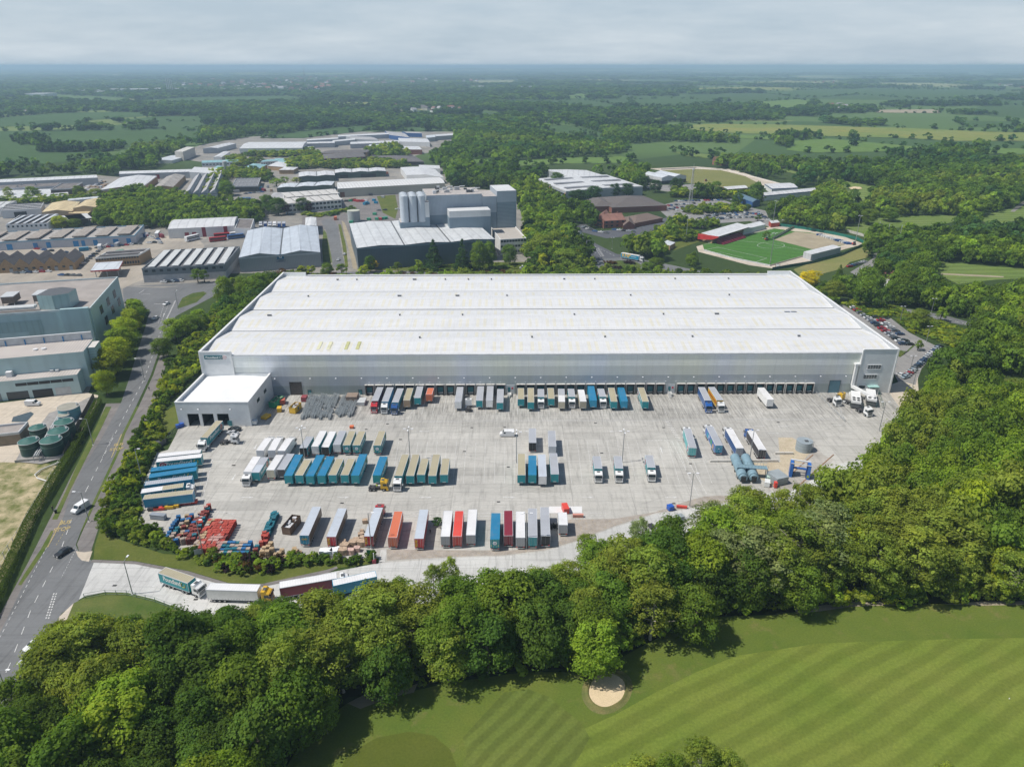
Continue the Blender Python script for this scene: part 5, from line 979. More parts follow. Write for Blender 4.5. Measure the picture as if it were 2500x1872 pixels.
# rows in the middle
T((634.6,1099),(655,1070),'white','white','left of the three white box lorries facing the warehouse','white',rigid=True,L_=8.6,rear_c='pale',group=G2,framec='white')
T((661.7,1100.5),(679.3,1068),'white','white','middle of the three white box lorries facing the warehouse','white',rigid=True,L_=8.6,rear_c='pale',group=G2,framec='white')
T((686,1101),(707.8,1069.3),'white','white','right of the three white box lorries with a green swoosh','white',rigid=True,L_=8.6,rear_c='pale',group=G2,framec='white')
T((739.8,1093.7),(756.6,1065.8),'grey','teal','short grey-topped trailer behind the double lamp post',rear_c='open',logo=True,group=G2)
T((768.8,1090.2),(789.2,1051.7),'white','teal','white-roofed trailer with white doors right of the short grey one',rear_c='white',group=G2)
T((793.3,1091.8),(812.2,1053),'white','teal','white-roofed teal trailer with open dark back and amber lamps',rear_c='open',group=G2)
T((821.7,1085.6),(836.7,1051.7),'grey','grey','all-grey trailer in the back line with white doors',rear_c='white',group=G2)
T((845.6,1087),(860.2,1051.7),'cream','teal','cream-roofed trailer right of the all-grey trailer',rear_c='teal',rearmark='P',words=PL,group=G2)
T((869.7,1087),(883.6,1052.2),'cream','teal','cream-roofed trailer ending the close-parked back line',rear_c='teal',rearmark='P',words=PL,group=G2)
T((920.2,1087.5),(933,1051.7),'cream','teal','cream-roofed trailer standing alone in the back line',rear_c='teal',rearmark='P',words=PL,group=G2)
T((625,1118),(606,1148),'white','white','white refrigerated lorry with white cab at the left of the front line','white',rigid=True,L_=9.5,group=G3,framec='white')
T((646.2,1116.2),(623,1153.4),'grey','teal','two-tone grey-roofed teal trailer beside the white refrigerated lorry',two='pale',words=PL,logo=True,group=G3)
T((661.7,1144),(681.5,1113.5),'white','white','short white box trailer between grey-roofed teal ones',rear_c='cream',L_=9.5,group=G3,framec='white')
T((706.5,1112.7),(688.8,1141),'grey','grey','open-ended grey trailer below the double lamp post',front_c='black',L_=10,group=G3)
T((730,1109.5),(703,1161.5),'blue','teal','leftmost bright blue-roofed trailer in the front line',words=PL,group=G3,framec='sky')
T((751.2,1122.2),(729.5,1160.2),'cream','teal','cream-roofed trailer between two blue ones in the front line',words=PL,group=G3)
T((782.4,1110.6),(755.8,1162),'blue','teal','left one of two blue-roofed trailers parked side by side',words=PL,group=G3,framec='sky')
T((806.8,1114),(783.8,1161.5),'blue','teal','right one of two blue-roofed trailers parked side by side',words=PL,group=G3,framec='sky')
T((829.9,1119.5),(810.9,1159.6),'cream','teal','left of two short cream-roofed trailers between blue ones',words=PL,group=G3)
T((858.3,1119.5),(840.7,1159.6),'cream','teal','right of two short cream-roofed trailers between blue ones',words=PL,group=G3)
T((886.8,1108.7),(866.5,1160.7),'blue','teal','long blue-roofed trailer closing the packed front line',words=PL,group=G3,framec='sky')
T((936.5,1114.6),(919.4,1160.2),'blue','teal','blue-roofed trailer alone behind the yellow shunter',words=PL,group=G3,framec='sky')
T((989.9,1109.2),(972.3,1161.5),'cream','teal','white-cabbed lorry with cream roof facing the lower yard','white',logo=True,words=PL,group=G3)
T((1015.7,1108.7),(1000.7,1161.5),'cream','teal','long cream-roofed trailer beside the white-cabbed cream lorry',group=G3)
T((1037.9,1119),(1027.3,1158.8),'cream','teal','short cream-roofed trailer between two long cream ones',group=G3)
T((1065.8,1108.7),(1055,1161.5),'cream','teal','second long cream-roofed trailer left of the last short one',group=G3)
T((1088.9,1119),(1083.5,1158.8),'cream','teal','short cream-roofed trailer at the right end of the front line',group=G3)
T((1300.2,1081),(1299.7,1045.8),'grey','grey','grey trailer with open dark back in the centre bays',rear_c='open',group=G2)
T((1346.6,1051.7),(1349,1090),'grey','pale','pale grey trailer with striped tail lift in the centre bays',group=G2)
T((1273,1107.3),(1273,1159.7),'cream','teal','cream-roofed trailer at the left of the centre four',group=G3)
T((1299.7,1112.2),(1299.7,1159.7),'blue','teal','blue-roofed trailer second of the centre four',group=G3,framec='sky')
T((1322.2,1106.2),(1325,1166.5),'pale','pale','long pale silver trailer of the centre four',front_c='white',group=G3)
T((1350.7,1106.2),(1354.7,1157.8),'grey','teal','grey-roofed trailer with teal front, right of the silver one',front_c='teal',group=G3)
for (a,b,l) in (((1456.4,1112.8),(1461,1144.8),'left one of three teal box lorries with white cabs in the open bays'),((1507.7,1112.2),(1511.8,1144.8),'middle one of three teal box lorries beside the tall lamp'),((1583.7,1109.5),(1591.3,1143.4),'right one of three teal box lorries standing furthest apart')): T(a,b,'grey','teal',l,'white',rigid=True,L_=7.8,logo=True,group=G3)
T((1691.6,1093.5),(1678,1046.7),'grey','lteal','pale teal lorry with red roundel and ribbed doors','white',logo=True,rear_c='lteal',group='lorries facing the docks on the right')
T((1756,1087.8),(1732.3,1040.8),'grey','royal','blue patterned lorry with a white A on its back','white',rear_c='sky',rearmark='A',logo=False,group='lorries facing the docks on the right')
T((1807,1094.6),(1779.8,1046.7),'white','navy','white-roofed lorry with plain navy sides and grey back','white',rear_c='grey',group='lorries facing the docks on the right',framec='white')
T((1862.3,1099),(1833,1051.2),'white','black','white-roofed lorry with black sides and blue cab','royal',rear_c='black',group='lorries facing the docks on the right',framec='white')
# bottom row
T((742.2,1306.7),(772.9,1237),'pale','brown','blue-backed trailer with yellow letters right of the brown skip',rear_c='sky',rearmark='KNP',group=G4)
T((808.2,1310.3),(835.8,1240.7),'pale','brown','red-backed trailer above the white wrapped bales',rear_c='red',rearmark='R',group=G4)
T((899,1311.2),(924.8,1237),'pale','brown','red-backed lorry with red cab beside the baled cardboard','red',rear_c='red',rearmark='R',group=G4)
T((957.7,1312),(972.7,1248),'orange','orange','rust-orange container trailer right of the red lorry',kind='container',group=G4)
T((1022.6,1314.8),(1035,1244),'pale','red','red-backed trailer left of the small dark green bush',rear_c='red',rearmark='R',group=G4)
T((1087,1309.6),(1094.5,1246.8),'white','rust','white-topped rusty container left of the bright red one',kind='container',rear_c='grey',group=G4)
T((1115.7,1309.6),(1121.4,1247),'brightred','brightred','bright red container between two white-topped ones',kind='container',group=G4)
T((1149.2,1306.2),(1154.2,1243.6),'white','pale','clean white container right of the bright red one',kind='container',rear_c='grey',group=G4)
T((1208,1316.4),(1210.7,1252.7),'blue','teal','blue-roofed trailer with round white badge in the bottom row',rear_c='teal',rearmark='P',group=G4,framec='sky')
T((1241.2,1308),(1240.7,1246),'maroon','maroon','dull maroon container beside the blue-roofed trailer',kind='container',group=G4)
T((1270.6,1312.6),(1270.6,1248.6),'white','pale','white container behind the lamp post in the bottom row',kind='container',rear_c='grey',group=G4)
T((1300.6,1312.6),(1300,1240.2),'grey','grey','grey trailer with teal and orange tail, right of the lamp post',rear_c='teal',group=G4)
T((1332.3,1309),(1329.6,1237.3),'grey','grey','grey trailer with open dark back at the right end of the row',rear_c='open',group=G4)
T((1375.2,1281),(1373,1251),'white','pale','short scruffy white container beside the tyre stack',kind='container',L_=6.1,rear_c='grey',group=G4)
for xx,zz in ((0,0),):
    pass
# left row
T((386.3,1111.7),(490.7,1100.9),'white','teal','topmost white-roofed trailer at the left yard edge',words=PL,group=G5,framec='white')
T((381.5,1123.7),(492.8,1111.7),'white','teal','white-roofed trailer with roundel and lettering at the left yard edge',words=PL,logo=True,group=G5,framec='white')
T((368.3,1146.5),(479.8,1132.4),'blue','teal','upper blue-roofed trailer at the left yard edge',group=G5,framec='sky')
T((364.6,1161.7),(479.8,1144.3),'blue','teal','lower blue-roofed trailer with white lettering at the left yard edge',words=PL,group=G5,framec='sky')
T((353.7,1180.2),(470,1165),'grey','sky','grey-roofed blue trailer marked TIGER at the left yard edge',words=('TIGER',1.6,M('letter_dark',(.03,.03,.08))),group=G5,framec='sky')
T((345,1199),(448,1184),'white','teal','white and olive roofed lorry with white cab at the left yard edge','white',two='cream',words=PL,group=G5)
T((350.4,1213.9),(472.2,1199.8),'cream','sky','lowest cream-roofed blue trailer beside the red and yellow hardware',group=G5)
T((535.6,1027),(497.2,1068.7),'cream','teal','teal lorry with white cab pulling out of the annex doorway','white',words=PL,logo=True,group='lorries by the annex')
# queue on the access road
T((395,1391),(467,1416),'cream','teal','teal lorry with white cab and white lettering on the access road','white',words=PL,group='lorries queueing on the access road')
T((507,1431),(632,1435),'white','white','white lorry with bright yellow cab on the access road','yellow',group='lorries queueing on the access road')
T((682,1428),(822,1404),'white','maroon','maroon-sided lorry with white roof half under the trees','white',group='lorries queueing on the access road')
T((918,1400),(812,1423),'white','sky','blue-rimmed trailer tipped open beside the trees on the access road',group='lorries queueing on the access road',framec='sky')
def groundT(a,b,roof,side,label,cab=None,**k): return T(a,b,roof,side,label,cab,**k)
T((1518,617),(1562,624.5),'white','sky','blue lorry with big yellow letters leaving the roundabout','white',words=('KNP',3.3,M('letter_amber',(.80,.50,.05))),L_=13.6,group='lorries on the public road')
for i in range(6):
    x=636+i*11.3; T((x+1,536),(x-1,551),('grey','grey','grey','white','grey','grey')[i],'royal' if i!=3 else 'white','%s lorry of the six parked behind the twin-gable warehouse'%('first second third fourth fifth sixth'.split()[i]),'white' if i in(0,2,3) else None,L_=9,group='lorries parked behind the twin-gable warehouse')
T((580,483),(613,482),'blue','royal','blue trailer in front of the black unit','white',L_=12,group='lorries in the estate')
# tractor units
def tractor(px_,ang,col,label,ch=True):
    g=P(*px_); e=empty('tractor_unit',(g.x,g.y,.03),ang,label,'lorry','tractor units in the yard'); cab_parts(e,3.0,col,3.5); chassis_unit(e,3.0,col); return e
tractor((1144,998),R(3),'white','white tractor unit parked with its cab towards the docks')
tractor((2035,985),R(190),'white','white tractor unit nearest the sloping barrier by the docks')
tractor((2062,982),R(38),'yellow','yellow shunter unit behind the white tractor near the barrier')
tractor((2108,1010),R(200),'white','white tractor unit in front of the white plant containers')
tractor((562,1082),R(-86),'white','white tractor unit beside the silver and black cars')
tractor((925,1195),R(-88),'yellow','yellow yard shunter parked sideways before the blue-roofed trailer')
# cars and vans
def carmesh(col,van=0,big=1.0):
    pm=paint('car_%02d%02d%02d'%tuple(int(c*99) for c in col),col,.25)
    if van: 
        a=MB().profile([(-2.6,.35),(2.5,.35),(2.6,.9),(2.3,1.25),(1.6,1.45),(1.0,2.25),(-2.5,2.3),(-2.6,2.1)],-.95,.95,pm); g=MB().add([(-.85,1.64,1.46),(.85,1.64,1.46),(.8,1.08,2.18),(-.8,1.08,2.18)],[(0,1,2,3)],GLS).box(-.97,.97,.5,1.2,1.35,1.9,GLS)
    else:
        a=MB().profile([(-2.15,.3),(2.1,.3),(2.2,.65),(1.9,.85),(.95,.95),(-1.85,1.0),(-2.2,.85)],-.88,.88,pm).profile([(.25,1.38),(-1.1,1.42),(-1.1,1.36),(.25,1.32)],-.66,.66,pm)
        g=MB().add([(-.8,.98,.95),(.8,.98,.95),(.64,.27,1.36),(-.64,.27,1.36),(-.8,-1.85,1.0),(.8,-1.85,1.0),(.64,-1.12,1.38),(-.64,-1.12,1.38)],[(0,1,2,3),(4,7,6,5),(0,3,7,4),(1,5,6,2)],GLS)
    return a.mesh('body'),g.mesh('windows')
wsm=MB().cyl((0,0),.32,-.11,.11,TY,12,axis='x').cyl((0,0),.2,-.13,.13,RIM,10,axis='x').mesh('wheel')
lsm=MB().box(-.2,.2,-.04,.04,-.07,.07,LWT).mesh('headlight')
CC={'white':(.75,.76,.77),'black':(.03,.033,.038),'silver':(.45,.47,.5),'dark blue':(.03,.06,.14),'red':(.40,.02,.03),'grey':(.16,.17,.18),'blue':(.05,.14,.35),'pale blue':(.35,.42,.48),'dark green':(.03,.07,.05),'yellow':(.6,.4,.05),'orange':(.65,.2,.03)}
def car(px_,ang,col,label,van=0,group='cars around the estate',full=True,z=.06,s=1.0):
    g=P(*px_); e=empty('van' if van else 'parked_car',(g.x,g.y,z),ang,label,'van' if van else 'car',group); k=cached(('car',col,van),lambda:carmesh(CC[col],van))
    b=link('body',k[0],e); link('windows',k[1],b)
    if full:
        for x in(-.8,.8):
            for y in (-1.35,1.35): link('wheel',wsm,e,(x,y*(1.2 if van else 1),.32))
            link('headlight',lsm,b,(x*.78,2.16 if not van else 2.56,.68 if not van else .85))
    e.scale=(s,s,s); return e
car((1238,1064),R(90),'white','white van driving left through the middle of the yard',1,'vehicles in the yard')
car((574,1050),R(80),'black','black car parked near the annex corner',0,'vehicles in the yard')
car((568,1060),R(75),'silver','silver car between the black car and a white tractor unit',0,'vehicles in the yard')
car((198,1245),R(161),'white','white van driving down the main road',1,'traffic on the main road')
car((155,1352),R(157),'black','dark car near the access road junction',0,'traffic on the main road')
car((407,744),R(165),'white','white car waiting at the road junction lights',0,'traffic on the main road')
car((380,779),R(165),'white','white car on the road below the turn arrow',0,'traffic on the main road')
car((82,990),R(-85),'white','white van in the works yard beside the teal hall',1,'vehicles in the works yard')
car((72,1612),R(160),'silver','silver car half hidden by the corner trees',0,'traffic on the main road')
car((84,1578),R(160),'white','white car just above the corner trees',0,'traffic on the main road')
car((826,636),R(5),'white','white car on the side street between sheds',0,'traffic on the side street')
car((841,622),R(5),'white','white car parked on the side street path',0,'traffic on the side street')
car((1423,579),R(30),'pale blue','pale blue car on the road by the white tent',0,'traffic at the roundabout'); car((1441,599),R(30),'black','black car approaching the roundabout',0,'traffic at the roundabout'); car((1438,650),R(-80),'dark blue','dark blue car leaving the roundabout beside the tree',0,'traffic at the roundabout')
car((1278,657),R(90),'white','white van behind the shrubs below the white office',1,'traffic at the roundabout')
car((2200,919),R(-145),'white','white car standing in the car park lane by the office tower',0,'cars in the staff car park')
ORD='first second third fourth fifth sixth seventh eighth ninth tenth eleventh twelfth thirteenth fourteenth fifteenth sixteenth seventeenth eighteenth nineteenth twentieth'.split()
cs=['white','red','grey','silver','white','silver','dark blue','black','red','red','silver','silver','black','white','dark blue']
for i,c in enumerate(cs):
    if i in (1,): pass
    x=2084+i*8.6; y=753+i*6.3; car((x,y),R(-88),c,'%s car %s down the long row beside the warehouse'%(c,ORD[i]),0,'cars in the staff car park')
for i,c in enumerate(['black','red','white','white','grey','dark blue','black','black']):
    x=2139+i*11.5; y=776+i*8.3+ (8 if i>5 else 0); car((x,y),R(-88),c,'%s car %s down the short inner row beside the warehouse'%(c,ORD[i]),0,'cars in the staff car park')
rr=random.Random(4)
for i in range(19):
    c=rr.choice(['dark blue','silver','white','black','pale blue','grey','dark blue','white']) if i not in(16,) else 'red'
    car((2292-i*4.55,848+i*4.15),R(-62),c,'%s car %s in the slanted row against the right-hand trees'%(c,ORD[i]),0,'cars in the staff car park')
def row(a,b,n,ang,label,group,seed,van=0):
    rr=random.Random(seed)
    for i in range(n):
        if rr.random()<.1: continue
        t=i/max(1,n-1); c=rr.choice(['dark blue','silver','white','black','grey','red','white','black','pale blue','grey','blue'])
        car((a[0]+(b[0]-a[0])*t,a[1]+(b[1]-a[1])*t),R(ang)+rr.uniform(-.05,.05),c,'%s car %s in %s'%(c,ORD[i%20],label),van,group,full=False)
GS='cars in the stadium car park'
row((1718,529),(1800,520),14,20,'the upper row left of the grandstand',GS,1); row((1722,538),(1775,534),10,20,'the lowest row behind the grandstand',GS,2); row((1740,528),(1830,525),12,20,'the middle row behind the grandstand',GS,3)
row((1790,516),(1865,527),12,20,'the top row nearest the trees behind the grandstand',GS,4); row((1632,503),(1700,497),12,15,'the far row under the lattice mast',GS,5); row((1640,509),(1690,506),9,15,'the near row under the lattice mast',GS,6)
row((1720,497),(1790,503),12,15,'the row in front of the blue-roofed hall',GS,7); row((1915,540),(1950,548),6,60,'the lane beside the stadium fence',GS,8); row((2074,652),(2110,641),6,-70,'the lower grass-side row by the yellow tree',GS,9); row((2110,660),(2135,657),3,-70,'the bottom corner below the grass bank',GS,10)
row((1425,556),(1440,562),4,60,'the upper bays by the brick pub',GS,11); row((1452,566),(1480,570),3,60,'the lower bays by the brick pub',GS,12); row((1500,562),(1545,567),5,60,'the bays in front of the pub porch',GS,13)
row((1708,535),(1850,531),20,20,'the fourth row behind the grandstand',GS,41); row((1650,492),(1785,489),18,15,'the topmost row by the lattice mast',GS,42); row((1610,508),(1668,516),8,15,'the left end rows of the leisure car park',GS,43); row((1850,520),(1876,538),6,60,'the right end bays by the hut',GS,44); row((1735,522),(1790,525),8,20,'the broken row under the car park trees',GS,45)
GE='cars in the industrial estate'
row((205,610),(330,597),12,80,'the lane under the blue doors',GE,14); row((160,618),(90,609),5,80,'the lane left under the trade units',GE,15); row((232,622),(195,650),6,-40,'the slanted row right of the pointed gables',GE,16); row((40,668),(118,664),6,80,'the forecourt below the pointed gables',GE,17); row((150,673),(192,674),4,80,'the forecourt left of the fuel canopy',GE,18)
row((355,577),(372,582),4,60,'the bays below the barrel-roofed depot',GE,19); row((385,585),(392,595),3,60,'the bays beside the white coach',GE,20); row((400,690),(440,687),5,80,'the front of the grey office',GE,21); row((555,650),(560,640),3,160,'the lane between office and twin gables',GE,22)
row((340,597),(388,592),5,80,'the gravel patch behind the grey office',GE,23); row((370,483),(420,480),6,80,'the bays before the gabled works',GE,24); row((600,474),(640,470),5,80,'the bays under the black unit',GE,25); row((690,520),(820,512),10,80,'the bays before the lantern-roofed factory',GE,26)
row((240,615),(262,600),4,0,'the middle of the trade estate lane',GE,27); row((215,540),(232,530),3,20,'the lane by the yellow roofs',GE,28,1); row((320,497),(365,492),7,10,'the white van row by the hedge',GE,29,1); row((925,515),(970,512),4,80,'the works yard by the lawn',GE,30)
for k in range(46):
    rr2=random.Random(500+k); x,y=rr2.choice([(rr2.uniform(760,960),rr2.uniform(478,556)),(rr2.uniform(360,520),rr2.uniform(488,505)),(rr2.uniform(560,690),rr2.uniform(455,482)),(rr2.uniform(0,340),rr2.uniform(598,622)),(rr2.uniform(330,410),rr2.uniform(575,600)),(rr2.uniform(820,945),rr2.uniform(424,432)),(rr2.uniform(590,730),rr2.uniform(374,382))])
    g=P(x,y)
    if any(inpoly(g.x,g.y,b) for b in BCLR): continue
    c=rr2.choice(['white','grey','blue','green','maroon','rust','orange','navy']); L2=rr2.choice([3,6,6,8]); e=empty('storage_container',(g.x,g.y,.08),rr2.uniform(0,PI),'%s storage box %s in the estate yards'%(c,ORD[k%20]),'container','storage boxes around the estate'); MB().box(-1.2,1.2,-L2/2,L2/2,.12,2.5,contm(c)).build('body',e); MB().box(-1.15,1.15,-L2/2-.04,-L2/2,.3,2.4,paint(c,PC[c])).build('door',e)
# coaches
def coach(a,b,col,label,dd=0):
    A=P(*a);B_=P(*b);d=B_-A; e=empty('coach',((A.x+B_.x)/2,(A.y+B_.y)/2,.06),math.atan2(d.y,d.x)-PI/2,label,'bus','coaches by the depot'); hh=4.0 if dd else 3.3
    pm=paint('coach_'+col,CC[col]); link('body',cached(('coach',col,dd),lambda:MB().profile([(-6,.4),(6,.4),(6.1,1.5),(5.8,hh-.2),(5.5,hh),(-5.9,hh),(-6,hh-.2)],-1.25,1.25,pm).mesh('body')),e)
    link('window_band',cached(('cw',dd),lambda:MB().box(-1.27,1.27,-5.6,5.4,1.7,2.5,GLS).box(-1.27,1.27,-5.6,5.5,2.9 if dd else 2.5,3.6 if dd else 2.7,GLS).mesh('window_band')),e)
    for y in (-3.5,3.8):
        for s in (-1.1,1.1): link('wheel',whl,e,(s,y,.5))
coach((452,592),(489,583),'white','white and black double-deck coach below the barrel roof',1); coach((380,585),(392,568),'white','white single-deck coach at the left end of the depot')
coach((513,591),(552,587),'red','dark red coach nearest the grey office'); coach((525,581),(562,578),'red','dark red coach behind the other red one'); coach((555,585),(598,580),'blue','blue coach partly behind the twin-gable warehouse'); coach((565,578),(596,574),'white','white coach behind the blue coach')
# ---------------------------------------------------------------- trees
def leafmat(name='foliage',tl=.45):
    m,nt,b=newmat(name); nt.nodes.remove(b); out=[n for n in nt.nodes if n.type=='OUTPUT_MATERIAL'][0]
    at=N(nt,'ShaderNodeVertexColor',layer_name='col'); oi=N(nt,'ShaderNodeObjectInfo')
    c=mixc(nt,1.0,at.outputs[0],oi.outputs['Color'],'MULTIPLY')
    d=N(nt,'ShaderNodeBsdfDiffuse'); t=N(nt,'ShaderNodeBsdfTranslucent'); mx=N(nt,'ShaderNodeMixShader'); mx.inputs[0].default_value=tl
    nt.links.new(c,d.inputs[0]); tc=mixc(nt,1.0,c,(1.25,1.3,.5),'MULTIPLY'); nt.links.new(tc,t.inputs[0]); nt.links.new(d.outputs[0],mx.inputs[1]); nt.links.new(t.outputs[0],mx.inputs[2]); nt.links.new(mx.outputs[0],out.inputs[0]); return m
LEAF=leafmat(); BARK=M('bark',(.17,.14,.11),.9,.25,3); BARKP=M('pale_bark',(.34,.31,.26),.9,.25,3)
def unit(v): return v/np.maximum(np.linalg.norm(v,axis=-1,keepdims=True),1e-6)
def leaves(cent,nrm,size,tint,rs,asp=.7):
    """leaf-clump quads: cent (n,3), nrm (n,3) -> verts (4n,3), col (4n,3)"""
    n=len(cent); nn=unit(nrm+rs.normal(0,.42,(n,3))); a=unit(np.cross(nn,rs.normal(0,1,(n,3)))); b=np.cross(nn,a); s=size[:,None]*.5
    bend=nn*s*.35
    q=np.stack([cent-a*s-bend*0,cent-b*s*asp+bend,cent+a*s,cent+b*s*asp+bend],1).reshape(-1,3)
    return q,np.repeat(tint,4,0)
def lobes(R_,Hc,z0,nl,rs,shape='round'):
    c=[];r=[]
    for k in range(nl*3):
        if len(c)>=nl: break
        t=rs.uniform(0,1); ph=rs.uniform(0,2*PI)
        if shape=='round': zz=rs.uniform(-.75,1.0); rad=math.sqrt(max(0,1-zz*zz))*rs.uniform(.55,1.0)*R_; z=z0+Hc*.5+zz*Hc*.5; lr=R_*rs.uniform(.17,.38)
        elif shape=='cone': t=rs.uniform(0,1)**1.3; rad=R_*(1-t)*rs.uniform(.6,1); z=z0+Hc*t; lr=R_*.26*(1.15-t*.8)
        elif shape=='column': t=rs.uniform(0,1); rad=R_*math.sin(PI*min(.98,.12+t*.86))**.6*rs.uniform(.3,.8); z=z0+Hc*t; lr=R_*rs.uniform(.4,.6)
        else: zz=rs.uniform(-.6,1); rad=math.sqrt(max(0,1-zz*zz))*rs.uniform(.35,1.05)*R_; z=z0+Hc*.5+zz*Hc*.5; lr=R_*rs.uniform(.10,.25)
        c.append((rad*math.cos(ph),rad*math.sin(ph),z)); r.append(lr)
    return np.array(c),np.array(r)
def crown(seed,R_,Hc,z0,nl,nleaf,ls,shape='round',gap=.0,var=.22):
    rs=np.random.RandomState(seed); C,r=lobes(R_,Hc,z0,nl,rs,shape); mid=np.array([0,0,z0+Hc*.45])
    wt=r**2; wt=wt/wt.sum(); idx=rs.choice(len(C),nleaf,p=wt); d=unit(rs.normal(0,1,(nleaf,3))); d[:,2]=np.where(rs.rand(nleaf)<.5,np.abs(d[:,2]),d[:,2])
    rad=r[idx]*rs.uniform(.72,1.06,nleaf); sq=np.array([1,1,.78]); cent=C[idx]+d*rad[:,None]*sq
    # a few sprays sticking out
    k=rs.rand(nleaf)<.13; cent[k]+=d[k]*r[idx][k][:,None]*.42
    nrm=d*.9+unit(cent-mid)*.45+np.array([0,0,.25]); lt=rs.uniform(1-var,1+var,len(C))[idx]*rs.uniform(.85,1.15,nleaf)
    hue=rs.uniform(-.07,.07,len(C))[idx]; tint=np.stack([lt*(1+hue),lt,lt*(1-hue)],1)
    v,c=leaves(cent,nrm,ls*rs.uniform(.6,1.35,nleaf),tint,rs); return v,c
def quadmesh(name,v,c,mat=None,smoothn=False):
    n=len(v)//4; me=bpy.data.meshes.new(name); me.vertices.add(len(v)); me.vertices.foreach_set('co',v.astype(np.float32).ravel()); me.loops.add(len(v)); me.loops.foreach_set('vertex_index',np.arange(len(v),dtype=np.int32))
    me.polygons.add(n); me.polygons.foreach_set('loop_start',np.arange(0,4*n,4,dtype=np.int32)); me.polygons.foreach_set('loop_total',np.full(n,4,np.int32)); me.update(calc_edges=True)
    a=me.color_attributes.new('col','FLOAT_COLOR','POINT'); cc=np.ones((len(v),4),np.float32); cc[:,:3]=c; a.data.foreach_set('color',cc.ravel()); me.materials.append(mat or LEAF); return me
def trunkmesh(seed,h,r,spread,nb=6,mat=None,zb=.35):
    rr=random.Random(seed); mb=MB(); p=[(0,0,0),(rr.uniform(-.2,.2),rr.uniform(-.2,.2),h*.3),(rr.uniform(-.4,.4),rr.uniform(-.4,.4),h*.62),(rr.uniform(-.5,.5),rr.uniform(-.5,.5),h*.9)]
    mb.tube(p,r,mat or BARK,7,r*.18)
    for k in range(nb):
        a=rr.uniform(0,2*PI); z=h*rr.uniform(zb,.75); L_=spread*rr.uniform(.55,.95); q=(p[1] if z<h*.45 else p[2]); s=(q[0]*.9,q[1]*.9,z)
        mb.tube([s,(s[0]+math.cos(a)*L_*.5,s[1]+math.sin(a)*L_*.5,z+L_*.28),(s[0]+math.cos(a)*L_,s[1]+math.sin(a)*L_,z+L_*.7)],r*.42,mat or BARK,5,r*.1)
    return mb.mesh('trunk')
# kinds: (crown mesh, trunk mesh, natural height, radius)
KINDS={}
def kind(name,seed,R_,Ht,z0,nl,nleaf,ls,shape='round',var=.22,bark=None,spread=None,nb=6):
    v,c=crown(seed,R_,Ht-z0,z0,nl,nleaf,ls,shape,0,var); KINDS.setdefault(name,[]).append((quadmesh('crown',v,c),trunkmesh(seed,Ht*.9,.32 if shape!='column' else .22,spread or R_*.8,nb,bark),Ht,R_))
for s_ in range(4): kind('broad',20+s_,5.0,13.5,1.4,74,6800,.54,'round',.28)
for s_ in range(3): kind('airy',40+s_,4.6,16,2.6,150,5600,.42,'airy',.3,BARKP,4.6,14)
for s_ in range(2): kind('conifer',60+s_,4.2,17,.6,110,4200,.6,'cone',.18)
for s_ in range(2): kind('column',70+s_,1.7,16,1.2,40,1500,.55,'column',.2)
for s_ in range(3): kind('young',80+s_,2.6,7.2,1.5,22,1300,.5)
for s_ in range(3): kind('mid',90+s_,5.0,12,2.2,34,1100,1.15)
GR={'deep green': (0.105, 0.181, 0.031), 'mid green': (0.163, 0.254, 0.036), 'bright green': (0.248, 0.354, 0.04), 'olive': (0.248, 0.314, 0.051), 'yellow-green': (0.354, 0.421, 0.036), 'grey-green': (0.241, 0.299, 0.115), 'bluish green': (0.094, 0.191, 0.057), 'dark': (0.061, 0.123, 0.036), 'golden': (0.6, 0.5, 0.02), 'bronze': (0.12, 0.07, 0.025), 'purple': (0.04, 0.018, 0.022), 'dark plum': (0.05, 0.03, 0.035)}
LM=[]  # landmarks in the picture
for o in list(COL.objects):
    if o.parent is None and 'label' in o and o.get('category') in('lorry','trailer','van','tower','hall','pub','stand','grandstand','warehouse','factory','office','depot','shed') and o.get('category')!='trailer':
        pass
def jit(c,r,a):
    j=r.uniform(1-a,1+a); return (c[0]*j*r.uniform(.94,1.05),c[1]*j,c[2]*j)
LMK={'sand bunker':(1482,1683),'yellow-cabbed lorry':(640,1450),'blue-rimmed trailer':(880,1420),'dark car at the junction':(155,1352),'putting green':(1000,1860),'gravel strip':(1420,1290),'blue wash gantry':(1950,1120),'round water tank':(1962,1085),'staff car park':(2220,860),'bus stop markings':(155,1284),'teal lorry on the access road':(420,1410),'bottom picture corner on the left':(40,1850),'striped fairway':(2000,1650),'end of the access road fence':(450,1490),'office tower of the warehouse':(2150,920),'right picture edge':(2490,1200),'grass clearing in the wood':(2430,980),'road below the golf course':(2300,775),'white country house':(2165,680),'football pitch':(1850,600),'roundabout':(1520,650),'brick pub':(1500,545),'striped far fairway':(2050,450),'tall mast':(1690,460),'white hall with orange columns':(1430,440),'silo cluster':(990,500),'barrel-roofed depot':(500,560),'yellow-roofed sheds':(200,500),'black unit':(600,450),'brick office':(840,400),'pointed brick gables':(100,640),'round teal tank':(165,1010),'teal works':(250,780),'warehouse corner':(500,860),'left row of trailers':(420,1150),'pallet stacks':(520,1320),'great white shed':(660,360),'beige factory':(950,450)}
USED={}; NT=[0]
TREES=[]   # xy of individual trees
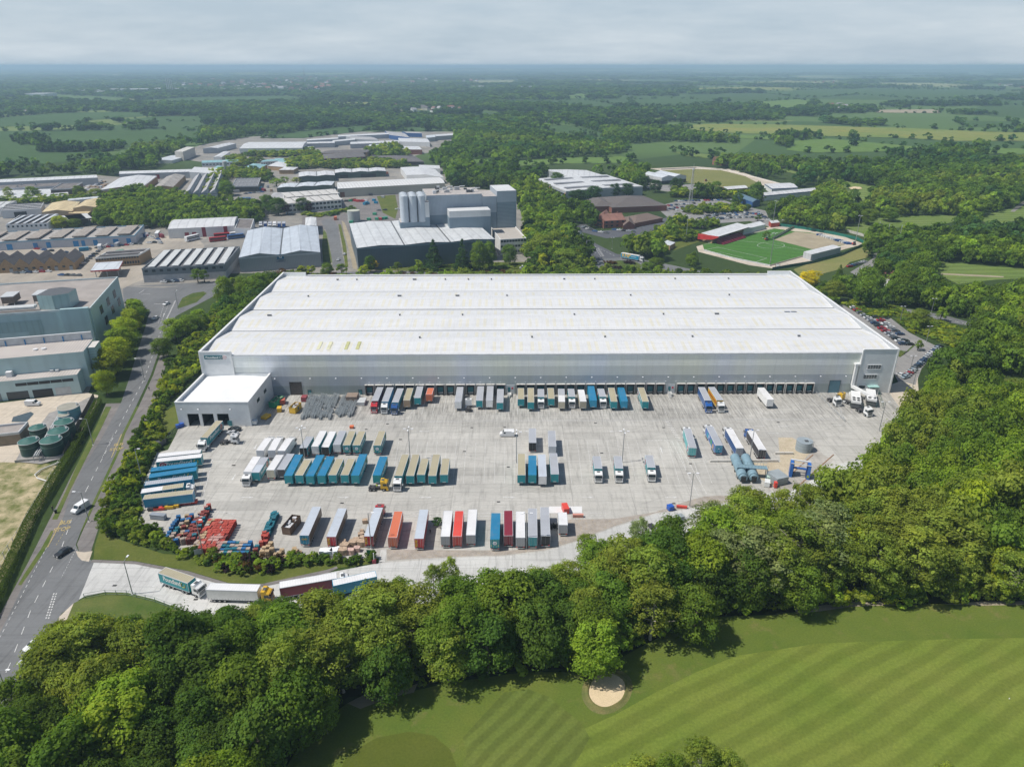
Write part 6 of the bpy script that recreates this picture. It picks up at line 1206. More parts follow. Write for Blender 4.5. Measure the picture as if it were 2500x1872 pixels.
def treelabel(x,y,h,col,kn,place):
    p=topx(x,y,h*.6); c=sorted(LMK.items(),key=lambda k:(k[1][0]-p[0])**2+((k[1][1]-p[1])*1.3)**2)[:4]
    kn2={'broad':'broadleaf tree','airy':'airy light-barked tree','conifer':'conical evergreen','column':'slim poplar','young':'small tree','mid':'round tree','bush':'bush'}[kn]
    size='tall ' if h>15 else 'low ' if h<9 else ''
    def dr(q): 
        dx=p[0]-q[0];dy=p[1]-q[1]; a=math.atan2(-dy,dx); return ['right of','upper right of','above','upper left of','left of','lower left of','below','lower right of'][int(round(a/(PI/4)))%8]
    for i in range(4):
        l='%s%s %s %s the %s'%(size,col,kn2,dr(c[i][1]),c[i][0])
        for v in ('',' %s'%place):
            if (l+v) not in USED and len((l+v).split())<=16: USED[l+v]=1; return l+v
    for i in range(3):
        l='%s%s %s between the %s and the %s'%(size,col,kn2,c[i][0],c[i+1][0])
        if l not in USED and len(l.split())<=16: USED[l]=1; return l
    return '%s%s %s %s the %s'%(size,col,kn2,dr(c[0][1]),c[0][0])
def tree(x,y,kn,col,h=None,w=None,place='',lean=0,seed=None,label=None,name=None,group='trees of the near wood'):
    i=NT[0]; NT[0]+=1; r=random.Random(seed if seed is not None else i); cm,tm,H0,R0=KINDS[kn][r.randrange(len(KINDS[kn]))]
    h=h or H0*r.uniform(.85,1.15); w=w or R0*(h/H0)*r.uniform(.95,1.15)
    nm=name or {'broad':'broadleaf_tree','airy':'airy_tree','conifer':'conifer_tree','column':'poplar_tree','young':'young_tree','mid':'round_tree'}[kn]
    e=empty(nm,(x,y,0),r.uniform(0,2*PI),label or treelabel(x,y,h,col,kn,place),'tree',group); sx_=r.uniform(.86,1.16); e.scale=(w/R0*sx_,w/R0/sx_,h/H0)
    c=link('crown',cm,e); g=GR[col]; j=r.uniform(.82,1.18); c.color=(g[0]*j*r.uniform(.93,1.07),g[1]*j,g[2]*j,1); link('trunk',tm,e); TREES.append((x,y,w)); return e
def tpx(px_,py_,*a,**k): g=P(px_,py_); return tree(g.x,g.y,*a,**k)
def scatter(poly,spacing,seed,mx=10**6):
    """points in a picture polygon (ground level), evenly spaced in metres"""
    pts=[P(a,b) for a,b in poly]; wp=[(p.x,p.y) for p in pts]; rr=random.Random(seed)
    x0,x1=min(p[0] for p in wp),max(p[0] for p in wp); y0,y1=min(p[1] for p in wp),max(p[1] for p in wp); out=[]; y=y0; k=0
    while y<y1:
        x=x0+(spacing/2 if k%2 else 0)
        while x<x1:
            a,b=x+rr.uniform(-.38,.38)*spacing,y+rr.uniform(-.38,.38)*spacing
            if inpoly(a,b,wp): out.append((a,b))
            x+=spacing
        y+=spacing*.87; k+=1
    return out
def nz(x,y,s,o=0): return math.sin(x/s+o)*math.cos(y/s*1.3-o)+.5*math.sin((x+y)/s*1.7+o*2)
BND=lambda x,y: inpoly(*topx(x,y),yard) or inpoly(*topx(x,y),acc)
# ---------------------------------------------------------------- masses of trees: one mesh each, every crown at its own place
def mass(pts,lod,name,label,extra=None):
    """pts: (x,y,h,w,color) arrays; lod: (nlobes,nleaf,leafscale)"""
    if len(pts)==0: return
    TM=[]
    for s_ in range(5):
        v,c=crown(300+s_+lod[1],1.0,1.55,.25,lod[0],lod[1],lod[2],'round',0,.25); TM.append((v,c))
    X=np.array([p[:4] for p in pts]); Cc=np.array([p[4] for p in pts]); rs=np.random.RandomState(len(pts)); kk=rs.randint(0,5,len(pts)); VV=[];CCc=[]
    for s_ in range(5):
        I=np.where(kk==s_)[0]
        if len(I)==0: continue
        v,c=TM[s_]; a=rs.uniform(0,2*PI,len(I)); ca,sa=np.cos(a)[:,None],np.sin(a)[:,None]; w_=X[I,3][:,None]; hh=X[I,2][:,None]/1.8
        x=(v[None,:,0]*ca-v[None,:,1]*sa)*w_+X[I,0][:,None]; y=(v[None,:,0]*sa+v[None,:,1]*ca)*w_+X[I,1][:,None]; z=np.maximum(v[None,:,2]*hh,.02)
        VV.append(np.stack([x,y,z],2).reshape(-1,3)); CCc.append((Cc[I][:,None,:]*c[None]).reshape(-1,3))
    me=quadmesh(name,np.concatenate(VV),np.concatenate(CCc)); o=bpy.data.objects.new(name,me); COL.objects.link(o); tag(o,label,None,None,'stuff'); return o
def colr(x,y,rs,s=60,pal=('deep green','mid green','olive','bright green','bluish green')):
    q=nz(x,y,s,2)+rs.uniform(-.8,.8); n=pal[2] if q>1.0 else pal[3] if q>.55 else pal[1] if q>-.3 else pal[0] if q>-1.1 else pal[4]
    g=GR[n]; j=rs.uniform(.75,1.25)*(.78 if y>800 else 1); return (g[0]*j*(.88 if y>800 else 1),g[1]*j,g[2]*j)  # far crowns darkened: cloud shade put into the leaf colour
# near wood: nearest 190 become individuals
cand=scatter(near_wood,6.4,5)
cand=[c for c in cand if topx(*c,16)[1]<1890 and -80<topx(*c,8)[0]<2600]
cand.sort(key=lambda c:c[0]**2+c[1]**2)
def pick(x,y,rr):
    q=nz(x,y,14,1)+rr.uniform(-.5,.5); px_=topx(x,y,8)
    if px_[0]<700: 
        return ('broad','mid green' if q>.4 else 'deep green' if q>-.5 else 'bright green' if px_[1]>1700 else 'olive')
    if px_[0]>2050: return ('broad','bright green' if q>.3 else 'mid green' if q>-.4 else 'olive') if px_[1]<1200 else ('airy','olive') if q>.1 else ('broad','yellow-green' if q>-.3 else 'mid green')
    if px_[0]>1650 and px_[1]<1400: return ('airy','olive' if q>-.2 else 'grey-green') if q>-.6 else ('broad','bright green')
    if q>.35: return ('airy','olive')
    return ('broad','mid green' if q>-.35 else 'deep green')
def maxh(x,y):
    """keep the tree tops under the canopy line seen in the photograph"""
    line_=[(-200,1800),(-100,1750),(20,1640),(60,1560),(130,1495),(200,1500),(330,1510),(480,1496),(560,1488),(610,1474),(700,1464),(760,1442),(850,1444),(930,1408),(1000,1420),(1100,1405),(1200,1395),(1300,1392),(1390,1360),(1400,1320),(1500,1312),(1600,1262),(1700,1240),(1800,1200),(1900,1190),(2000,1170),(2060,1130),(2100,1085),(2150,1035),(2200,965),(2260,900),(2300,860),(2700,850)]
    for h in (19,18,17,16,15,14,13,12,11,10,9,8,7,6,5,4.2,3.5):
        q=topx(x,y+h*.16,h*.97); ly=None
        for (a,b),(c,d) in zip(line_[:-1],line_[1:]):
            if a<=q[0]<=c: ly=b+(d-b)*(q[0]-a)/(c-a)
        if ly is None or q[1]>ly: return h
    return 0
rr=random.Random(9); NEARN=185; rest_near=[]
for n_,(x,y) in enumerate(cand):
    kn,col=pick(x,y,rr); mh=maxh(x,y); H0={'broad':13.5,'airy':17.5}[kn]*rr.uniform(.72,1.22); h=min(H0,mh+rr.uniform(-.6,.8))
    if mh<3: continue
    if h<5: kn='young'
    gp=topx(x,y); edge=not inpoly(gp[0],gp[1]+16,near_wood)
    if n_<NEARN: tree(x,y,kn,col,h,place='in the near wood',w=(max(3.4,h*.36) if kn!='young' else 2.6)*rr.uniform(.9,1.15))
    else: rest_near.append((x,y,h,col,kn))
ur=random.Random(55)
mass([(x,y,ur.uniform(2,5),ur.uniform(1.8,3.0),jit(GR[ur.choice(['deep green','mid green','olive','bright green'])],ur,.25)) for x,y in scatter(near_wood,4.0,56) if topx(x,y,3)[1]<1900 and maxh(x,y)>4],(9,150,.42),'undergrowth','dense undergrowth and saplings filling the near wood')
el_=[(955,1690),(1100,1652),(1280,1628),(1450,1618),(1600,1548),(1680,1500),(1750,1497),(1900,1492),(2000,1477),(2200,1467),(2500,1464),(2700,1462)]; ep=[]
for (a,b),(c,d) in zip(el_[:-1],el_[1:]):
    A=P(a,b);B_=P(c,d);k=int((B_-A).length/(1.5 if a>1850 else 3.2))
    for i in range(k): q=A+(B_-A)*((i+ur.random())/k); h_=ur.uniform(2.2,6.5) if a>1850 else ur.uniform(1.2,3.2); ep.append((q.x,q.y+ur.uniform(-.3,2.2),h_,h_*.42+.5,jit(GR[ur.choice(['mid green','bright green','olive','yellow-green','deep green'])],ur,.2)))
mass(ep,(14,420,.26),'edge_shrubs','shrubs and low boughs along the wood edge by the golf turf')
# special trees near
for (a,b,kn,col,h,w_) in [(1455,1640,'broad','bright green',13,5.2),(1075,1640,'broad','mid green',14,5),(800,1790,'broad','mid green',11,3.0),(1690,1560,'broad','mid green',13.5,5.2),(1100,1440,'airy','olive',9.5,2.6),(1060,1452,'airy','olive',9,2.3),(1432,1398,'airy','olive',12,3.0),(1560,1345,'airy','grey-green',10,3.3),(1800,1285,'airy','olive',13,4.6),(1700,1940,'airy','olive',13,3.6),(1765,1950,'airy','olive',11,3.4),(1560,1975,'airy','olive',11.5,3.8),(1630,1970,'broad','mid green',11,3.4),(2280,1985,'airy','olive',11.5,2.6),(1490,1990,'airy','olive',11,3),(950,1700,'broad','deep green',13,5)]: tpx(a,b,kn,col,h,w_,place='standing clear at the wood edge')
# individuals elsewhere (base pixel, kind, colour, height, radius)
IND=[(272,920,'broad','yellow-green',12,6.2),(290,890,'broad','yellow-green',11.5,5.6),(300,865,'broad','bright green',12,6.4),(312,838,'broad','yellow-green',12,6),(326,810,'broad','yellow-green',11,5.8),(335,785,'broad','bright green',11,5.4),(262,965,'broad','yellow-green',10,3.6),(262,890,'broad','mid green',9,4.5),
(430,830,'broad','bright green',10,6),(400,875,'broad','mid green',9,4.2),(470,815,'broad','mid green',9,5),(418,900,'young','deep green',5,2.6),(490,800,'broad','bright green',9,4.5),
(553,745,'broad','bright green',15,4.8),(600,740,'broad','mid green',14,5.2),(640,730,'broad','mid green',14,5.2),(575,770,'broad','mid green',10,5),(500,690,'young','mid green',7.5,2.8),(484,690,'young','mid green',8,3),
(738,672,'young','yellow-green',6,3),(760,672,'young','yellow-green',6,3),(800,675,'broad','mid green',8,4),(835,672,'young','bright green',7,3.4),(890,676,'young','yellow-green',7,3.4),(690,676,'young','bronze',5,3),
(905,665,'broad','deep green',10,3.6),(918,660,'young','golden',6,2.2),(1060,656,'conifer','dark',19,6.6),(1130,660,'conifer','dark',20,6.4),(1170,662,'broad','mid green',18,5),(1195,658,'broad','mid green',17,4.4),(1022,662,'young','bright green',7,2.6),(972,664,'young','mid green',6,2.6),
(1243,648,'broad','mid green',13,4.6),(1320,640,'broad','olive',17,9),(1350,625,'broad','olive',16,8),(1300,610,'broad','mid green',13,7),(1380,660,'broad','olive',13,7.5),(1410,650,'broad','mid green',12,6),(1370,600,'broad','mid green',12,6),
(1600,665,'broad','mid green',9,4.5),(1580,668,'broad','mid green',7,4),(1970,700,'broad','golden',9,5.6),(1985,690,'young','golden',7,4),(2045,690,'conifer','mid green',11,4),(2030,735,'broad','olive',11,6),(2120,625,'young','mid green',11,4),
(1850,540,'young','deep green',5,3.4),(2230,810,'young','bright green',5,2.2),(2155,777,'young','bright green',4,2.2),(2240,855,'young','mid green',4.5,2),(2295,785,'young','bright green',7,3),(2240,800,'broad','olive',9,4.6),
(2388,530,'young','deep green',9,4.5),(2395,508,'broad','grey-green',11,6),(2120,548,'broad','mid green',12,7),(2170,540,'broad','mid green',11,7),(1360,455,'broad','deep green',14,8),(1330,425,'broad','mid green',9,5),(1215,440,'young','mid green',8,5),
(1800,500,'broad','deep green',10,5),(1745,480,'broad','mid green',14,7),(1570,460,'broad','dark',12,7),(1530,480,'broad','dark',12,7),(1650,470,'broad','dark',14,7),(1600,470,'broad','dark',12,6),(1410,500,'broad','dark',13,8),(1450,490,'broad','dark',13,7),(1500,480,'broad','dark',12,6),
(655,520,'broad','deep green',15,7),(680,525,'broad','deep green',14,7),(740,518,'broad','deep green',12,7),(757,521,'young','purple',8,4),(702,525,'young','purple',8,4),(555,478,'broad','mid green',14,8),(430,478,'young','mid green',8,5),(320,482,'broad','mid green',10,6),(335,480,'young','mid green',9,5),
(83,488,'broad','mid green',12,7),(25,488,'airy','olive',12,5),(195,480,'broad','mid green',10,6),(235,482,'broad','olive',8,6),(150,560,'broad','yellow-green',10,6),(185,560,'broad','mid green',8,5),(675,455,'young','bright green',8,6),(697,450,'young','bright green',8,5),(725,448,'young','yellow-green',6,5),
(935,430,'young','deep green',6,4),(860,520,'young','deep green',6,4),(1045,640,'young','mid green',5,2.4),(1870,585,'young','mid green',6,3)]
for k_,(a,b,kn,col,h,w_) in enumerate(IND): tpx(a,b,kn,col,h,w_,place='near the warehouse surroundings',group='single trees around the estate')
for i in range(13):
    x=[2162,2171,2178,2190,2196,2255,2262,2270,2276,2300,2316,2340,2358][i]; y=[396,398,396,397,398,400,398,396,399,400,402,402,404][i]; tpx(x,y,'column','bluish green',19 if i<9 else 16,3.4,place='in the poplar row',group='poplars in the row before the red-earth field')
for i,(x,y) in enumerate([(303,1240),(282,1262),(262,1310),(340,1080),(330,1110),(322,1150),(300,1200),(352,1060)]): tpx(x,y,'conifer' if i<2 or i>4 else 'young','deep green' if i%2 else 'mid green',5.5,1.9,place='on the bank beside the main road',group='young trees on the road bank')
rs=random.Random(3)
mass([(x,y,h,max(3.2,h*.38),jit(GR[col],rs,.15)) for x,y,h,col,kn in rest_near],(30,2100,.135),'wood_canopy','continuous canopy of the wood right of the yard')
# everything else: test points against the clear picture polygons and building footprints
CL=[c for c in CLEAR]; BF=BCLR+[[(-124,228),(155,230),(155,376),(-124,376)]]
def clearmask(X,Y,zs=(0,)):
    m=np.zeros(len(X),bool)
    for z in zs[::-1]:
        d=Y*CS+(H-z)*SN; px_=1250+F*X/d; py=936-F*(Y*SN-(H-z)*CS)/d
        for c in CL: m|=inpolyv(px_,py,c)
        for c in BPX: m|=inpolyv(px_,py,c)
    m|=inpolyv(px_,py,near_wood)
    for b in BF:
        cx=sum(p[0] for p in b)/len(b); cy=sum(p[1] for p in b)/len(b); m|=inpolyv(X,Y,[(cx+(p[0]-cx)*1.06,cy+(p[1]-cy)*1.06) for p in b])
    m|=(px_<-60)|(px_>2600)
    for tx,ty,tw in TREES: m|=((X-tx)**2+(Y-ty)**2<(tw*.9)**2)
    return ~m,px_,py
def field_pts(y0,y1,sp,seed,dens=1.0):
    rs=np.random.RandomState(seed); out=[]; 
    xs=np.arange(-.78*y1,.78*y1,sp); ys=np.arange(y0,y1,sp*.87); X,Y=np.meshgrid(xs,ys); X=X.ravel()+rs.uniform(-.42,.42,X.size)*sp; Y=Y.ravel()+rs.uniform(-.42,.42,X.size)*sp
    k=(np.abs(X)<.76*Y+30)&(rs.rand(X.size)<dens); return X[k],Y[k]
VISY=lambda x,y: True
# mid distance (right-hand woods, belts among the buildings)
def zonepts(y0,y1,sp,seed,h0,h1,ws,zs=(0,4,8,12)):
    X,Y=field_pts(y0,y1,sp,seed); m,px_,py=clearmask(X,Y,zs); out=[]; rr=random.Random(seed)
    for x,y,a,b in zip(X[m],Y[m],px_[m],py[m]):
        h=rr.uniform(h0,h1); 
        if a<560 and b>690 and b<1400:   # bank with shrubs only
            continue
        if 1430<a<2100 and 640<b<720 : h=min(h,7)
        if 230<a<2080 and 655<b<700: h=min(h,3.0)
        if 1940<a<2330 and 690<b<860: h=rr.uniform(1.2,2.6) if b>745+(a-2060)*.16 else h
        if b<470 and 1600<a and nz(x,y,45,5)<-.75: continue
        if y>700 and nz(x,y,150,3)<(-.75 if y<900 else (-.25 if x>.1*y else -.9)) and not (x<-.15*y and y<1000): continue
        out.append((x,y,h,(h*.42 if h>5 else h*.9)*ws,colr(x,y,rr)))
    return out
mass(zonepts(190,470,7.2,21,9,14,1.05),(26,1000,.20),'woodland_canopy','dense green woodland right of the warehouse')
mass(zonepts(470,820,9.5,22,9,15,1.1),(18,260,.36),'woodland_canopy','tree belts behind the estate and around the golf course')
mass(zonepts(820,1500,12.5,23,9,15,1.25),(10,54,.8),'distant_woods','woods beyond the estate with cloud shade put into their colour')
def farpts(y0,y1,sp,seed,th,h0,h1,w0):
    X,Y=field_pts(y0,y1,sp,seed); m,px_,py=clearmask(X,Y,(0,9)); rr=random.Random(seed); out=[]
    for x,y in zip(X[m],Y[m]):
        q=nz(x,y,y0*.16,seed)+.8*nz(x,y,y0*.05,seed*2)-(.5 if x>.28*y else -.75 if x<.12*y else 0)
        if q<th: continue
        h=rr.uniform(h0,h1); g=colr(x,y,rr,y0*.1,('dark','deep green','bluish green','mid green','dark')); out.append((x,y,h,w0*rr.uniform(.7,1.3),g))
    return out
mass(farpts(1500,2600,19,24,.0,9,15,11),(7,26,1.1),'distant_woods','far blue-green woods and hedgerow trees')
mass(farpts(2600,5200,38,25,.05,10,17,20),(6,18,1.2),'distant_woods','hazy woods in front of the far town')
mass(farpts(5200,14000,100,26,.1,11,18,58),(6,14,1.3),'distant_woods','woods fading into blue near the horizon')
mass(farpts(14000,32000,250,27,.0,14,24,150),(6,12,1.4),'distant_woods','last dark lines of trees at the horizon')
# hedgerow trees round the fields
hd=[];rr=random.Random(77)
for n_,p,m_ in fields[:36]:
    for (a,b),(c,d) in zip(p,p[1:]+p[:1]):
        A=P(a,b);B_=P(c,d);L_=(B_-A).length; k=int(L_/(7+A.y*.006))
        if A.y<700: continue
        for i in range(k):
            if rr.random()<.35: continue
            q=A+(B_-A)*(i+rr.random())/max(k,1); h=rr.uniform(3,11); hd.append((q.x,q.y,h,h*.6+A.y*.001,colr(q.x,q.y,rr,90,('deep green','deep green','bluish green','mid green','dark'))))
for (poly,n) in (([(30,346),(60,340),(120,338),(135,350),(130,356),(40,356)],40),([(80,372),(130,366),(300,362),(300,368),(140,374)],60),([(2165,208),(2280,210),(2282,222),(2170,220)],60),([(1890,335),(1990,332),(1990,340),(1900,340)],30),([(2070,335),(2085,330),(2090,358),(2072,358)],4)):
    A=[P(*q) for q in poly]; x0,x1=min(q.x for q in A),max(q.x for q in A); y0,y1=min(q.y for q in A),max(q.y for q in A); wp=[(q.x,q.y) for q in A]; c=0
    while c<n:
        x,y=rr.uniform(x0,x1),rr.uniform(y0,y1)
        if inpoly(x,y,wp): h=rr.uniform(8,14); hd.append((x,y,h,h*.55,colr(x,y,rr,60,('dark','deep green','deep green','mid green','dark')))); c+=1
mass(hd,(8,40,.9),'hedgerow_trees','hedgerow trees and copses along the far fields')
# shrubs: banks and borders
def shrubs(poly,sp,seed,h0,h1,pal,name,label):
    rr=random.Random(seed); mass([(x,y,rr.uniform(h0,h1),sp*rr.uniform(.55,.95),jit(GR[rr.choice(pal)],rr,.2)) for x,y in scatter(poly,sp,seed)],(12,230,.42),name,label)
bank=[(540,745),(600,700),(700,672),(760,668),(700,700),(620,770),(560,830),(500,870),(490,905),(450,945),(412,985),(382,1030),(400,1064),(398,1085),(380,1105),(345,1180),(330,1210),(300,1215),(250,1262),(262,1220),(300,1150),(345,1060),(378,1000),(400,930),(420,905),(450,850),(470,810),(500,780)]
shrubs(bank,2.3,31,1.6,3.8,['mid green','olive','yellow-green','deep green','olive'],'bank_shrubs','shrub-covered bank between main road and warehouse')
shrubs([(250,1262),(300,1215),(333,1210),(340,1262),(330,1282),(395,1292),(400,1332),(470,1356),(560,1370),(640,1372),(560,1392),(480,1370),(400,1340),(300,1322),(262,1300)],2.2,32,1.3,3.2,['mid green','olive','deep green','bright green'],'bank_shrubs','rounded shrubs in the yard corner above the access road')
shrubs([(520,1372),(560,1372),(700,1366),(700,1378),(660,1398),(600,1405),(540,1398)],2.0,33,1.6,3.0,['dark plum','bronze','mid green','bright green'],'border_shrubs','purple, bronze and green border shrubs beside the lawn')
shrubs([(700,1364),(850,1366),(920,1362),(920,1372),(840,1380),(700,1384)],1.9,34,1.2,2.6,['mid green','deep green','bright green'],'border_shrubs','low green hedge shrubs under the bales')
shrubs([(2045,735),(2120,735),(2200,757),(2290,785),(2380,815),(2330,850),(2300,835),(2225,812),(2180,772),(2120,775)],2.6,35,.7,1.7,['olive','mid green','yellow-green'],'bank_shrubs','shrubs between the staff car park and the road')
shrubs([(560,690),(700,673),(860,676),(1290,668),(1290,674),(700,690),(600,712)],3.2,36,1.5,3.2,['mid green','olive','bright green','bronze'],'border_shrubs','shrub border behind the warehouse roof')
shrubs([(1290,666),(1420,668),(1900,690),(2040,735),(2030,760),(1960,720),(1880,698),(1500,690),(1290,680)],4.0,37,3.0,7.0,['mid green','olive','bright green','deep green'],'border_shrubs','tree belt shrubs right behind the warehouse')
shrubs([(1000,655),(1290,645),(1290,655),(1000,664)],4,38,.8,1.8,['mid green','olive'],'border_shrubs','low shrubs on the factory lawn')
for k,(a,b,c) in enumerate([(1492,643,'bronze'),(1498,655,'dark plum'),(1540,643,'dark plum'),(1538,656,'mid green')]): g=P(a,b); mass([(g.x+random.uniform(-4,4),g.y+random.uniform(-2,2),1.4,2.2,GR[c]) for _ in range(6)],(10,120,.45),'island_shrubs','shrub patch with %s leaves on the roundabout island'%c)
shrubs([(250,500),(330,470),(480,500),(640,515),(640,545),(480,560),(350,560),(240,555)],6,39,7,11,['mid green','deep green','bright green','mid green'],'tree_belt','thick tree belt between the depot and the yellow roofs')
shrubs([(400,515),(360,545),(240,552),(250,520),(300,505)],6,40,6,10,['mid green','bright green'],'tree_belt','brighter trees at the left end of the estate belt')
for q,(pl_,sp_,h0_,h1_) in enumerate([([(515,432),(560,421),(640,426),(672,440),(640,446),(560,434),(545,455),(525,480),(500,486),(505,460)],6,5,10),([(700,404),(780,378),(790,396),(900,396),(1000,404),(1000,412),(880,413),(760,413),(700,417)],6.5,5,9),([(600,371),(760,369),(770,379),(700,385),(600,383)],7,4,8),([(893,374),(960,362),(1000,381),(925,388)],7,6,12),([(560,388),(598,388),(600,400),(640,392),(640,396),(590,408),(556,404)],7,4,8),([(445,478),(470,478),(540,480),(560,476),(565,486),(460,492),(380,486),(380,482)],6,3,6),([(0,492),(130,488),(200,484),(240,490),(200,494),(120,498),(0,502)],5.5,3,6),([(745,520),(790,522),(860,510),(860,516),(790,530),(745,528)],5,1,3),([(232,870),(246,900),(235,950),(225,960),(225,920),(215,880)],5,5,9),([(320,735),(345,745),(345,765),(325,765),(318,750)],3,1.5,3),([(1700,575),(1650,560),(1600,570),(1640,590),(1700,590)],5,3,7),([(1630,548),(1700,562),(1760,552),(1760,548),(1700,548),(1640,540)],5,3,7),([(1290,560),(1400,600),(1430,640),(1440,660),(1300,664),(1285,600)],7,7,13),([(1665,516),(1720,509),(1790,508),(1835,513),(1790,519),(1720,523),(1685,525)],5,3,6),([(1640,470),(1700,478),(1800,476),(1870,490),(1800,486),(1700,486),(1640,482)],6,4,8)]):
    shrubs(pl_,sp_,60+q,h0_,h1_,['mid green','deep green','bright green','olive','yellow-green'],'tree_belt','group of bushy trees %s among the estate buildings'%ORD[q])
# the clipped hedge along the main road
hp=[(242,985),(176,1112),(130,1185),(81,1264),(27,1385),(-30,1520)]
vs=[];cs_=[];rsn=np.random.RandomState(8)
for a,b in zip(hp[:-1],hp[1:]):
    A=P(*a);B_=P(*b);d=(B_-A);L_=d.length;d.normalize();n_=Vector((-d.y,d.x,0)); k=int(L_*190)
    t=rsn.uniform(0,L_,k); f=rsn.uniform(0,1,k); top=f<.42; s_=rsn.uniform(-1.15,1.15,k); zz=rsn.uniform(.1,2.1,k); side=np.where(rsn.rand(k)<.5,-1,1)
    off=np.where(top,s_,side*1.15); z=np.where(top,2.1+rsn.uniform(-.12,.12,k),zz); off=off+rsn.uniform(-.08,.08,k)
    c=np.array(A)[None,:]+np.array(d)[None,:]*t[:,None]+np.array(n_)[None,:]*off[:,None]; c[:,2]=z
    nr=np.where(top[:,None],np.array([[0,0,1.]]),np.array(n_)[None,:]*side[:,None]); q,cc=leaves(c,nr,rsn.uniform(.2,.42,k),(np.array([[.085,.13,.022]])*rsn.uniform(.75,1.3,(k,1))),rsn); vs.append(q);cs_.append(cc)
o=bpy.data.objects.new('hedge',quadmesh('hedge',np.concatenate(vs),np.concatenate(cs_))); COL.objects.link(o); tag(o,'long clipped hedge between the main road and the works','hedge')
# ---------------------------------------------------------------- lamps and masts
def lamp(b,h,arms,label,name='street_lamp',ang=0,arm=1.6,group='lamp posts',r=.09,double=False):
    g=P(*b); e=empty(name,(g.x,g.y,0),ang,label,'lamp post',group)
    link('pole',cached(('pole',h,r),lambda:MB().cyl((0,0),r*1.5,0,h,M('galvanised',(.36,.38,.39),.45,.08,2,.5),10,r).box(-.3,.3,-.3,.3,0,.12,C_road).mesh('pole')),e)
    for k in range(arms):
        a=2*PI*k/arms; m=cached(('arm',arm),lambda:(MB().tube([(0,0,0),(arm*.6,0,.15),(arm,0,.18)],.05,M('galvanised',(.36,.38,.39)),6).mesh('arm'),MB().box(-.1,.75,-.2,.2,-.09,.05,M('lamp_white',(.85,.86,.88))).mesh('lamp_head')))
        q=link('arm',m[0],e,(0,0,h),a); link('lamp_head',m[1],q,(arm,0,.18))
    return e
for b,ang,l in [((228,1086),180,'street lamp beside the upper bus stop box'),((218,1273),180,'street lamp beside the white van on the main road'),((31,1725),0,'street lamp at the bottom left of the main road'),((324,1450),90,'street lamp on the access road verge'),((354,930),180,'street lamp by the pavement below the roadside trees'),((436,756),90,'street lamp at the road junction')]: lamp(b,10,1,l,ang=R(ang))
for b,l,n in [((744.4,1119.5),'double lamp post behind the blue-roofed trailers',4),((1001.6,1122),'lamp post with four heads between the trailer lines',4),((1261,1130),'lamp post with four heads left of the centre trailers',4),((1519,1128.5),'lamp post with four heads between the teal box lorries',4),((1683.5,1237),'lamp post at the gravel corner of the yard',2),((1829.5,1126),'lamp post behind the white-roofed lorry',2),((2146,1052),'lamp post at the right yard edge by the trees',2),((906.7,1339),'lamp post in front of the red lorry',1),((1285,1340),'lamp post between white container and grey trailer',2),((348,1174),'lamp post on the left bank by the trailers',1),((497,1357),'lamp post behind the red pallet stacks',1)]: lamp(b,11.5,n,l,'yard_lamp',arm=.9,group='yard lamp posts',r=.1)
for b,l in [((2220,912),'lamp post in the staff car park lane'),((2261,836),'lamp post in the shrubs above the car park'),((2197,785),'lamp post beside the long car row'),((2228,945),'lamp post by the paved corner of the office tower'),((1344,612),'lamp post left of the roundabout road'),((1494,608),'lamp post in the hedge right of the roundabout road'),((2273,765),'lamp post on the far pavement by the wood')]: lamp(b,8,2,l,'car_park_lamp',arm=.6)
for b,h,l in [((1886,552),20,'floodlight mast behind the near goal end by the stand'),((1879.4,647.5),21,'floodlight mast in the near corner of the pitch'),((2088.5,590),19,'floodlight mast by the orange lift at the pitch corner'),((1674,590),19,'floodlight mast left of the grandstand')]:
    e=lamp(b,h,4,l,'floodlight_mast',arm=1.0,group='floodlight masts',r=.16)
g=P(1684,506); e=empty('lattice_mast',(g.x,g.y,0),0,'tall steel lattice mast above the stadium car park','mast'); mb=MB(); HH=34
for k in range(17):
    z0,z1=k*2,k*2+2; w0=1.5-z0*.03; w1=1.5-z1*.03; 
    for sx,sy in((1,1),(1,-1),(-1,-1),(-1,1)):
        mb.bar((sx*w0,sy*w0,z0),(sx*w1,sy*w1,z1),.16,.16,HVAC); mb.bar((sx*w0,sy*w0,z0),(sy*w1,-sx*w1,z1),.1,.1,HVAC); mb.bar((sx*w1,sy*w1,z1),(sy*w1,-sx*w1,z1),.1,.1,HVAC)
mb.build('lattice',e); MB().cyl((0,0),.9,HH-1,HH+.6,LG,12).cyl((0,0),.08,HH,HH+5,LG,6).build('antenna',e)
for i,(x,y) in enumerate([(2144,495),(2150,497),(2158,500),(2166,503),(2174,498),(2139,590),(2162,596),(2192,600)]):
    g=P(x,y); e=empty('net_post',(g.x,g.y,0),0,'tall %s net post %s in the golf practice fence'%('green' if i<5 else 'grey',ORD[i]),'post','net posts at the golf course'); MB().cyl((0,0),.14,0,15,M('net_post_green',(.05,.22,.18)) if i<5 else LG,8).build('pole',e); MB().box(-.3,.3,-.3,.3,0,.1,C_road).build('footing',e)
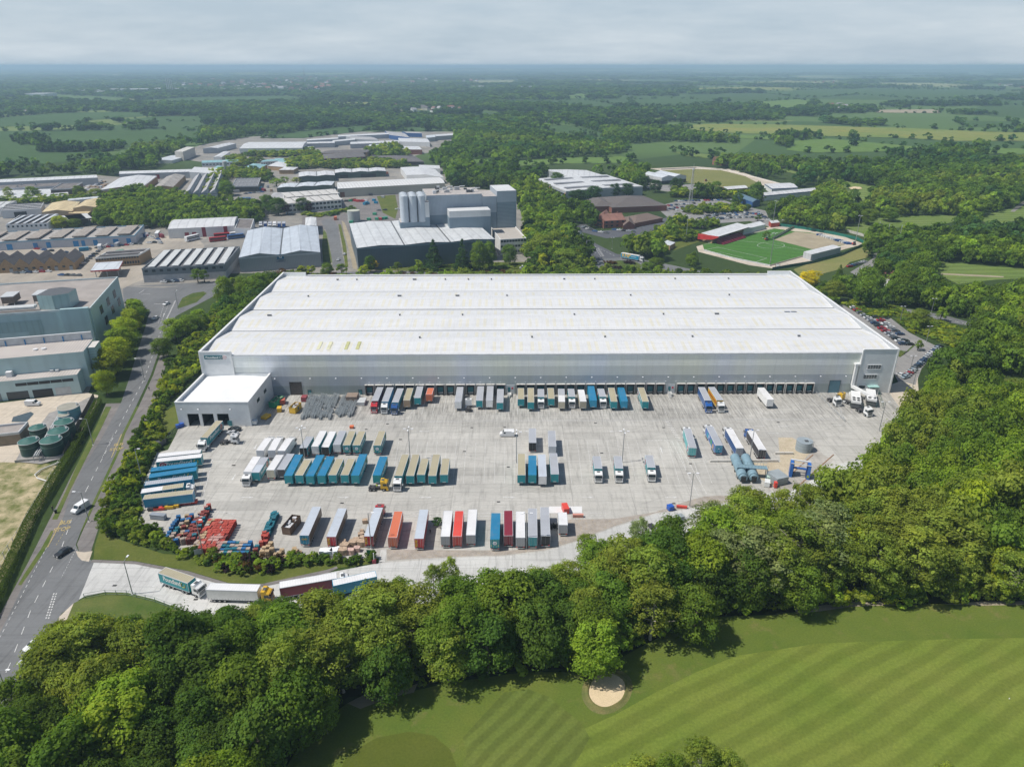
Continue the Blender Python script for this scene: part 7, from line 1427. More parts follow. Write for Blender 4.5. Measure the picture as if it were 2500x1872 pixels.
# ---------------------------------------------------------------- pallets, cages, bales
def palletstack(col,n,seed):
    def mk():
        rr=random.Random(seed); m=ribmat('pallet_'+col,{'red':(.58,.09,.065),'blue':(.03,.18,.42),'wood':(.58,.43,.26),'pinkish':(.66,.38,.34),'dteal':(.02,.20,.27),'oldred':(.30,.07,.06),'pale':(.55,.45,.38)}[col],.16,0,.35,.8,.15,0,.3); mb=MB()
        for k in range(n):
            z=k*.15; x=rr.uniform(-.04,.04);y=rr.uniform(-.04,.04)
            for s in (-.46,0,.46): mb.box(x+s-.06,x+s+.06,y-.4,y+.4,z,z+.1,m)
            for j in range(5): mb.box(x-.58,x+.58,y-.48+j*.2,y-.35+j*.2,z+.1,z+.13,m)
        return mb.mesh('pallets')
    return cached(('ps',col,n,seed%3),mk)
PW={'red':'bright red','blue':'blue','wood':'bare wood','pinkish':'faded red','dteal':'dark teal','oldred':'dark red','pale':'sun-bleached'}
pc=[0]
def pstack(x,y,col,n,ang,place,group):
    pc[0]+=1; o=link('pallet_stack',palletstack(col,n,pc[0]),None,(x,y,.05),ang); hh='tall' if n>13 else 'low' if n<8 else 'medium'; tag(o,'%s %s pallet stack %s'%(hh,PW[col],place),'pallet stack',group); return o
rr=random.Random(12)
A=P(553,1280);B_=P(585,1283);C_=P(478,1345); 
# red block
O=P(475,1352);U=(P(543,1352)-O);V=(P(532,1275)-O)-U*.42; nu,nv=9,12
for j in range(nv):
    for i in range(nu):
        u=i/nu;v=j/nv; p=O+U*u*1.0+(P(520,1277)-P(475,1352))*v; col='pinkish' if (3<i<8 and 1<j<5 and rr.random()<.75) else 'red' if (j>5 and rr.random()<.8) else rr.choice(['red','oldred','pinkish','red']) if i>1 else rr.choice(['wood','oldred','pale'])
        pstack(p.x,p.y,col,rr.choice([12,13,14,14,14]),.0+rr.uniform(-.03,.03),'%s row, %s place of the red block'%(ORD[j],ORD[i]),'pallet stacks in the red block')
# blue block
O=P(543,1362)
for j in range(4):
    for i in range(7):
        p=O+(P(615,1360)-O)*(i/7)+(P(556,1330)-O)*(j/4); pstack(p.x,p.y,rr.choice(['blue','blue','blue','dteal','pale']) ,rr.choice([13,14]),rr.uniform(-.04,.04),'%s row, %s place of the blue block'%(ORD[j],ORD[i]),'pallet stacks in the blue block')
# mixed diagonal rows at the left
for j,(a,b,n,pal) in enumerate([((402,1332),(438,1272),9,['blue','blue','dteal','blue']),((418,1330),(458,1268),10,['blue','wood','pale','dteal']),((432,1330),(470,1268),11,['oldred','pale','blue','wood']),((448,1328),(490,1262),12,['oldred','oldred','blue','pale']),((462,1328),(505,1250),14,['oldred','red','oldred','pinkish']),((474,1325),(512,1245),14,['red','oldred','oldred','dteal'])]):
    A=P(*a);B_=P(*b)
    for i in range(n):
        p=A+(B_-A)*(i/(n-1)); pstack(p.x,p.y,rr.choice(pal),rr.choice([8,11,13,14]),rr.uniform(-.2,.2)+.35,'%s in slanting row %s by the yard corner'%(ORD[i],ORD[j]),'pallet stacks in the slanting rows')
for k,(a,b,n) in enumerate([((645,1318),(672,1258),13),((651,1320),(677,1262),12)]):
    A=P(*a);B_=P(*b)
    for i in range(n): p=A+(B_-A)*(i/(n-1)); pstack(p.x,p.y,'dteal' if i>1 else 'red',rr.choice([9,12,13,14]) ,rr.uniform(-.1,.1)+.2,'%s in %s line of the wall left of the skip'%(ORD[i],ORD[k]),'pallet stacks in the teal wall')
for k,(x,y,col,n) in enumerate([(640,1335,'red',13),(650,1332,'red',12),(630,1345,'dteal',13),(626,1352,'oldred',12),(648,1350,'wood',14),(657,1348,'wood',15),(664,1342,'wood',17),(642,1358,'wood',13),(655,1360,'wood',15),(666,1355,'wood',16),(676,1364,'wood',12),(684,1362,'wood',13),(690,1356,'wood',14),(697,1365,'wood',8),(706,1366,'wood',6),(716,1355,'wood',9),(724,1352,'wood',10),(720,1345,'wood',8),(714,1362,'wood',5),(732,1350,'wood',4),(740,1362,'wood',2),(722,1362,'wood',6)]): pstack(P(x,y).x,P(x,y).y,col,n,rr.uniform(-.5,.5) if k>12 else rr.uniform(-.08,.08),'number %s from the left by the lower fence'%(ORD[k%20]) if k<20 else 'last of the broken pallets %s by the lower fence'%ORD[k-20],'wooden pallet stacks by the lower fence')
# roll cages: individual wire cages
def cagemesh(v):
    rr=random.Random(v); m=M('cage_wire',(.50,.54,.56),.4,.15,2,.2); mb=MB(); w_,d_,h=.36,.42,1.65
    for x in(-w_,w_):
        for y in (-d_,d_): mb.box(x-.03,x+.03,y-.03,y+.03,0,h,m)
        for z in (.2,.6,1.0,1.35,h-.03): mb.box(x-.02,x+.02,-d_,d_,z-.02,z+.03,m)
        for y in (-.2,0,.2): mb.box(x-.015,x+.015,y-.015,y+.015,.1,h,m)
    for z in (.2,.8,1.4): mb.box(-w_,w_,d_-.02,d_+.02,z-.02,z+.03,m)
    mb.box(-w_,w_,-d_,d_,.15,.2,LG).box(-w_+.04,w_-.04,-d_+.05,d_-.05,.2,.5+.4*rr.random(),M('cage_fill',(.24,.26,.27),.8,.3,3))
    return mb.mesh('cage')
CG=[cagemesh(i) for i in range(3)]; k=0
# nested rows running towards the wall
for j in range(17):
    if j in (10,): continue
    xa=738+j*7.4; A=P(xa,1024-(j%3)*3);B_=P(xa+22,966+(j%4)*1.5); n=int((B_-A).length/1.02)
    for i in range(n):
        if rr.random()<.16 or (j>10 and i<2) or (j in(6,7) and 4<i<7): continue
        p=A+(B_-A)*(i/n); o=link('roll_cage',CG[rr.randrange(3)],None,(p.x+rr.uniform(-.12,.12),p.y+rr.uniform(-.1,.1),.04),rr.uniform(-.25,.25)-.35); k+=1
        tag(o,'wire roll cage %s from the front in %s line of the cage park'%(ORD[min(i,19)],ORD[j]),'roll cage','roll cages in the cage park'); 
        if k>295: break
def bale(px_,col,s,label,mat=None):
    g=P(*px_); m=mat or M('bale_'+col,{'white':(.78,.80,.83),'brown':(.42,.31,.22),'pink':(.55,.38,.33)}[col],.8,.35,2.5); mb=MB(); r_=random.Random(int(g.x*10)); 
    bm_=[(-s,-s*.7),(s*.2,-s*.8),(s,-s*.6),(s*.9,s*.7),(0,s*.8),(-s*.95,s*.6)]
    for z0 in (0,s*.75,s*1.5)[:2]: mb.prism([(x*r_.uniform(.9,1.05),y*r_.uniform(.9,1.05)) for x,y in bm_],z0,z0+s*.72,m)
    o=mb.build('waste_bale',loc=(g.x,g.y,.05)); o.rotation_euler=(0,0,r_.uniform(-.3,.3)); tag(o,label,'bale','waste bales by the red trailers')
for i,(x,y,c,s_) in enumerate([(791,1353,'white',1.1),(803,1355,'white',1.2),(818,1354,'white',1.2),(826,1345,'white',.8),(838,1352,'brown',1.2),(843,1340,'brown',1.2),(836,1330,'brown',1.0),(862,1332,'brown',1.1),(870,1325,'brown',1.0),(884,1332,'brown',1.2),(888,1320,'brown',1.0),(882,1310,'brown',.9),(892,1276,'brown',.8),(857,1351,'pink',1.0),(872,1345,'pink',.9),(884,1298,'brown',.5)]): bale((x,y),c,s_,'%s in the heap beside the red-backed trailers'%({'white':'white plastic-wrapped bale %s from the left','brown':'brown cardboard bale %s from the left','pink':'pinkish paper bale %s from the left'}[c]%ORD[i]))
# ---------------------------------------------------------------- skips, tanks, plant
def skip(px_,ang,L_,W_,h,col,label,fill=None):
    g=P(*px_); e=empty('skip',(g.x,g.y,.04),ang,label,'skip'); m=ribmat('skip_'+col,PC[col],.9,1,.3,.7,.12,0,.5); w_=W_/2;l=L_/2
    MB().box(-w_,-w_+.08,-l,l,.15,h,m).box(w_-.08,w_,-l,l,.15,h,m).box(-w_,w_,-l,-l+.08,.15,h,m).box(-w_,w_,l-.08,l,.15,h,m).box(-w_,w_,-l,l,.1,.2,m).build('body',e)
    MB().box(-w_-.06,-w_+.1,-l-.05,l+.05,h-.12,h,m).box(w_-.1,w_+.06,-l-.05,l+.05,h-.12,h,m).box(-w_,w_,-l-.06,-l+.1,h-.12,h,m).box(-w_,w_,l-.1,l+.06,h-.12,h,m).build('rim',e)
    r_=random.Random(3); f=MB()
    for k in range(26): x,y=r_.uniform(-w_+.3,w_-.3),r_.uniform(-l+.4,l-.4); s=r_.uniform(.2,.6); f.box(x-s,x+s*.7,y-s*.8,y+s,h*.3,h*r_.uniform(.55,.95),r_.choice((LG,DKG,M('scrap_silver',(.6,.6,.62),.4,.3,3),M('scrap_brown',(.2,.14,.1)))) if fill!='green' else M('green_cover',(.25,.36,.22),.7,.2))
    f.build('contents',e); return e
skip((713,1290),R(-12),6.2,2.6,2.5,'brown','rusty brown open skip full of silver scrap in the bottom row')
skip((676,988),R(-18),6.5,2.6,2.4,'green','green skip with pale green covers beside the annex','green'); skip((722,1003),R(-12),5.0,2.6,2.5,'yellow','yellow and blue open skip standing left of the roll cages'); skip((590,975),R(0),.1,.1,.1,'green','x') if False else None
def smallbox(px_,ang,L_,W_,h,m,name,label,cat,z=.04,lid=None,legs=False):
    g=P(*px_); e=empty(name,(g.x,g.y,z),ang,label,cat); MB().box(-W_/2,W_/2,-L_/2,L_/2,.15,h,m).build('body',e); MB().box(-W_/2-.05,W_/2+.05,-L_/2-.05,L_/2+.05,h,h+.1,lid or m).build('lid',e)
    MB().box(-W_/2,-W_/2+.15,-L_/2,L_/2,0,.15,CH).box(W_/2-.15,W_/2,-L_/2,L_/2,0,.15,CH).build('skid',e); return e
smallbox((1636,1244),R(20),1.6,1.6,1.4,paint('blue2',(.02,.10,.45)),'waste_bin','bright blue bin on the gravel corner of the yard','bin')
smallbox((1664,1240),R(80),3.0,.6,.7,paint('brightred',PC['brightred']),'plastic_barrier','red plastic barrier beside the blue bin','barrier'); smallbox((1411,1262),R(90),3.0,.7,.9,M('salmon_plastic',(.65,.30,.24)),'plastic_barrier','salmon barrier right of the fresh concrete patch','barrier')
smallbox((1380,1248),R(10),3.2,1.6,1.8,paint('brightred',PC['brightred']),'red_cabin','bright red machine at the edge of the fresh concrete patch','machine')
smallbox((623,1035),R(0),1.6,1.6,1.5,M('ibc_white',(.7,.72,.72),.5),'liquid_tote','white liquid tote on yellow base at the annex corner','tote',lid=M('tote_lid',(.5,.55,.58)))
smallbox((650,1020),R(-20),3.2,2.2,1.0,paint('yellow',PC['yellow']),'tipping_skip','small yellow tipping skip along the annex wall','skip'); smallbox((683,1004),R(10),2.5,1.5,1.6,paint('yellow',PC['yellow']),'forklift_truck','yellow forklift between green skip and yellow skip','forklift')
smallbox((690,985),R(10),2.4,2.0,1.8,M('red_drum',(.5,.12,.08)),'red_machine','red and black machine right of the green skip','machine'); smallbox((440,1043),R(-40),2.6,1.2,1.3,paint('blue2',(.02,.10,.45)),'waste_bin','blue waste bin at the annex left corner','bin'); smallbox((563,1036),R(0),1.6,1.4,1.7,TEAL,'waste_bin','teal bin at the annex front wall','bin')
smallbox((859,1045),R(0),1.3,1.3,.8,M('orange_bag',(.7,.16,.06)),'orange_bag','orange sack at the front of the roll cages','bag'); smallbox((861,979),R(0),4.0,4.2,2.6,M('shelter_brown',(.26,.20,.16),.9),'smoking_shelter','brown-roofed shelter behind the roll cages','shelter'); smallbox((884,985),R(0),4.5,2.8,1.4,LG,'ramp_box','grey dock step box right of the brown shelter','step')
smallbox((744,978),R(0),2.8,2.0,1.8,M('dark_red_machine',(.25,.05,.06)),'baler','dark red baler near the strip curtain door','machine')
smallbox((393,1085),R(-20),3.0,2.2,1.7,DKG,'cage_bundle','dark bundle of cages by the left shrubs','cage bundle'); smallbox((388,1266),R(80),4.5,1.4,1.5,M('cage_wire2',(.25,.28,.32)),'cage_bundle','grey mesh stillage above the yard corner shrubs','cage bundle')
for i,(x,y,c) in enumerate([(376,1245,'black'),(390,1244,'brightred'),(412,1241,'yellow'),(425,1238,'yellow'),(455,1231,'maroon'),(470,1228,'brightred')]): smallbox((x,y),R(-82),3.0,1.3,.9,paint(c,PC[c]),'machine_part','%s hardware piece %s from the left under the cream-roofed blue trailer'%({'brightred':'bright red'}.get(c,c),ORD[i]),'hardware')
for i in range(3):
    g=P(527+i*10,1366); o=MB().tube([(-2,0,.3),(2,.2,.35)],.25,paint('yellow',PC['yellow'])).build('yellow_pipe',loc=(g.x,g.y,.05)); tag(o,'yellow barrier pipe %s behind the red pallet block'%ORD[i],'pipe','yellow pipes behind the pallets')
# tyre stack, plants containers
g=P(1355,1290); e=empty('tyre_stack',(g.x,g.y,.04),0,'pile of black lorry tyres left of the short white container','tyres')
for i in range(3):
    for k in range(5): link('tyre',cached('bt',lambda:MB().cyl((0,0),.52,0,.28,TY,16).cyl((0,0),.28,.27,.29,DKG,12).mesh('tyre')),e,(-1.2+i*1.1,(k%2)*.1+(i%2)*.5,k*.29))
g=P(1070,1284); tree(g.x,g.y,'young','dark',2.6,1.5,label='small dark green bush in the bottom row of trailers',name='bush')
for k,(x,y) in enumerate(((2085,975),(2122,970))):
    g=P(x,y); e=empty('plant_container',(g.x,g.y,.04),R(-22),'%s white plant container with four roof fans by the office tower'%('left','right')[k],'container','white plant containers'); MB().box(-1.7,1.7,-5,1,.3,3.2,WHT).box(-1.7,1.7,1,5.2,.3,.8,WHT).box(-1.7,1.7,-9.5,-5,2.4,3.3,WHT).build('body',e)
    for s in (-1,1):
        for j in (0,1): MB().cyl((s*.8,-6.2-j*2),.62,3.3,3.45,DK,14).build('fan',e)
    MB().box(-1.6,1.6,-9.3,-5.1,.5,2.4,DKG).build('coil',e)
def rail(pts,h,n,name,label,cat,mat=LG,r=.05,rails=(1.0,.5),infill=None,z=0):
    w_=[P(*p) for p in pts]; e=empty(name,(w_[0].x,w_[0].y,0),0,label,cat); o=w_[0].copy(); ps=MB(); rs_=MB(); L_=[(w_[i+1]-w_[i]).length for i in range(len(w_)-1)]
    for i in range(len(w_)-1):
        k=max(1,int(L_[i]/n))
        for j in range(k+(i==len(w_)-2)):
            q=w_[i]+(w_[i+1]-w_[i])*(j/k)-o; ps.box(q.x-r,q.x+r,q.y-r,q.y+r,0,h,mat)
        for f in rails: a=w_[i]-o;b=w_[i+1]-o; a.z=b.z=h*f-.04; rs_.bar(a,b,.05,.07,mat)
        if infill: a=w_[i]-o;b=w_[i+1]-o; a.z=b.z=h*.5; rs_.bar(a,b,.04,h*.94,infill)
    ps.build('post',e); rs_.build('rail' if not infill else 'panel',e); return e
rail([(1992,961),(2060,1028)],1.1,2.5,'barrier_rail','galvanised crash barrier, inner one of two by the last docks','barrier'); rail([(2008,966),(2042,985),(2062,1030)],1.1,2.5,'barrier_rail','galvanised crash barrier, outer one beside the white tractor unit','barrier')
rail([(2140,955),(2155,996),(2075,996)],2.0,2.5,'mesh_fence','green mesh fence round the white plant containers','fence',M('fence_green',(.05,.13,.09)))
rail([(207,1461),(259,1452),(311,1453),(380,1470),(450,1497)],1.6,2.6,'fence','galvanised fence curving along the access road verge','fence',M('fence_pale',(.22,.30,.25)),.05,(1,.6,.25))
rail([(404,1078),(440,1044)],2.0,2.2,'fence','dark steel fence at the left corner of the annex','fence',DKG,.05,(1,.5,.1)); rail([(718,1359),(845,1364)],1.0,3,'timber_wall','long grey sleeper wall below the white bales','wall',LG,.08,(1,),M('sleeper_grey',(.42,.41,.39)))
rail([(897,1361),(917,1362)],2.6,2,'green_gate','dark green gate panel beside the lower shrubs','gate',M('gate_green',(.01,.14,.06)),.06,(1,),M('gate_green',(.01,.14,.06)))
rail([(149,1132),(120,1180),(90,1235),(45,1312),(0,1382),(-40,1450)],2.2,3,'pale_fence','pale concrete boundary fence inside the clipped hedge','fence',M('pale_concrete',(.55,.53,.48)),.07,(1,),None)
rail([(149,1132),(120,1180),(90,1235),(45,1312),(0,1382),(-40,1450)],.55,3,'conduit','white pipe conduit running beside the clipped hedge','pipe',M('conduit_white',(.68,.67,.63)),.12,(1,),None)
g=[P(*q) for q in ((149,1130),(118,1142),(100,1150),(86,1162),(92,1170),(112,1176),(122,1182),(118,1192))]
o=MB().tube([(q.x,q.y,.5) for q in g],.22,M('conduit_white',(.68,.67,.63)),8).build('pipe_loop'); tag(o,'white pipe curling across the waste ground','pipe')
rail([(1655,1150),(1770,1150)],.01,5,'x','x','x') if False else None
def blocks(pts,label):
    w_=[P(*p) for p in pts]; e=empty('concrete_barrier',(w_[0].x,w_[0].y,0),0,label,'barrier'); d=w_[1]-w_[0]; k=max(1,int(d.length/2.6))
    for i in range(k): a=d*(i/k)+Vector((0,0,.45)); b=d*((i+.95)/k)+Vector((0,0,.45)); MB().bar(a,b,.55,.85,M('barrier_concrete',(.60,.58,.54),.8,.1,2)).build('block',e)
blocks(((1733,1128),(1900,1127)),'row of pale concrete blocks behind the parked lorries'); blocks(((1892,1109),(1937,1109)),'short row of concrete blocks by the water tank')
g=P(1961,1098); e=empty('water_tank',(g.x,g.y,.04),0,'round grey steel water tank on the gravel','tank'); TG=ribmat('tank_steel',(.30,.36,.40),1.2,2,.12,.5,.1)
MB().cyl((0,0),2.65,0,3.6,TG,40,top=M('tank_top',(.30,.35,.38),.5,.1)).build('shell',e); MB().box(-.2,.9,-1.0,.0,3.6,3.9,DKG).build('hatch',e); MB().tube([(2.7,-1,0),(2.75,-1,3.6),(1.2,-1,3.9)],.09,LG,6).build('pipe',e)
TB=M('tank_blue_grey',(.20,.31,.37),.5,.12,.6)
for k,(a,b) in enumerate((((1812,1177),(1792,1128)),((1838,1177),(1818,1128)))):
    A=P(*a);B_=P(*b);d=B_-A; e=empty('horizontal_tank',(A.x,A.y,0),math.atan2(d.y,d.x)-PI/2,'%s of the two blue-grey horizontal fuel tanks'%('left','right')[k],'tank','horizontal fuel tanks'); L_=d.length
    smooth(MB().cyl((0,1.9),1.5,0,L_,TB,28,axis='y').build('shell',e)); MB().cyl((0,1.9),1.2,-.9,0,TB,24,axis='y').box(-.8,.8,-.95,-.85,.7,2.6,DK).build('end_cabinet',e)
    for y in (2,L_*.5,L_-2): MB().box(-1.2,1.2,y-.2,y+.2,0,.9,CH).build('saddle',e)
g=P(1838,1165); e=empty('walkway',(g.x,g.y,0),R(-8),'steel walkway platform across the two fuel tanks','platform'); MB().box(-5.5,4,-.8,1.4,3.6,3.7,TB).build('deck',e); r_=MB()
for x in range(-5,5): r_.box(x-.03,x+.03,-.82,-.76,3.7,4.8,TB).box(x-.03,x+.03,1.36,1.42,3.7,4.8,TB)
r_.box(-5.5,4,-.82,-.76,4.75,4.82,TB).box(-5.5,4,1.36,1.42,4.75,4.82,TB).box(-5.4,-5.2,-.7,-.5,0,3.6,TB).box(3.8,4,-.7,-.5,0,3.6,TB).box(3.8,4,1,1.2,0,3.6,TB).build('railing',e)
smallbox((1896,1175),R(20),5,4.4,2.6,M('hut_grey',(.30,.34,.36),.6),'pump_hut','grey flat-topped pump hut beside the fuel tanks','hut'); smallbox((1872,1185),R(-20),2.4,1.5,1.6,M('ibc_white',(.7,.72,.72)),'liquid_tote','white tote on red base before the pump hut','tote'); smallbox((1877,1172),R(-20),2.0,1.4,1.5,M('pale_green_tote',(.45,.58,.52)),'liquid_tote','pale green tote beside the pump hut','tote'); smallbox((1892,1190),R(0),1.1,.8,1.9,paint('brightred',PC['brightred']),'fire_point','small red box on post below the pump hut','box')
g=P(1950,1165); e=empty('wash_gantry',(g.x,g.y,0),R(-18),'blue vehicle wash gantry with two towers and a white crossbeam','gantry'); GB=paint('gantry_blue',(.02,.13,.45))
for s in (-1,1): MB().box(s*2.6-.45,s*2.6+.45,-.8,2.2,0,5.0,GB).box(s*2.6-.3*s-.35,s*2.6-.3*s+.35,-.5,1.8,.2,4.8,M('brush_dark',(.02,.05,.16),.9,.3,5)).build('tower',e)
MB().box(-3,3,1.6,2.0,4.9,5.3,WHT).box(-3,3,-.9,-.6,5,5.15,LG).box(-2.2,2.2,.6,1.1,2.6,3.1,GB).build('crossbeam',e)
for s in (-1.25,1.25):
    A=P(1920+s*20,1190);B_=P(2010+s*20,1110); o=MB().bar((A.x,A.y,.1),(B_.x,B_.y,.1),.3,.14,M('rusty_rail',(.28,.16,.09),.9,.2,2)).build('guide_rail'); tag(o,'rusty wheel guide rail on the %s side of the wash lane'%('left' if s<0 else 'right'),'rail','wash lane guide rails')
A=P(1585,1289);B_=P(1702,1262); e=empty('rising_barrier',(A.x,A.y,.05),math.atan2((B_-A).y,(B_-A).x),'dark lattice barrier arm with grey box lying along the access lane','barrier'); L_=(B_-A).length; mb=MB()
for y in (-.35,.35): mb.bar((0,y,.6),(L_,y,.6),.12,.12,HVAC).bar((0,y,.15),(L_,y,.15),.12,.12,HVAC)
for k in range(int(L_/1.2)): mb.bar((k*1.2,-.35,.6),(k*1.2+.6,.35,.6),.07,.07,HVAC)
mb.build('arm',e); MB().box(L_*.55,L_*.55+2.2,-.9,.9,0,2.0,M('hut_grey',(.30,.34,.36))).build('cabinet',e); MB().box(0,1.4,-1,1,0,.8,CH).build('counterweight',e)
for (u,z,r_,m) in ((-1.5,2.4,.95,M('mural_green',(.10,.38,.16))),(-4.2,2.2,.85,M('mural_orange',(.60,.38,.20))),(1.6,2.7,.7,M('mural_white',(.55,.65,.75))),(3.6,2.3,1.0,M('mural_cyan',(.05,.36,.50)))):
    for o in COL.objects:
        if o.parent is None and o.get('label','').startswith('blue patterned lorry'):
            for sx in (-1,1): link('side_graphic',MB().cyl((0,0),r_,-.006,.006,m,20,axis='x').mesh('side_graphic'),o,(sx*1.29,u,z))
# green tanks at the works
GT=M('tank_green',(.018,.065,.055),.5,.12,.4); GTt=M('tank_green_top',(.035,.125,.105),.5,.08,.4)
def tank(cx,cy,r,hz,label,m1=GT,m2=GTt,cone=.9,cat='tank'):
    g=P(cx/3.68,950+cy/3.68,hz); e=empty('storage_tank',(g.x,g.y,0),0,label,cat,'tanks at the works beside the hedge'); smooth(MB().cyl((0,0),r,0,hz,m1,36).build('shell',e)); mb=MB(); n=36
    if cone: mb.add([(0,0,hz+cone)]+[((r+.08)*math.cos(2*PI*i/n),(r+.08)*math.sin(2*PI*i/n),hz) for i in range(n)],[(0,i+1,(i+1)%n+1) for i in range(n)],m2).build('roof',e)
    rg=MB().tube([((r+.05)*math.cos(2*PI*i/n),(r+.05)*math.sin(2*PI*i/n),hz-.02) for i in range(n+1)],.09,LG,5).tube([((r+.04)*math.cos(2*PI*i/n),(r+.04)*math.sin(2*PI*i/n),hz-1.6) for i in range(n+1)],.05,M('rim_green',(.2,.3,.26)),5).build('rim',e)
    if cone: 
        for q in ((.6,.55),(.75,.3)): MB().cyl((r*q[0],r*q[1]),.28,hz-.1,hz+.7,LG,10).build('vent',e)
for a in [(255,462,3.1,5.0,'front left green conical-topped tank at the works'),(455,452,3.3,5.2,'front right green conical-topped tank at the works'),(335,340,2.7,4.2,'smallest green tank behind the front left one'),(520,372,3.2,5.6,'middle green tank of the right-hand row'),(572,290,3.1,6.0,'rearmost green tank of the right-hand row')]: tank(*a)
tank(612,155,3.6,4.8,'pale blue open-topped tank behind the green tanks',M('tank_blue',(.13,.32,.38),.5),M('tank_water',(.32,.31,.26)),.05); tank(570,228,2.0,3.4,'small teal tank between green and blue tanks',M('tank_blue',(.13,.32,.38)),M('tank_water',(.32,.31,.26)),.05)
g=P(45,1130); e=empty('pipe_rack',(P(100,1110).x,P(100,1110).y,0),R(-60+3),'steel pipe rack between the green tanks','pipes'); mb=MB()
A=P(92,1128);B_=P(160,1010)
for k in range(5): mb.tube([(0+k*.35-.7,0,2.4+.2*(k%2)),(0+k*.35-.7,(B_-A).length,2.4+.2*(k%2))],.12,LG,6)
for k in range(9): mb.box(-.9,-.75,k*3,k*3+.15,0,2.4,HVAC).box(.75,.9,k*3,k*3+.15,0,2.4,HVAC).box(-1.0,1.0,k*3,k*3+.2,2.2,2.35,HVAC)
mb.build('pipes',e); e.location=(A.x,A.y,0); d=B_-A; e.rotation_euler=(0,0,math.atan2(d.y,d.x)-PI/2)
o=sheet('tank_bund',[(38,1128),(55,1095),(120,1010),(190,985),(225,968),(232,975),(190,1040),(158,1118),(100,1134)],.3,M('bund_concrete',(.28,.27,.26),.9,.2)); tag(o,'low grey bund slab under the works tanks',kind='structure')
rail([(38,1130),(155,1120)],1.0,3,'bund_wall','grey bund wall with pipework before the green tanks','wall',M('bund_wall',(.35,.34,.32)),.1,(1,),M('bund_wall',(.35,.34,.32)))
rail([(230,971),(188,1050),(158,1118)],2.2,3,'bund_wall','dark pit wall with pale top running beside the hedge','wall',M('pit_wall',(.13,.12,.11)),.1,(1,),M('pit_wall',(.13,.12,.11)))
o=sheet('tarmac_patch',[(32,1018),(75,1005),(83,1010),(65,1030),(28,1030)],.06,M('blue_black_tarp',(.05,.08,.10),.6,.3,2)); 
# round tank, silo, misc at the estate
g=P(865,541); e=empty('storage_tank',(g.x,g.y,0),0,'pale corrugated round tank beside the factory fence','tank'); MB().cyl((0,0),5.2,0,9.2,ribmat('round_tank',(.42,.46,.46),1,2,.15),28,top=M('tank_lid',(.45,.47,.38))).build('shell',e); MB().cyl((0,0),5.3,9.1,9.3,LG,28,top=M('tank_lid',(.45,.47,.38))).build('rim',e)
g=P(553,428); e=empty('silo',(g.x,g.y,0),0,'grey upright silo at the end of the sawtooth works','silo'); MB().cyl((0,0),2.6,0,16,HVAC,18).build('shell',e); MB().cyl((0,0),2.7,16,16.6,LG,18,1.5).build('cap',e)
g=P(1417,579); e=empty('white_tent',(P(1408,574).x,P(1408,574).y,0),R(30),'white gabled tent beside the road to the pub','tent'); MB().box(-2.5,2.5,-4,4,0,2.4,STN).build('wall',e); MB().add([(-2.7,-4.2,2.4),(2.7,-4.2,2.4),(2.7,4.2,2.4),(-2.7,4.2,2.4),(0,-4.2,3.8),(0,4.2,3.8)],[(0,4,5,3),(4,1,2,5),(0,1,4),(3,5,2)],WHT).build('roof',e)
o=MB(); 
for k,(x,y,c) in enumerate([(868,492,'red'),(874,493,'red'),(880,493,'red'),(886,493,'red'),(856,492,'green'),(846,493,'black'),(905,478,'black'),(913,491,'blue'),(918,497,'blue'),(898,499,'blue'),(893,492,'white'),(935,483,'grey'),(915,525,'green'),(901,538,'green'),(921,537,'green'),(936,536,'green'),(942,535,'green'),(928,537,'red'),(858,545,'green')]):
    smallbox((x,y),R(80),3.2,2.2,1.8,paint(c,PC[c]),'machinery','%s machine %s in the works yard beyond the warehouse'%(c,ORD[k%20]),'machine')
rr=random.Random(2)
for k in range(46):
    x,y=rr.uniform(205,262),rr.uniform(441,472); 
    if y<434+(262-x)*.1 or y>476-(262-x)*.0: pass
    g=P(x,y); s=rr.uniform(1,2.6); c=rr.choice(['white','pale','grey','rust']); o=MB().prism([(-s,-s*.6),(s*.6,-s),(s,s*.5),(-s*.3,s)],0,rr.uniform(.6,2.0),paint(c,PC[c])).build('scrap_piece',loc=(g.x,g.y,.05)); tag(o,'%s scrap piece in the scrap heap'%c,'scrap','pieces of the white scrap heap')
# stadium fence, boards, lift
rail([(1905,552),(1960,560),(2030,572),(2090,585),(2115,598)],2.2,4,'green_fence','dark green screen fence along the far side of the pitch','fence',M('screen_green',(.01,.15,.11)),.08,(1,),M('screen_green',(.01,.15,.11)))
rail([(1885,660),(1980,644),(2053,625),(2112,598)],2.0,4,'green_fence','dark green screen fence behind the covered stand','fence',M('screen_green2',(.01,.10,.08)),.08,(1,),M('screen_green2',(.01,.10,.08)))
rail([(1718,612),(1790,632),(1880,650)],1.0,2,'pitch_barrier','white pitch barrier at the near goal end','barrier',WHT,.06,(1,.5),M('board_grey',(.45,.48,.5)))
rail([(1880,650),(1978,622)],1.0,2,'pitch_barrier','pitch barrier in front of the covered stand','barrier',WHT,.06,(1,.5),M('board_tan',(.5,.44,.36)))
rail([(1614,415),(1700,411),(1780,418),(1850,436),(1925,456)],1.4,4,'white_wall','white boundary wall curving round the cricket ground','wall',WHT,.08,(1,),M('wall_white',(.66,.63,.58)))
rail([(2068,567),(2115,580),(2140,594),(2180,606)],2.2,4,'concrete_fence','pale concrete panel fence between golf course and stadium','fence',M('pale_concrete',(.55,.53,.48)),.1,(1,),M('pale_concrete',(.55,.53,.48)))
rail([(1893,653),(1903,654)],2.4,2,'notice_board','white-fronted entrance board at the near corner of the stadium','board',BRt,.1,(1,),WHT)
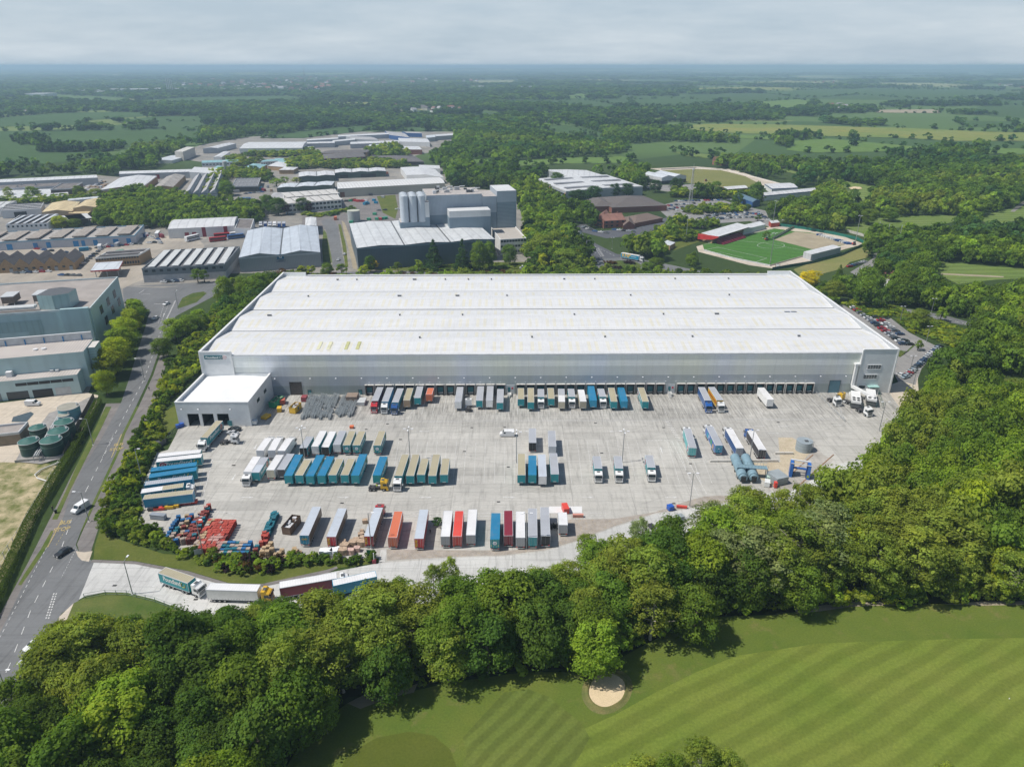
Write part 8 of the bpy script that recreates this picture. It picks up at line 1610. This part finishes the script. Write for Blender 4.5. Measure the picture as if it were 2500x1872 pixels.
for (x,y,l) in ((1869,587,'red roller machine on the football pitch'),(2082,598,'orange lift platform at the far pitch corner'),(1722,443,'red tractor on the cricket ground')):
    g=P(x,y); e=empty('tractor',(g.x,g.y,.1),.4,l,'tractor'); MB().box(-.7,.7,-1.4,.6,.6,1.5,paint('brightred',PC['brightred'])).box(-.7,.7,-1.6,-.4,1.5,2.6,GLS).build('body',e)
    for s in (-1,1): MB().cyl((-1.2,.7),.7,s*.8-.2,s*.8+.2,TY,14,axis='x').build('wheel',e)
blk=[(1891+k*4.2,583-k*2.4) for k in range(13)]
for k,(x,y) in enumerate(blk): g=P(x,y); o=MB().cyl((0,0),.8,-2,2,M('turf_roll',(.06,.09,.06),.9,.3,3),10,axis='x').build('turf_roll',loc=(g.x,g.y,.8)); o.rotation_euler=(0,0,.5); tag(o,'dark artificial turf roll %s along the bare pitch end'%ORD[k],'turf roll','turf rolls on the pitch')
for k in range(14):
    x=2000+k*5.6; y=575+k*1.7; g=P(x,y); o=MB().box(-2.2,2.2,-.6,.6,0,1.2,rr.choice((WHT,WHT,paint('navy',PC['navy']),LG))).build('storage_bag',loc=(g.x,g.y,.15)); tag(o,'bag or board %s in the white line along the far touchline'%ORD[k],'bag','white bags along the touchline')
g=P(2168,615)
# person figures
def person_mesh(seed,top,leg):
    me=bpy.data.meshes.new('person'); r_=random.Random(seed)
    V=[(0,0,.95),(0,.01,1.2),(0,.0,1.42),(0,.02,1.55),(0,.04,1.7),(.1,0,.9),(.13,.08,.5),(.14,.02,.07),(.14,.14,.05),(-.1,0,.9),(-.12,-.06,.5),(-.13,-.16,.08),(-.13,-.03,.05),(.2,0,1.4),(.27,.04,1.13),(.26,.18,.92),(-.2,0,1.4),(-.27,-.03,1.12),(-.26,.05,.86)]
    E=[(0,1),(1,2),(2,3),(3,4),(0,5),(5,6),(6,7),(7,8),(0,9),(9,10),(10,11),(11,12),(2,13),(13,14),(14,15),(2,16),(16,17),(17,18)]
    me.from_pydata(V,E,[]); o=bpy.data.objects.new('tmp',me); COL.objects.link(o); o.modifiers.new('s','SKIN'); rad=[.15,.15,.14,.06,.105,.1,.075,.05,.04,.1,.075,.05,.04,.07,.05,.04,.07,.05,.04]
    for i,sv in enumerate(me.skin_vertices[0].data): sv.radius=(rad[i],rad[i]); sv.use_root=(i==0)
    o.modifiers.new('b','SUBSURF').levels=1; bpy.context.view_layer.update(); m=bpy.data.meshes.new_from_object(o.evaluated_get(bpy.context.evaluated_depsgraph_get())); bpy.data.objects.remove(o); m.name='person'
    m.materials.clear(); sk=M('skin',(.45,.28,.2),.6); 
    for q in (top,leg,sk): m.materials.append(q)
    for p in m.polygons: z=p.center.z; p.material_index=2 if z>1.52 or (z<.95 and abs(p.center.x)>.22 and z>.75) else 0 if z>.95 else 1; p.use_smooth=True
    return m
HV=M('hi_vis',(.55,.75,.05),.7,.1); JN=M('dark_trousers',(.04,.045,.07),.8); HO=M('hi_vis_orange',(.8,.25,.03),.7); BJ=M('dark_jacket',(.03,.03,.04),.8)
for i,(x,y,t,l) in enumerate([(921,1193,HV,'person in a yellow high-visibility jacket behind the yellow shunter cab'),(1726,1008,HV,'person in a high-visibility vest at the front of the all-blue lorry'),(1051,1303,BJ,'person in dark clothes in the shadow beside the red-backed trailer'),(365,953,BJ,'person walking on the pavement beside the main road'),(130,1247,BJ,'person in dark clothes standing at the bus stop')]):
    g=P(x,y); o=link('person',person_mesh(i,t,JN),None,(g.x,g.y,.05),i*1.1); tag(o,l,'person')
# bus shelter, small signs
g=P(137,1252); e=empty('litter_bin',(g.x,g.y,.04),0,'black litter bin at the bus stop by the main road','bin'); MB().cyl((0,0),.35,0,1.1,BK,12).build('body',e); MB().cyl((0,0),.38,1.1,1.25,DKG,12).build('lid',e)
g=P(1066,661); e=empty('bus_shelter',(g.x,g.y,.06),0,'bus shelter beside the conical evergreen behind the warehouse','shelter'); MB().box(-2,2,-.7,.7,2.3,2.45,DKG).build('roof',e); MB().box(-2,-1.9,-.7,.7,0,2.3,GLS).box(-2,2,.6,.7,0,2.3,GLS).build('glass_panel',e)
g=P(900,660); 
g=P(914,1374); e=empty('height_barrier',(g.x,g.y,.04),0,'white barrier post with red base at the yard entrance','barrier'); MB().cyl((0,0),.12,0,3.2,WHT,10).build('post',e); MB().box(-.5,.5,-.4,.4,0,1.0,paint('maroon',PC['maroon'])).build('cabinet',e)
g=P(487,1365); e=empty('sign_board',(g.x,g.y,.04),R(20),'grey notice sign on a post by the lower pallet fence','sign'); MB().box(-.06,.06,-.06,.06,0,3.4,LG).build('post',e); MB().box(-.9,.9,-.08,-.02,1.6,3.2,HVAC).build('panel',e)
# ---------------------------------------------------------------- far houses and sheds
hm=[]
for wl_,rf_ in ((STN,rC),(BR,rC),(M('cream_render',(.6,.55,.46)),rB),(STN,rG)):
    hm.append(MB().box(-6,6,-4,4,0,5,wl_).add([(-6.3,-4.3,5),(6.3,-4.3,5),(6.3,4.3,5),(-6.3,4.3,5),(-6.3,0,8.2),(6.3,0,8.2)],[(0,1,5,4),(3,4,5,2),(0,4,3),(1,2,5)],rf_).mesh('far_house'))
rr=random.Random(31); nn=0
def village(poly,n,where,s=1.0):
    global nn
    x0,x1=min(p[0] for p in poly),max(p[0] for p in poly);y0,y1=min(p[1] for p in poly),max(p[1] for p in poly); c=0
    while c<n:
        x,y=rr.uniform(x0,x1),rr.uniform(y0,y1)
        if inpoly(x,y,poly):
            g=P(x,y); k=rr.randrange(4); o=link('far_house',hm[k],None,(g.x,g.y,0),rr.uniform(0,PI)); o.scale=(s,s,s*rr.uniform(.9,1.3)); c+=1
            tag(o,'%s house in %s'%(('white-walled red-roofed','brick','cream slate-roofed','white grey-roofed')[k],where),'house','houses of '+where)
village([(600,196),(760,190),(1000,192),(1180,200),(1130,210),(1000,206),(860,220),(640,228),(560,214)],125,'the town below the horizon',2.3)
village([(430,200),(600,196),(620,216),(500,222),(430,214)],25,'the town fringe',2.2)
village([(250,265),(420,252),(640,252),(700,256),(640,268),(440,264),(260,272)],30,'the tree-lined village on the far left',1.1)
village([(70,268),(110,270),(108,280),(60,281)],12,'the small white estate at the far left',1.0)
village([(900,262),(1060,262),(1080,252),(1190,268),(1100,276),(920,272)],26,'the red-brick village in the middle distance',1.2)
village([(1266,286),(1360,290),(1362,300),(1270,298)],22,'the mobile home park',.75)
village([(2020,262),(2064,262),(2064,276),(2020,276)],6,'the grey manor among trees',1.6); village([(1830,258),(1860,260),(1858,267),(1830,266)],2,'the red-roofed farm'); village([(2440,208),(2500,210),(2500,216),(2440,216)],8,'the far right hamlet',1.2)
village([(1350,350),(1380,352),(1380,362),(1350,360)],2,'the garden houses beyond the white hall'); village([(1450,358),(1530,366),(1525,378),(1455,372)],4,'the houses among the conifers'); village([(1750,402),(1775,404),(1772,412),(1750,410)],2,'the red-roofed pair by the golf trees')
village([(1990,197),(2040,200),(2060,208),(1960,210)],8,'the farm cluster on the far right',1.3)
for k,(x0,x1,y,h) in enumerate([(135,225,229,9),(225,270,232,9),(255,350,227,10),(350,390,225,10),(395,440,224,9),(60,110,237,8),(510,620,224,9),(1150,1180,217,8),(1272,1310,218,9)]):
    A=P(x0,y);B_=P(x1,y); o=MB().box(0,B_.x-A.x,0,90,0,h*1.6,wL,rW).build('distant_shed',loc=(A.x,A.y,0)); tag(o,'huge pale shed %s from the left on the far plain'%ORD[k],'warehouse','pale sheds on the far plain')
for k in range(4):
    g=P(410+k*4.2,226); o=MB().cyl((0,0),2.2,0,62,LG,10,1.8).build('chimney_stack',loc=(g.x,g.y,0)); tag(o,'thin pale stack %s of four on the far left plain'%ORD[k],'chimney','four thin stacks')
g=P(745,205); o=MB().bar((-6,0,0),(0,0,90),2,2,HVAC).bar((6,0,0),(0,0,90),2,2,HVAC).bar((0,0,0),(0,0,115),1.5,1.5,HVAC).build('distant_mast',loc=(g.x,g.y,0)); tag(o,'lone mast on the horizon','mast')
# far hills closing the view
hl=[]
def hill(y0,xa,xb,dep,hmax,seed,name):
    rr=random.Random(seed); nx_,ny_=60,6; vs=[];fs=[]
    ph=[rr.uniform(0,6) for _ in range(4)]
    for j in range(ny_+1):
        for i in range(nx_+1):
            x=xa+(xb-xa)*i/nx_; u=i/nx_; e_=min(1,u*6,(1-u)*6); prof=math.sin(PI*j/ny_); z=hmax*prof*e_*(.62+.2*math.sin(u*9+ph[0])+.12*math.sin(u*23+ph[1])+.06*math.sin(u*51+ph[2])); vs.append((x,y0+dep*j/ny_,z-1))
    fs=[(j*(nx_+1)+i,j*(nx_+1)+i+1,(j+1)*(nx_+1)+i+1,(j+1)*(nx_+1)+i) for j in range(ny_) for i in range(nx_)]
    o=smooth(MB().add(vs,fs,G_base).build(name)); tag(o,kind='structure')
hill(9000,-9000,-900,3500,38,1,'hills'); hill(15000,-4000,15000,7000,85,2,'hills'); hill(26000,-26000,26000,12000,118,3,'hills')
